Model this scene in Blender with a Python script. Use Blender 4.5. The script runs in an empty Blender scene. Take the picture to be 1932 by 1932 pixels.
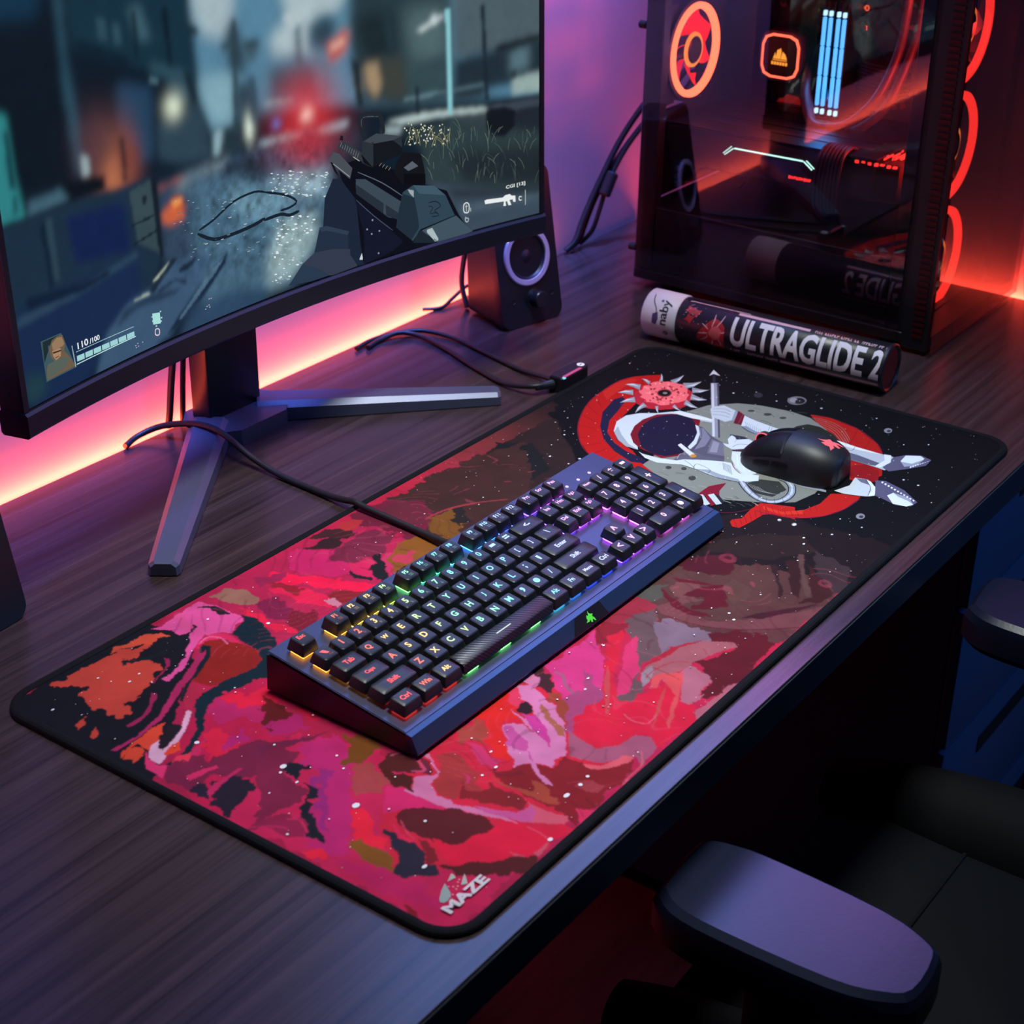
import bpy, bmesh, math, random
import numpy as np
from mathutils import Vector, Matrix, noise as mnoise
from mathutils.geometry import tessellate_polygon
random.seed(4)
PI=math.pi; DESK=0.75          # everything is laid out with the desk top at z=0 and lifted by DESK at the end
SC=bpy.context.scene; COL=SC.collection
def lin(h):
    h=h.lstrip('#'); r=[int(h[i:i+2],16)/255 for i in (0,2,4)]
    return tuple(c/12.92 if c<=.04045 else ((c+.055)/1.055)**2.4 for c in r)
# ------------------------------------------------------------------ materials
def mat(name,col,rough=.5,metal=0,emit=None,es=0,var=.12,scale=60,spec=.5,bump=0,coat=0,sheen=0):
    m=bpy.data.materials.new(name); m.use_nodes=True; nt=m.node_tree; b=nt.nodes['Principled BSDF']
    c=lin(col) if isinstance(col,str) else col
    b.inputs['Roughness'].default_value=rough; b.inputs['Metallic'].default_value=metal; b.inputs['Specular IOR Level'].default_value=spec
    b.inputs['Coat Weight'].default_value=coat; b.inputs['Sheen Weight'].default_value=sheen
    tc=nt.nodes.new('ShaderNodeTexCoord'); nz=nt.nodes.new('ShaderNodeTexNoise'); nz.inputs['Scale'].default_value=scale; nz.inputs['Detail'].default_value=3
    nt.links.new(tc.outputs['Object'],nz.inputs['Vector'])
    mx=nt.nodes.new('ShaderNodeMix'); mx.data_type='RGBA'
    mx.inputs[6].default_value=(*[v*(1-var) for v in c],1); mx.inputs[7].default_value=(*[min(1,v*(1+var)) for v in c],1)
    nt.links.new(nz.outputs['Fac'],mx.inputs[0]); nt.links.new(mx.outputs[2],b.inputs['Base Color'])
    if bump:
        bp=nt.nodes.new('ShaderNodeBump'); bp.inputs['Strength'].default_value=bump; bp.inputs['Distance'].default_value=.001
        nt.links.new(nz.outputs['Fac'],bp.inputs['Height']); nt.links.new(bp.outputs['Normal'],b.inputs['Normal'])
    if emit:
        e=lin(emit) if isinstance(emit,str) else emit
        b.inputs['Emission Color'].default_value=(*e,1); b.inputs['Emission Strength'].default_value=es
    return m
def glow(name,col,es):
    return mat(name,(.02,.02,.02),.6,emit=col,es=es,var=0)
def wood(name,dark,light,rough=.4,sx=1.2,sy=55,bump=.25):
    m=mat(name,dark,rough); nt=m.node_tree; b=nt.nodes['Principled BSDF']
    tc=nt.nodes['Texture Coordinate']; mp=nt.nodes.new('ShaderNodeMapping'); mp.inputs['Scale'].default_value=(sx,sy,sy)
    nt.links.new(tc.outputs['Object'],mp.inputs['Vector'])
    n1=nt.nodes.new('ShaderNodeTexNoise'); n1.inputs['Scale'].default_value=1.6; n1.inputs['Detail'].default_value=6; n1.inputs['Roughness'].default_value=.62; n1.inputs['Distortion'].default_value=.3
    nt.links.new(mp.outputs[0],n1.inputs['Vector'])
    mp2=nt.nodes.new('ShaderNodeMapping'); mp2.inputs['Scale'].default_value=(sx*4,sy*7,sy*7); nt.links.new(tc.outputs['Object'],mp2.inputs['Vector'])
    n2=nt.nodes.new('ShaderNodeTexNoise'); n2.inputs['Scale'].default_value=1.5; n2.inputs['Detail'].default_value=4; nt.links.new(mp2.outputs[0],n2.inputs['Vector'])
    ad=nt.nodes.new('ShaderNodeMath'); ad.operation='MULTIPLY_ADD'; ad.inputs[1].default_value=.4; nt.links.new(n2.outputs['Fac'],ad.inputs[0]); nt.links.new(n1.outputs['Fac'],ad.inputs[2])
    rp=nt.nodes.new('ShaderNodeValToRGB'); rp.color_ramp.elements[0].position=.48; rp.color_ramp.elements[1].position=.92
    rp.color_ramp.elements[0].color=(*lin(dark),1); rp.color_ramp.elements[1].color=(*lin(light),1)
    nt.links.new(ad.outputs[0],rp.inputs[0]); nt.links.new(rp.outputs[0],b.inputs['Base Color'])
    bp=nt.nodes.new('ShaderNodeBump'); bp.inputs['Strength'].default_value=bump; bp.inputs['Distance'].default_value=.0008
    nt.links.new(ad.outputs[0],bp.inputs['Height']); nt.links.new(bp.outputs['Normal'],b.inputs['Normal'])
    return m
def glass(name,tint,ior=1.5,refl=1.0):
    m=bpy.data.materials.new(name); m.use_nodes=True; nt=m.node_tree; nt.nodes.clear()
    o=nt.nodes.new('ShaderNodeOutputMaterial'); mx=nt.nodes.new('ShaderNodeMixShader'); t=nt.nodes.new('ShaderNodeBsdfTransparent'); g=nt.nodes.new('ShaderNodeBsdfGlossy')
    f=nt.nodes.new('ShaderNodeFresnel'); f.inputs[0].default_value=ior; k=nt.nodes.new('ShaderNodeMath'); k.operation='MULTIPLY'; k.inputs[1].default_value=refl; k.use_clamp=True
    t.inputs[0].default_value=(*tint,1); g.inputs['Roughness'].default_value=.015; g.inputs[0].default_value=(1,1,1,1)
    nz=nt.nodes.new('ShaderNodeTexNoise'); nz.inputs['Scale'].default_value=8; rr=nt.nodes.new('ShaderNodeMapRange'); rr.inputs[3].default_value=.01; rr.inputs[4].default_value=.03
    nt.links.new(nz.outputs['Fac'],rr.inputs[0]); nt.links.new(rr.outputs[0],g.inputs['Roughness'])
    gm=nt.nodes.new('ShaderNodeNewGeometry'); bk=nt.nodes.new('ShaderNodeMath'); bk.operation='SUBTRACT'; bk.inputs[0].default_value=1; nt.links.new(gm.outputs['Backfacing'],bk.inputs[1])
    k2=nt.nodes.new('ShaderNodeMath'); k2.operation='MULTIPLY'; nt.links.new(f.outputs[0],k.inputs[0]); nt.links.new(k.outputs[0],k2.inputs[0]); nt.links.new(bk.outputs[0],k2.inputs[1]); nt.links.new(k2.outputs[0],mx.inputs[0]); nt.links.new(t.outputs[0],mx.inputs[1]); nt.links.new(g.outputs[0],mx.inputs[2]); nt.links.new(mx.outputs[0],o.inputs[0])
    return m
def vcol(name,rough=.7,emit=0,weave=0,spec=.12):
    """material that shows the mesh's own print colours (attribute 'ink')"""
    m=bpy.data.materials.new(name); m.use_nodes=True; nt=m.node_tree; b=nt.nodes['Principled BSDF']
    a=nt.nodes.new('ShaderNodeAttribute'); a.attribute_name='ink'
    b.inputs['Roughness'].default_value=rough
    b.inputs['Specular IOR Level'].default_value=spec; src=a.outputs['Color']
    if weave:
        tc=nt.nodes.new('ShaderNodeTexCoord'); nz=nt.nodes.new('ShaderNodeTexNoise'); nz.inputs['Scale'].default_value=900; nt.links.new(tc.outputs['Object'],nz.inputs['Vector'])
        bp=nt.nodes.new('ShaderNodeBump'); bp.inputs['Strength'].default_value=weave; bp.inputs['Distance'].default_value=.0003
        nt.links.new(nz.outputs['Fac'],bp.inputs['Height']); nt.links.new(bp.outputs['Normal'],b.inputs['Normal'])
    if emit:
        b.inputs['Base Color'].default_value=(.002,.002,.003,1); nt.links.new(src,b.inputs['Emission Color']); b.inputs['Emission Strength'].default_value=emit
    else: nt.links.new(src,b.inputs['Base Color'])
    return m
# ------------------------------------------------------------------ mesh builder
class MB:
    def __init__(s): s.bm=bmesh.new()
    def _mat(s,faces,mi):
        for f in faces: f.material_index=mi
    def box(s,x0,x1,y0,y1,z0,z1,mi=0,bev=0,seg=2,M=None):
        n0=len(s.bm.faces)
        mt=Matrix.Translation(((x0+x1)/2,(y0+y1)/2,(z0+z1)/2))@Matrix.Diagonal((x1-x0,y1-y0,z1-z0,1))
        r=bmesh.ops.create_cube(s.bm,size=1,matrix=mt); vs=r['verts']
        if bev:
            es=list({e for v in vs for e in v.link_edges})
            r=bmesh.ops.bevel(s.bm,geom=es,offset=min(bev,.49*min(abs(x1-x0),abs(y1-y0),abs(z1-z0))),segments=seg,affect='EDGES',profile=.5)
        s.bm.faces.ensure_lookup_table(); fs=s.bm.faces[n0:]
        s._mat(fs,mi)
        if M is not None: bmesh.ops.transform(s.bm,matrix=M,verts=list({v for f in fs for v in f.verts}))
        return s
    def loft(s,rings,mi=0,closed=True,cap0=True,cap1=True):
        V=[[s.bm.verts.new(p) for p in r] for r in rings]; n=len(V[0]); fs=[]
        for a,b in zip(V[:-1],V[1:]):
            for i in range(n if closed else n-1):
                j=(i+1)%n
                try: fs.append(s.bm.faces.new((a[i],a[j],b[j],b[i])))
                except ValueError: pass
        if cap0 and closed: fs.append(s.bm.faces.new(V[0][::-1]))
        if cap1 and closed: fs.append(s.bm.faces.new(V[-1]))
        s._mat(fs,mi); return s
    def cyl(s,c,ax,r,h,mi=0,n=32,r2=None,bev=0):
        """cylinder from c along unit axis ax, height h"""
        ax=Vector(ax).normalized(); u=ax.orthogonal().normalized(); v=ax.cross(u); c=Vector(c); r2=r if r2 is None else r2
        def ring(rr,t): return [c+ax*t+u*(rr*math.cos(2*PI*i/n))+v*(rr*math.sin(2*PI*i/n)) for i in range(n)]
        if bev: rs=[ring(r-bev,0),ring(r,bev),ring(r2,h-bev),ring(r2-bev,h)]
        else: rs=[ring(r,0),ring(r2,h)]
        return s.loft(rs,mi)
    def lathe(s,c,ax,prof,mi=0,n=48,caps=False):
        """profile list (radius, along-axis)"""
        ax=Vector(ax).normalized(); u=ax.orthogonal().normalized(); v=ax.cross(u); c=Vector(c)
        return s.loft([[c+ax*t+u*(r*math.cos(2*PI*i/n))+v*(r*math.sin(2*PI*i/n)) for i in range(n)] for r,t in prof],mi,cap0=caps,cap1=caps)
    def tube(s,pts,r,mi=0,n=10,sub=8,smooth=True):
        P=[Vector(p) for p in pts]
        if smooth and len(P)>2:
            Q=[]
            for i in range(len(P)-1):
                p0=P[max(i-1,0)];p1=P[i];p2=P[i+1];p3=P[min(i+2,len(P)-1)]
                for k in range(sub):
                    t=k/sub; Q.append(.5*((2*p1)+(p2-p0)*t+(2*p0-5*p1+4*p2-p3)*t*t+(3*p1-p0-3*p2+p3)*t**3))
            Q.append(P[-1]); P=Q
        rings=[]; up=None
        for i,p in enumerate(P):
            d=(P[min(i+1,len(P)-1)]-P[max(i-1,0)]).normalized()
            if up is None: up=d.orthogonal().normalized()
            up=(up-d*up.dot(d)).normalized(); w=d.cross(up)
            rr=r(i/(len(P)-1)) if callable(r) else r
            rings.append([p+up*(rr*math.cos(2*PI*k/n))+w*(rr*math.sin(2*PI*k/n)) for k in range(n)])
        return s.loft(rings,mi)
    def prism(s,poly,d0,d1,f,mi=0):
        """extrude 2-D polygon between depths d0,d1; f(x,y,d)->point"""
        return s.loft([[f(x,y,d0) for x,y in poly],[f(x,y,d1) for x,y in poly]],mi)
    def flat(s,poly,f,mi=0):
        pl=[Vector((x,y,0)) for x,y in poly]
        vs=[s.bm.verts.new(f(x,y)) for x,y in poly]
        for t in tessellate_polygon([pl]):
            try:
                fc=s.bm.faces.new([vs[i] for i in t]); fc.material_index=mi
            except ValueError: pass
        return s
    def tris(s,verts,faces,f,mi=0):
        vs=[s.bm.verts.new(f(x,y)) for x,y in verts]
        for t in faces:
            try: fc=s.bm.faces.new([vs[i] for i in t]); fc.material_index=mi
            except ValueError: pass
        return s
    def transform(s,M): bmesh.ops.transform(s.bm,matrix=M,verts=s.bm.verts[:]); return s
    def build(s,name,mats,parent=None,smooth=24,recalc=True):
        if recalc: bmesh.ops.recalc_face_normals(s.bm,faces=s.bm.faces[:])
        me=bpy.data.meshes.new(name); s.bm.to_mesh(me); s.bm.free()
        for m in (mats if isinstance(mats,(list,tuple)) else [mats]): me.materials.append(m)
        if smooth:
            me.polygons.foreach_set('use_smooth',[True]*len(me.polygons)); me.set_sharp_from_angle(angle=math.radians(smooth))
        return link(name,me,parent)
def link(name,me,parent=None):
    o=bpy.data.objects.new(name,me); COL.objects.link(o)
    if parent is not None: o.parent=parent
    return o
def tag(o,label=None,cat=None,group=None,kind=None):
    if label: o['label']=label
    if cat: o['category']=cat
    if group: o['group']=group
    if kind: o['kind']=kind
    return o
def thing(name,label,cat,loc=(0,0,0),rot=(0,0,0),group=None):
    o=bpy.data.objects.new(name,None); o.empty_display_size=.05; COL.objects.link(o); o.location=loc; o.rotation_euler=rot
    return tag(o,label,cat,group)
def rrect(w,h,r,n=6,cx=0,cy=0):
    p=[]
    for (sx,sy,a0) in ((1,1,0),(-1,1,90),(-1,-1,180),(1,-1,270)):
        for k in range(n+1):
            a=math.radians(a0+90*k/n); p.append((cx+sx*(w/2-r)+r*math.cos(a),cy+sy*(h/2-r)+r*math.sin(a)))
    return p
# ------------------------------------------------------------------ lettering (built-in font -> triangles)
_tx={}
def text2d(st,bold=0):
    """list of verts (unit cap height ~ .7), faces"""
    k=(st,bold)
    if k in _tx: return _tx[k]
    cu=bpy.data.curves.new('lettering','FONT'); cu.body=st; cu.size=1; cu.resolution_u=3; cu.offset=bold
    o=bpy.data.objects.new('lettering',cu); COL.objects.link(o); bpy.context.view_layer.update()
    me=o.evaluated_get(bpy.context.evaluated_depsgraph_get()).to_mesh()
    v=[(x.co.x,x.co.y) for x in me.vertices]; me.calc_loop_triangles(); f=[tuple(t.vertices) for t in me.loop_triangles]
    o.evaluated_get(bpy.context.evaluated_depsgraph_get()).to_mesh_clear()
    bpy.data.objects.remove(o); bpy.data.curves.remove(cu)
    if not v: v=[(0,0)]
    _tx[k]=(v,f); return _tx[k]
def text_fit(st,x0,x1,y0,y1,bold=0,keep=False):
    v,f=text2d(st,bold); xs=[p[0] for p in v]; ys=[p[1] for p in v]
    w=max(xs)-min(xs) or 1; h=max(ys)-min(ys) or 1; sx=(x1-x0)/w; sy=(y1-y0)/h
    if keep: sx=sy=min(sx,sy)
    cx=(min(xs)+max(xs))/2; cy=(min(ys)+max(ys))/2
    return [((a-cx)*sx+(x0+x1)/2,(b-cy)*sy+(y0+y1)/2) for a,b in v],f
SNAKE=[(-.1,.95),(0,.6),(.3,.35),(.72,.22),(.5,-.08),(.85,-.42),(1,-.9),(.75,-.75),(.45,-.4),(.3,-.8),(.05,-.72),(-.05,-.3),(-.3,-.5),(-.95,-.42),(-.55,-.18),(-.68,.12),(-.52,.5),(-.2,.28),(-.18,.62)]
# ------------------------------------------------------------------ painted prints
def ribbon(pl,w):
    L=[];Rr=[];n=len(pl)
    for i,(x,y) in enumerate(pl):
        a=pl[max(i-1,0)];b=pl[min(i+1,n-1)];dx,dy=b[0]-a[0],b[1]-a[1];d=math.hypot(dx,dy) or 1
        k=w/2*(1 if 0<i<n-1 else .55); L.append((x-dy/d*k,y+dx/d*k)); Rr.append((x+dy/d*k,y-dx/d*k))
    return L+Rr[::-1]
def spline(pl,sub=5):
    if len(pl)<3: return pl
    P=[Vector(p) for p in pl];Q=[]
    for i in range(len(P)-1):
        p0=P[max(i-1,0)];p1=P[i];p2=P[i+1];p3=P[min(i+2,len(P)-1)]
        for k in range(sub):
            t=k/sub; v=.5*((2*p1)+(p2-p0)*t+(2*p0-5*p1+4*p2-p3)*t*t+(3*p1-p0-3*p2+p3)*t**3); Q.append((v.x,v.y))
    Q.append(tuple(P[-1])); return Q
def parse(s):
    for ln in s.strip().splitlines():
        p=ln.split('|'); yield p[:-1],[tuple(map(float,q.split(','))) for q in p[-1].split()]
def inpoly(X,Y,poly):
    r=np.zeros(X.shape,bool); n=len(poly)
    for i in range(n):
        x0,y0=poly[i];x1,y1=poly[(i+1)%n]
        if y0==y1: continue
        r^=((y0>Y)!=(y1>Y))&(X<(x1-x0)*(Y-y0)/(y1-y0)+x0)
    return r
def vnoise(nx,ny,cell,rs,oct=1):
    out=np.zeros((ny,nx));amp=1
    for o in range(oct):
        c=cell/2**o; gx=int(nx/c)+3;gy=int(ny/c)+3;g=rs.rand(gy,gx)*2-1
        x=np.arange(nx)/c;y=np.arange(ny)/c;xi=x.astype(int);yi=y.astype(int);fx=x-xi;fy=y-yi
        fx=fx*fx*(3-2*fx);fy=fy*fy*(3-2*fy);fx=fx[None,:];fy=fy[:,None]
        a=g[yi][:,xi];b=g[yi][:,xi+1];cc=g[yi+1][:,xi];d=g[yi+1][:,xi+1]
        out+=amp*(a*(1-fx)*(1-fy)+b*fx*(1-fy)+cc*(1-fx)*fy+d*fx*fy);amp*=.5
    return out
def blur(a,s):
    if s<.4: return a
    r=int(3*s)+1;k=np.exp(-.5*(np.arange(-r,r+1)/s)**2);k/=k.sum()
    p=np.pad(a,((r,r),(0,0)),mode='edge');a=sum(k[i]*p[i:i+a.shape[0]] for i in range(2*r+1))
    p=np.pad(a,((0,0),(r,r)),mode='edge');return sum(k[i]*p[:,i:i+a.shape[1]] for i in range(2*r+1))
def print_mesh(name,X,Y,C,keep,f,shapes,fs,material,parent):
    """one mesh: colour grid (X,Y,C) plus crisp flat shapes laid over it; ink stored per face corner"""
    ny,nx=X.shape; idx=np.arange(nx*ny).reshape(ny,nx)
    q=np.stack([idx[:-1,:-1],idx[:-1,1:],idx[1:,1:],idx[1:,:-1]],-1).reshape(-1,4)
    if keep is not None: q=q[(keep[:-1,:-1]&keep[:-1,1:]&keep[1:,1:]&keep[1:,:-1]).reshape(-1)]
    V=f(X.reshape(-1),Y.reshape(-1)); used=np.unique(q); rm=np.full(nx*ny,-1); rm[used]=np.arange(len(used))
    V=V[used];q=rm[q]; c=C.reshape(-1,3)[used]
    sv=[];st=[];scol=[]; n=len(V)
    for k,(verts,tri,col) in enumerate(shapes):
        sv.append(fs(np.array(verts),k)); st+= [(n+a,n+b,d+n) for a,b,d in tri]; scol+=[col]*len(tri); n+=len(verts)
    allv=np.concatenate([V]+sv) if sv else V; nt=len(st)
    me=bpy.data.meshes.new(name); me.vertices.add(len(allv)); me.vertices.foreach_set('co',allv.reshape(-1).astype(np.float32))
    loops=np.concatenate([q.reshape(-1),np.array(st,int).reshape(-1)]); me.loops.add(len(loops)); me.loops.foreach_set('vertex_index',loops.astype(np.int32))
    starts=np.concatenate([np.arange(len(q))*4,len(q)*4+np.arange(nt)*3]); me.polygons.add(len(starts)); me.polygons.foreach_set('loop_start',starts.astype(np.int32))
    me.update(calc_edges=True)
    at=me.color_attributes.new('ink','BYTE_COLOR','CORNER')
    cl=np.ones((len(loops),4),np.float32); cl[:len(q)*4,:3]=c[q.reshape(-1)]
    if nt: cl[len(q)*4:,:3]=np.repeat(np.array(scol),3,axis=0)
    at.data.foreach_set('color',cl.reshape(-1)); me.materials.append(material)
    return link(name,me,parent)
def strips(verts,tris,step):
    """cut triangles at fixed x steps so that they follow a curved face"""
    V=[];T=[]
    def clip(p,xc,keep_less):
        o=[]
        for i in range(len(p)):
            a,b=p[i],p[(i+1)%len(p)]; ia=(a[0]<=xc)==keep_less or a[0]==xc; ib=(b[0]<=xc)==keep_less or b[0]==xc
            if ia: o.append(a)
            if ia!=ib and a[0]!=b[0]:
                t=(xc-a[0])/(b[0]-a[0]); o.append((xc,a[1]+(b[1]-a[1])*t))
        return o
    for t in tris:
        p=[tuple(verts[i])[:2] for i in t]; x0=min(q[0] for q in p);x1=max(q[0] for q in p); k=math.floor(x0/step)
        while k*step<x1:
            q=clip(clip(p,k*step,False),(k+1)*step,True)
            if len(q)>=3:
                n=len(V); V+=q; T+=[(n,n+i,n+i+1) for i in range(1,len(q)-1)]
            k+=1
    return V or [(0,0)],T
def shape_of(poly):
    return poly,[t for t in tessellate_polygon([[Vector((x,y,0)) for x,y in poly]])]

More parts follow.
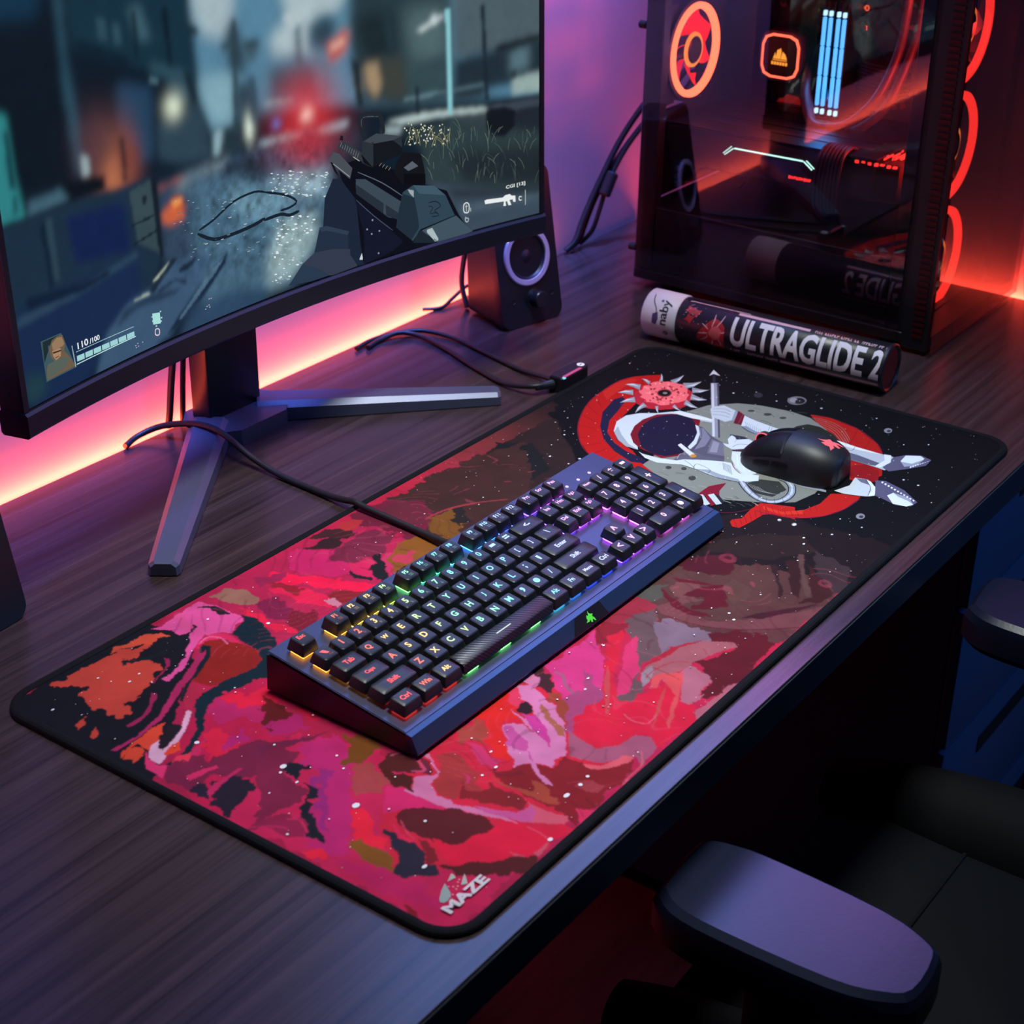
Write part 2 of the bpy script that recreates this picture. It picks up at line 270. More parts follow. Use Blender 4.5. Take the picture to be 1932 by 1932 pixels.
# ---- traced print data (millimetres on the mat / on the screen)
PAD_BG="""\
2a1a19|3|373,406 513,400 688,396 798,400 805,320 612,205 494,185 351,218 321,294
2c1616|3|590,214 841,84 807,27 540,6 496,13 488,59 483,135 446,153
51302d|4|508,150 542,129 544,90 580,56 570,21 540,6 419,10 387,52 403,113 434,145
281a1b|4|607,169 620,104 653,61 721,44 557,14 562,40 585,65 582,110
3c1a19|3|501,397 533,383 531,334 504,346 491,367
161618|3|585,406 610,374 568,328 534,335 552,368
07070a|3|680,407 804,404 771,145 784,-18 585,-13 571,44 644,165 639,266 599,318
08080a|2|720,454 958,399 900,281 906,128 912,-12 708,-27 595,-1 636,110 575,146
1c1112|4|564,181 624,104 626,39 624,-0 539,-3 525,90 483,145
a51c44|4|202,421 322,410 374,401 392,369 388,342 343,320 300,315 205,319 184,314 188,376
691a32|4|394,418 436,413 450,376 449,347 410,337 384,339 384,362 381,383 371,406
3a211e|4|426,412 551,401 606,381 488,296 427,307 398,320 400,342 431,358 443,377
5d1f2e|4|406,404 431,401 437,376 423,355 403,355 399,382
6a4216|4|427,358 452,347 437,327 410,320 397,322 412,352
211a1a|4|457,350 464,345 438,326 425,326 431,336
2f1a1e|3|311,409 333,404 355,400 363,390 344,390 328,384 318,397
3b1d20|2|330,417 352,417 363,399 359,388 347,395
a82a30|2|360,412 377,411 387,401 369,395 358,401
6e2039|4|340,387 374,385 384,362 365,354 348,346 327,352 310,371 323,386 330,381
b91d58|3|295,414 309,408 323,386 312,373 319,359 311,350 297,349 288,364 279,392
c01e50|3|319,359 334,347 309,326 307,344
b42a55|4|348,346 356,342 337,328 321,318 333,333
7d4a1a|4|351,341 378,346 398,341 392,320 371,307 355,316 327,318 338,331
b0334a|4|353,338 367,332 361,320 343,320 342,329
17181c|3|338,350 348,349 335,335 316,316 310,317 312,329 320,338 330,341
1c1a20|1|310,352 307,342 311,329 308,326 302,340 306,349
dd1440|4|268,395 284,370 292,349 300,330 308,317 294,316 278,340 271,364 254,379 252,400 266,405
d21a44|4|247,385 266,360 269,338 260,339 257,321 246,342 246,368
8c1a2a|4|254,398 263,372 262,358 253,362 249,386
7e1c24|3|271,346 290,321 292,311 273,314 264,319 265,335
c07488|2|259,338 267,333 264,319 259,319 257,328
75183c|4|221,382 239,373 235,343 224,336 211,356 215,372
d01a3c|3|206,384 210,375 210,350 213,326 206,314 203,328 198,349 203,373
701628|4|233,341 247,323 221,316 210,317 215,334
8c5d50|3|208,414 224,412 230,399 228,380 219,378 210,386 207,401
8c1c44|3|247,407 262,399 277,391 261,389 241,393
b01640|4|112,329 165,290 16,152 1,179 11,239 27,269
0d1018|2|8,417 78,423 148,426 159,383 124,345 84,321 55,301 2,261 -2,334 -8,385
b63c30|4|49,412 64,410 77,412 95,411 104,406 118,397 133,401 121,393 109,392 94,396 104,390 110,378 107,367 98,359 81,354 72,351 76,349 66,348 64,353 52,342 49,344 44,358 39,369 41,380 46,389 57,386 53,400 44,406
c0452f|3|135,412 144,406 149,393 138,400 126,393 125,401 118,404 103,408 96,413
0f161d|2|94,396 102,392 118,384 131,380 125,378 113,381 103,388 94,392
cf4a88|2|144,413 196,414 198,397 200,374 193,363 186,364 178,359 172,366 163,374 153,371 142,365 133,358 122,353 111,349 99,346 99,352 115,356 131,361 139,369 158,385 152,389 154,400
12161c|2|168,397 167,386 159,383 156,384 165,389
12161c|2|189,410 192,402 191,390 198,380 198,388 197,399
cc2352|1|143,364 155,372 166,371 175,362 174,353 169,336 164,342 163,361 154,366
861b16|2|146,366 161,367 168,355 171,341 169,321 162,313 151,309 139,312 125,315 113,318 112,330 114,339 129,341 145,349 152,359 152,366
08202a|2|178,359 193,362 201,373 203,367 203,352 196,334 186,317 155,285 140,299 122,301 108,304 95,303 80,293 64,280 48,271 33,264 24,268 25,272 39,273 56,281 68,289 78,302 90,312 105,317 125,315 139,312 151,309 162,313 169,321 172,337
a8203f|1|97,327 109,333 111,324 110,316 102,318 88,312 76,302 82,314 90,322
a02052|1|141,358 147,356 143,351 122,341 103,334 89,328 74,321 58,315 40,313 26,312 16,312 14,316 29,315 49,317 70,324 91,336 110,344 128,352
061a22|1|144,363 152,365 153,358 145,349 129,340 112,335 99,328 87,320 87,323 102,333 121,342 142,352 147,358 141,358
8e1c48|1|82,347 84,344 78,338 64,330 50,327 41,328 41,331 56,331 70,336
8e1c48|1|120,375 121,370 116,364 100,358 92,355 91,356 104,361 114,366
cb3d28|2|60,312 54,307 40,299 29,293 28,300 29,307 12,302 14,306 32,312 50,313
c84028|2|22,306 28,301 23,294 15,290 17,296 12,300
b23a2c|2|22,362 31,364 24,356 16,355
b23a2c|2|15,342 27,349 24,339 18,336
1a1218|1|54,305 62,308 66,300 58,294 46,290 36,288 36,292 45,300
d39cb4|1|80,311 81,307 70,298 60,292 48,284 32,281 23,277 23,283 26,292 33,297 43,300 36,292 36,288 47,290 61,296 73,306
d63c24|1|43,287 51,286 43,278 33,281 34,284
cf2d62|1|28,298 23,285 22,276 25,272 13,262 14,279
d62f48|1|37,275 24,268 23,259 36,263 47,270
b82450|1|48,271 65,274 52,266 38,261 39,265
ad1f58|5|94,304 106,306 120,288 115,264 94,255 92,272 82,280 81,292
d01838|4|107,305 129,288 151,277 138,265 119,272 104,279 104,292
cc1a38|4|72,287 78,277 75,250 57,246 51,254 61,273
551417|3|112,269 125,264 127,255 105,235 103,243 108,257
a81c60|4|71,266 88,263 88,249 75,250 64,253
701a38|4|22,269 47,270 51,254 83,244 95,226 63,196 50,213 35,238 14,238 14,256
1f1624|4|24,232 41,230 48,219 44,205 33,197 28,179 11,180 10,200 12,222
23182a|2|13,239 24,240 25,235 13,222
c62456|1|25,252 46,245 44,242 22,247
b02050|1|19,229 29,231 54,229 54,227 32,227 16,223
b81c48|4|9,199 106,227 129,169 108,92 80,11 5,6 6,88
5c141a|3|128,279 120,255 124,238 110,238 98,243 99,256
c01838|3|133,267 157,260 140,223 126,229 127,243
a01c5c|4|112,248 125,240 121,227 104,230 92,245
6a1a3c|3|78,240 103,223 124,209 101,217 78,226 66,236
741a38|4|70,232 90,227 93,211 80,207 67,203 61,185 63,178 49,170 35,174 20,177 14,178
851a3c|4|10,182 32,171 38,160 27,142 13,147 12,169
b01f60|5|102,219 124,203 105,174 81,153 62,134 46,125 31,110 16,113 21,136 41,157 68,171 85,200
8e2066|5|84,191 90,183 58,158 30,128 36,145 59,168
6b3a14|4|127,200 139,178 131,166 106,167 97,174 99,182 116,184
9c3a3c|4|104,170 111,160 105,142 100,133 89,138 78,143 86,157
16161f|3|69,205 81,208 83,192 74,193 66,189 69,172 60,166 51,168 52,162 44,157 37,147 29,134 26,124 24,134 27,143 39,160 66,179 68,196
da1c34|4|66,138 73,134 56,112 56,96 46,93 43,113 53,130
b21a50|4|15,112 30,93 29,68 34,50 33,39 19,28 17,42 13,61 13,83
d81c34|3|9,135 22,123 15,116 7,122
7a4814|3|35,114 47,112 44,100 46,84 37,73 32,66 30,81 32,100
7c1218|2|11,50 13,38 6,29 6,41
c01c34|4|134,145 191,136 248,138 318,116 280,42 195,22 99,12 62,37 33,76 75,120
c2205a|3|95,134 102,124 106,99 112,75 96,100 86,111 71,114
9a3a30|4|184,136 201,130 196,119 182,112 176,124 165,126 167,131
cc1e1a|3|240,142 250,134 231,121 218,110 204,115 185,99 175,87 170,85 173,97 182,112 201,128 200,134
c83050|3|244,139 251,135 240,123 227,119 232,129
3a1a20|3|269,139 286,142 295,141 281,133 265,118 256,114 260,124 260,136
8e3828|4|255,119 256,109 255,91 248,77 231,72 227,75 238,88 248,104
982c2c|4|146,133 157,123 153,107 144,94 134,82 125,86 129,96 122,88 114,90 114,105 122,115 133,117
7c161c|3|166,79 177,77 180,71 181,61 186,55 196,57 203,53 202,42 205,28 174,8 154,15 141,10 148,24 146,46 142,52 144,62 151,80 153,90
7a1a1e|3|132,98 126,87 140,78 140,60 139,49 130,47 126,58 120,76 119,86
9a3c2c|2|150,90 148,76 147,63 153,54 164,58 165,50 157,40 157,30 150,32 147,46 145,58 145,72
bd2c5c|3|172,125 175,117 171,101 167,88 154,88 158,101 162,108
b82a58|3|140,103 140,97 135,91 132,93
c06c98|2|251,137 259,130 253,118 247,102 237,87 225,74 203,58 198,60 193,63 185,56 183,61 182,68 179,75 167,79 175,83 180,94 186,100 191,100 201,114 206,112 214,104 209,90 213,98 225,124 220,108 227,102 238,116 241,125
bd6a90|2|263,139 274,140 271,131 263,127 258,127 261,135
2a141c|2|233,122 239,120 236,114 229,105 224,111 226,117
b83280|1|224,112 228,103 222,91 211,78 200,71 206,78 210,90
b24484|2|202,113 206,108 198,92 188,83 185,90 186,100 193,102
b24484|1|190,84 188,80 182,72 183,76
9a5440|2|242,111 238,101 233,90 228,78 220,71 219,76 225,87 229,95
c06c98|1|181,76 181,70 173,60 171,52 167,45 166,50 169,59
be688e|1|117,127 126,118 130,116 140,131 141,140 145,137 138,126 132,116 118,113 111,102 112,92 109,86 115,72 117,61 119,50 120,39 117,43 115,54 109,73 103,89 103,104 102,123 108,120
b84a80|1|116,76 123,56 128,47 141,44 138,37 127,32 122,40 118,53 115,69
c24c60|1|142,51 141,42 143,26 146,18 141,15 136,16 130,25 126,35 137,38
541618|2|77,109 87,110 96,100 106,80 111,64 110,56 104,47 93,50 85,55 77,60 71,69 72,78 69,90 72,100
4c181a|2|113,155 129,156 135,150 132,134 127,126 120,129 113,143 108,145
46160f|3|109,148 117,129 107,118 98,130
601a2a|1|138,139 138,130 130,120 125,119 123,126 129,126
24202e|3|63,105 64,94 62,82 55,68 51,63 56,56 46,49 30,69 44,81 53,92
741820|3|69,82 65,66 59,57 52,62 56,69
cc1434|3|74,74 78,58 87,54 102,50 114,49 127,23 138,9 129,10 118,15 100,15 88,23 74,31 60,44 65,62
4c1814|3|55,53 70,38 75,30 88,23 97,14 104,11 90,6 82,6 66,22 52,38
bc4456|1|90,29 92,25 94,17 90,22
b84858|1|100,15 117,14 111,12 99,9
d02048|1|71,108 67,99 63,83 61,84 63,98
c41634|3|259,94 291,59 309,57 326,49 306,28 312,17 294,6 273,6 246,11 254,28 240,39 223,45 225,63 234,72
963a64|3|264,116 306,114 318,103 279,75 265,79 249,79 222,67 226,75 252,90
c03070|3|289,136 321,137 352,136 340,125 316,100 289,84 291,96 307,112 279,97 267,98 258,100 264,117
4a4640|3|431,140 451,132 431,118 419,125 421,140
8c2434|3|368,137 392,147 421,140 420,120 402,109 383,125
5e4448|3|385,127 413,116 381,90 359,75 329,76 306,61 287,58 281,66 318,83 346,92 364,108
745c6c|3|394,107 409,95 404,77 405,59 391,54 375,67 359,75 379,89
c02c5c|2|315,86 350,104 370,105 347,91 333,78 297,66 285,67 299,78
801828|2|355,137 370,138 380,120 366,114 352,116 338,123
c01830|2|353,123 370,117 341,103 312,90 281,73 253,50 257,62 288,85 316,100
b43c44|1|300,91 318,98 292,80 262,62 261,64
561018|3|403,61 424,43 430,23 420,10 387,8 359,7 324,15 323,24 345,24 362,40 361,57 374,44 399,31 405,38 396,54
5a3030|3|425,41 454,11 439,2 421,9 428,22
945058|1|325,73 349,73 377,68 395,56 405,38 401,32 390,39 360,50 354,47 333,56 322,62 309,62
86707a|1|325,73 339,70 322,62 308,62
9c1c2c|1|333,75 359,75 379,69 397,58 375,67 348,70
a05a6c|2|341,52 354,47 356,33 348,25 323,24 332,20 309,22 308,30 332,42
c24448|1|309,57 327,63 340,53 345,47 328,40 282,21 272,18 280,24 313,37 327,56 313,52
b03c3c|1|294,41 316,48 321,49 296,38 263,26
954a64|1|227,73 223,59 222,44 235,36 251,32 256,22 248,12 222,8 229,18 210,33 205,46 204,57
a05664|2|307,13 328,10 343,12 362,6 342,3 306,4 298,8
7c161c|3|204,57 203,46 205,27 224,18 219,12 199,7 183,10 164,11 153,17 155,34 176,46
c8505c|1|201,42 207,31 226,25 228,19 222,17 206,26 199,35
923038|2|177,33 188,30 188,19 190,15 180,16 175,26
c82850|2|154,18 162,10 162,7 141,6
6a383c|2|416,118 428,110 420,84 426,62 449,38 481,18 505,5 491,4 455,9 434,30 415,56 408,71 406,102
48121c|3|493,141 511,130 529,114 511,98 500,97 487,110 482,129
6a3c3c|3|448,127 467,125 470,106 446,108 446,92 432,104
54111c|3|446,108 465,105 480,93 468,79 452,70 434,80 431,91 450,94
58121e|1|446,130 435,114 428,94 430,78 429,70 420,85 422,101 432,119
5a1420|1|464,132 472,107 476,91 467,107 461,122
563630|2|480,93 494,89 487,69 470,62 457,68 467,80
30181a|2|533,77 534,68 494,45 487,46 516,61
341718|2|547,67 555,56 517,36 498,32 502,41 523,52
3a1616|2|554,49 532,24 521,9 500,15 490,28 501,28 505,23
583c38|1|566,66 567,61 541,47 513,27 504,24 506,29 530,43 545,54
2a1a18|3|545,134 582,110 595,77 580,56 568,63 539,81 530,109 521,133
38282a|3|578,58 570,21 540,6 521,9 542,34
3c141c|1|441,52 478,29 499,12 478,21 449,38"""
PAD_LN="""\
b8446c|1.3|127,156 136,151 135,141 131,130 127,126 122,133
82566e|2.0|285,126 285,118 276,110 269,97
a0323c|1.5|420,359 437,358 455,352 473,342
8c3238|1.5|421,360 453,354 477,340 496,324
501420|1.2|407,105 411,71 428,39 458,6
c82850|1.2|31,165 35,157 28,144
c02450|1.0|10,178 19,168 24,158
c45a64|0.9|238,19 225,10 210,9 196,8
9c2430|0.8|319,66 333,67 352,61 359,50
c84a60|0.8|120,33 120,24 118,15
e06a9c|1.0|150,368 161,370 167,362 164,350
c0586a|0.8|269,53 266,43 270,33 283,34
c83c58|0.8|75,104 68,93 65,84"""
PAD_CR="""\
b01410|0|831.4,366.5 822.8,376 808.7,387.8 787.9,393.7 756.9,392.7 728.9,388.9 699,379 667.5,363.2 638.9,341.3 621.6,320 613.8,295.9 613,263.6 610.7,225.8 604.6,201.9 621.4,211.9 633.6,266.1 652.5,288.7 665.4,316 682.6,329.9 704.6,338.6 730.1,343.6 756.2,348.8 766,326.4
1c1838|0|746.4,371.3 756.8,367.8 751.3,360 723.5,352.1 698.8,346.1 673.6,332.4 657.1,313.4 648.3,294.1 644.6,273 637.7,260.7 631.1,277.7 641.3,303.1 657.6,326.1 681.1,345.7 711.5,362.9
5c0a10|0.9|756.9,392.7 747.7,379.4
5c0a10|0.9|738.7,391 723.1,371.9
5c0a10|0.9|716.7,385.1 703.6,363.4
5c0a10|0.9|693.4,376.6 687.7,355.7
5c0a10|0.9|670.1,364.5 673.5,346.3
5c0a10|0.9|645,346.8 660.3,336.1
5c0a10|0.9|631.4,333.5 649.4,323.4
5c0a10|0.9|620.8,316.8 641.6,311.5
5c0a10|0.9|613.8,295.9 636.7,296.1
5c0a10|0.9|787.9,393.7 768.2,378.1
5c0a10|0.9|808.7,387.8 779.2,369.1
5c0a10|0.9|817,381.3 798.6,369.7
7a1428|1.2|808.7,387.8 787.9,393.7 756.9,392.7 728.9,388.9 699,379 667.5,363.2 638.9,341.3 621.6,320 613.8,295.9 613,263.6 610.7,225.8
c0241c|0|754.3,391 784.4,393 805.9,386.1 803.6,378.7 778.4,380.3 752.6,378.2 739.4,375.4
a81812|0|835.5,192.2 840.6,172.1 833.3,138.7 814.1,109.2 794.9,93.8 750.6,73.8 728.1,79.7 724,94.3 773.3,116.9 799.1,154.3
8a1014|0|750.6,107.3 762.8,96.3 757.1,79.6 735.1,70.7 726,87 729.2,96.9
7c1030|1|835.5,192.2 840.6,172.1 833.3,138.7 814.1,109.2 794.9,93.8
6c0c12|0.7|825.4,167.5 823,133.7
6c0c12|0.7|808.2,152.9 804.7,116.3
6c0c12|0.7|794.1,140.1 788.1,102.7
6c0c12|0.7|831.8,138 794.9,128.9
6c0c12|0.7|819.5,117.5 778.9,109.6
b41a14|0|580.8,141.3 586,141.9 593.2,136.3 614.6,138.6 630.2,137.4 634.7,127.8 642,108.6 620.3,97.3 619.4,117.2 610.9,124.5 592.3,126.3 576,129.1 574.2,135.2
b41a14|0|625.6,140.5 626.5,132.7 626.3,113.4 641.8,99.7 661.7,93.6 686.3,95 704.6,71.3 690.3,69.8 665.4,71.2 642.2,79.7 627.6,92.4 618.8,108.1 615.9,126.9 613.8,134
cc3020|0|626.5,132.7 626.3,113.4 641.8,99.7 634.7,96 621.6,110.9 620.6,129.5
6c1440|1|613.8,134 614.7,126.3 618.1,107.7 627.6,92.4 642.2,79.7 665.4,71.2 694.3,69
640a10|0.7|625.6,129.5 616.5,121.8
640a10|0.7|629,125.1 619.9,117.5
640a10|0.7|626.4,117.6 618.5,110.6
640a10|0.7|629.8,113.2 621.8,106.3
640a10|0.7|633.1,108.8 625.2,101.9
640a10|0.7|636.5,104.5 628.5,97.6
640a10|0.7|639.9,100.1 631.8,93.2
640a10|0.7|654.1,101.3 643.5,93.2
640a10|0.7|657.5,96.9 646.9,88.8
640a10|0.7|587.7,141.6 575.7,131.3
640a10|0.7|594.2,139.9 581.6,129.6
640a10|0.7|600.7,138.1 587.4,127.9
640a10|0.7|607.3,136.3 593.3,126.1
640a10|0.7|613.9,134.6 599.2,124.4
640a10|0.7|620.5,132.8 605.2,122.6
640a10|0.7|627.2,131 611.1,120.8
5a1030|1|593.1,170.3 591.6,157.1 602.3,145 614.6,138.6
7c7f78|0|763,296.5 792.7,286.2 815.8,264.7 825.4,242.5 830.7,211.5 828.1,188.7 812.3,162.4 774.5,130.8 724.4,110.9 677.7,106.9 650.5,113 634.2,132.3 614.1,170 609.9,195 615.7,231.5 632.5,265.4 650.2,265.8 723.4,286.5
4a4c48|0.695364|760.1,264.2 759.3,260.8 755.4,255.5
5c5f5a|0.575088|791.7,229.3 793.6,225.9 794.8,222.1
95988f|0.851975|752.5,279.1 754.6,276.2 756.6,273.2
4a4c48|0.731935|779.3,268.2 779.6,264.9 777.8,260.4
5c5f5a|0.631026|807.7,239.7 809.2,237.1 810.1,234.2
95988f|0.575366|776.8,284.7 777.9,278.5 775.5,270.4
4a4c48|0.509173|765,294.3 765.9,289.4 764.2,282.9
5c5f5a|0.89425|815.3,246.8 816.1,242.8 814.8,237.6
95988f|0.500886|765.3,262.2 766.2,256.5 763.9,249
4a4c48|0.718583|775.1,239.2 775.1,235.3 772.4,229.9
5c5f5a|0.544582|810.7,218.2 812,216.7 813.4,215.4
95988f|0.726433|759.3,259.8 760,255.1 757.8,248.9
4a4c48|0.829924|791.6,226.1 792.7,220.3 790.5,212.8
5c5f5a|0.818457|766,285.2 766,282.9 764.2,279.7
95988f|0.818035|767.9,292.3 769.6,289.5 770.8,286.3
4a4c48|0.87572|777.8,256.7 778.8,252.8 777.9,248
5c5f5a|0.540331|832.5,206.6 835.1,201.9 836.7,196.8
95988f|0.504948|784.5,256.2 787.3,251.1 789.1,245.5
4a4c48|0.705895|828.3,215.6 828.3,211.4 825.3,205.5
5c5f5a|0.664553|779.4,244.8 779.2,242.5 777.2,239.3
95988f|0.680968|811,189.9 812.1,188.2 812.8,186.3
4a4c48|0.881452|811.9,228 811.4,224 807.7,218.3
5c5f5a|0.710687|609.2,196.2 611.1,194 613.1,191.8
95988f|0.80364|612.2,169.6 613.8,164.5 613.2,158.2
4a4c48|0.649486|619.1,168.1 619.7,163.3 617.5,156.9
5c5f5a|0.824126|628.1,244.9 629,242.6 629.1,239.7
95988f|0.52536|620.6,243 623.2,239 625.3,234.6
4a4c48|0.578138|635.1,230.7 637.9,226.8 640.6,222.8
5c5f5a|0.523929|616.6,155.1 616.9,150.9 614.7,145.4
95988f|0.763767|626.1,143.9 626,140.7 623.6,136.3
4a4c48|0.760908|641.9,150.2 643.4,146.7 643.7,142.5
5c5f5a|0.856933|637,231.8 638.7,228.4 639.5,224.6
95988f|0.884484|625.9,200.2 627.4,196.4 627.5,191.8
4a4c48|0.79943|626.8,163.7 627,161 625.7,157.5
5c5f5a|0.66954|609.9,157.8 610.6,155.4 610.4,152.5
95988f|0.606092|626.3,216.5 627.3,213.1 627,208.8
4a4c48|0.771673|626.5,238 627.3,235.9 627.5,233.5
5c5f5a|0.75694|608.1,173.8 609.3,170.3 609.1,165.9
95988f|0.641914|622.1,167.9 623.3,164.2 622.8,159.5
4a4c48|0.528506|623,162.8 624.4,160.4 625.4,157.8
5c5f5a|0.611262|638.7,220.6 640.3,218.9 642.1,217.3
95988f|0.563872|618.9,208.7 620.4,204.3 620.3,198.9
4a4c48|0.70379|620,148.3 620.9,144.9 620,140.4
5c5f5a|0.572592|615.2,227.2 616.9,221.8 616.4,215.2
95988f|0.804213|605,226.5 606.5,221.4 606,215.2
4a4c48|0.662832|609.2,226.4 610.6,224.5 611.9,222.5
3a3c3a|0|638.3,210.2 636.2,209.4 634.1,209.3 632.4,209.9 631.5,211.2 631.4,212.8 632.3,214.5 634,215.8 636.1,216.7 638.2,216.8 639.9,216.2 640.9,214.9 640.9,213.3 640,211.6
3a3c3a|0|650.5,227.5 649,226.9 647.4,226.8 646.2,227.3 645.5,228.3 645.4,229.5 646,230.7 647.2,231.7 648.7,232.3 650.2,232.4 651.5,231.9 652.2,230.9 652.3,229.7 651.6,228.5
3a3c3a|0|811.9,223.8 810.3,223.4 808.5,223.7 806.9,224.7 805.8,226.1 805.4,227.7 805.8,229.2 806.9,230.3 808.5,230.7 810.3,230.4 811.9,229.4 813,228 813.4,226.3 813,224.8
3a3c3a|0|809.1,241.8 807.9,241.5 806.4,241.8 805.1,242.7 804.1,244 803.7,245.4 803.9,246.6 804.7,247.5 805.9,247.8 807.3,247.4 808.7,246.5 809.7,245.3 810.1,243.9 809.9,242.6
3a3c3a|0|813.4,207.7 812,207.4 810.5,207.7 809.1,208.6 808.1,209.8 807.8,211.2 808.1,212.5 809,213.4 810.3,213.7 811.8,213.4 813.2,212.5 814.2,211.2 814.6,209.8 814.3,208.6
3a3c3a|0|643.9,240.1 642.4,239.6 640.8,239.5 639.5,240.1 638.7,241.1 638.6,242.4 639.2,243.7 640.3,244.8 641.9,245.3 643.4,245.3 644.7,244.8 645.5,243.8 645.6,242.5 645.1,241.2
22251f|0|785.9,192.1 801.9,189.9 812.9,183.6 814.5,170.9 806.7,152.2 790.9,134.1 775.6,123.8 775.5,154.1 780.2,178.6
80847a|0.45|791.1,193.3 814.4,185.9 817.7,171.1 809,151.8 786.4,129.8
80847a|0.45|794.3,193.8 817.9,186.2 821.4,171.1 813.1,151.8 790.6,130.4
80847a|0.45|797.6,194.3 821.5,186.5 825,171.2 817.1,151.8 794.9,131
80847a|0.45|800.9,194.9 825,186.8 828.7,171.2 821.2,151.7 799.1,131.6
80847a|0.45|804.2,195.4 828.5,187.1 832.4,171.3 825.3,151.7 803.4,132.3
30332f|0|655,168.3 673.2,160.9 679.6,144.5 668.3,131.1 647.4,134.6 644.5,150.1
9a9d94|0.45|658.5,167.8 650.9,153.6 652.4,139.8
9a9d94|0.45|658.4,164 651.6,150.3 653.2,137.1
9a9d94|0.45|658.2,160.1 652.3,147 654.1,134.5
9a9d94|0.45|658,156.3 653,143.7 654.9,131.9
b02030|0|801.2,310.6 795.5,307.2 788.8,306.6 782.4,304.9 775.7,303.6 769.2,304.7 764.8,309.3 759.7,311.8 756,315.8 751.4,319.2 750.7,324.6 747.7,329.3 746.9,334.8 749.4,340.2 750.1,345.9 753.8,350.9 759.7,354.1 763.4,359.3 769.7,361.4 775.7,364.1 782.2,364.7 788.9,366.4 795.1,364.5 800.4,361.5 806.6,359.9 812,356.7 813.8,351 815.8,345.9 817.7,340.7 820.1,335.1 818.9,329.1 815.1,323.8 812.3,318.2 807.4,313.6
8d919c|0|808.5,365.8 810.9,372.5 810,378.3 806,371.1 800.5,363.4
c9cdd4|0|805.3,364.8 810.3,372.3 810,378.3 808,371.7
8d919c|0|795.6,369.9 793.3,378 785.8,383.5 785.5,374 782.6,363.3
c9cdd4|0|790.3,367.2 792.3,377.5 785.8,383.5 788.7,375.7
8d919c|0|778.6,368.7 773.1,374.7 762.8,377.6 765.9,370.1 766.7,361.1
c9cdd4|0|773.8,365.7 772.2,374.1 762.8,377.6 768.9,372
8d919c|0|763.6,357.9 754.8,361.5 741.6,361.7 748.3,356.4 752.8,349.3
c9cdd4|0|759.3,354.5 753.9,360.9 741.6,361.7 751,358.5
8d919c|0|756.9,342.9 744.2,340.8 729.7,335.5 741.2,336.1 751.7,335.1
c9cdd4|0|754.8,339.8 743.9,340.2 729.7,335.5 742.4,338
8d919c|0|756.2,328 748.8,322.2 742.9,315.7 750.9,321.1 759.6,326.1
c9cdd4|0|757.6,327.2 749.1,322 742.9,315.7 750,321.5
8d919c|0|766.1,313.7 763.2,307.5 763.2,301.9 767.4,308.4 773.1,315.2
c9cdd4|0|768.9,314.3 763.8,307.6 763.2,301.9 765.7,308
8d919c|0|778.8,307.6 776.7,298.3 779.4,290.6 783.9,300.6 790.8,311.5
c9cdd4|0|783.6,309.1 777.6,298.6 779.4,290.6 780.9,299.7
8d919c|0|793.5,308.5 795.7,300.1 803.3,294.1 803.9,303.8 807.2,314.9
c9cdd4|0|799,311.1 796.7,300.5 803.3,294.1 800.4,302.3
8d919c|0|809.3,315.6 815.2,309.3 826.2,306.1 823,313.9 822.3,323.3
c9cdd4|0|814.5,318.7 816.1,309.9 826.2,306.1 819.7,312
8d919c|0|813.3,326.8 824.8,322.9 841.7,323 832.8,329 826.6,337.1
c9cdd4|0|818.6,330.9 825.8,323.6 841.7,323 829.5,326.4
8d919c|0|816.6,342.3 829.7,343 846.1,347.1 834.4,348.2 824.3,351.1
c9cdd4|0|819.7,345.8 830.3,343.6 846.1,347.1 832.4,346
8d919c|0|815.5,355.2 825.4,361.2 834.7,368.6 824.3,363.2 813.5,358.6
c9cdd4|0|814.7,356.6 825.3,361.4 834.7,368.6 824.7,362.4
ee6a70|0|805.8,319.7 803,315.2 797.8,314.7 793.2,312.5 788.1,311 783.6,312.9 779.2,313.8 776.1,316.8 772,317.9 768,319.5 764.6,322 761.9,325.1 762.4,329.4 763.2,333.4 762.2,337 760.1,341.1 764.8,344.6 765.9,348.6 767,353.2 773.4,354.2 775.6,358.6 779.3,362.2 785,361.4 789.5,363.8 794.6,365.9 798.7,362.6 803.8,363.6 808.8,363.1 812.5,360.8 815.3,357.6 816.9,354 820.3,351.4 821.1,347.5 822.2,343.8 821.5,339.7 823,335.5 820.9,331.4 816.5,328.2 814.6,324.1 810.1,321.7
b8323e|0|804.8,320.9 803.3,320.3 802.3,320.5 802.4,321.4 803.6,322.4 805.2,323 806.2,322.8 806,321.9
f58a8c|0|791.9,357.5 790.2,356.9 789,357.3 789.1,358.4 790.3,359.6 792,360.2 793.2,359.9 793.2,358.8
8c1a28|0|773.5,339.6 772,339 770.9,339.3 771,340.2 772.1,341.3 773.7,341.9 774.7,341.6 774.6,340.6
b8323e|0|767.9,330.2 766.7,329.8 765.8,330 765.9,330.8 766.7,331.7 767.9,332.1 768.8,331.9 768.7,331.1
f58a8c|0|781.8,342.6 780.3,342 779.2,342.2 779.4,343.1 780.6,344.2 782.2,344.8 783.2,344.6 783,343.7
8c1a28|0|778.3,338.2 776.8,337.8 775.6,338.3 775.5,339.4 776.5,340.5 778,340.9 779.1,340.4 779.3,339.3
b8323e|0|800.3,359.4 799,359 797.9,359.5 797.8,360.6 798.6,361.6 800,361.9 801,361.4 801.2,360.4
f58a8c|0|801.4,323.4 799.7,322.9 798.5,323.3 798.5,324.4 799.7,325.6 801.3,326.1 802.5,325.7 802.5,324.6
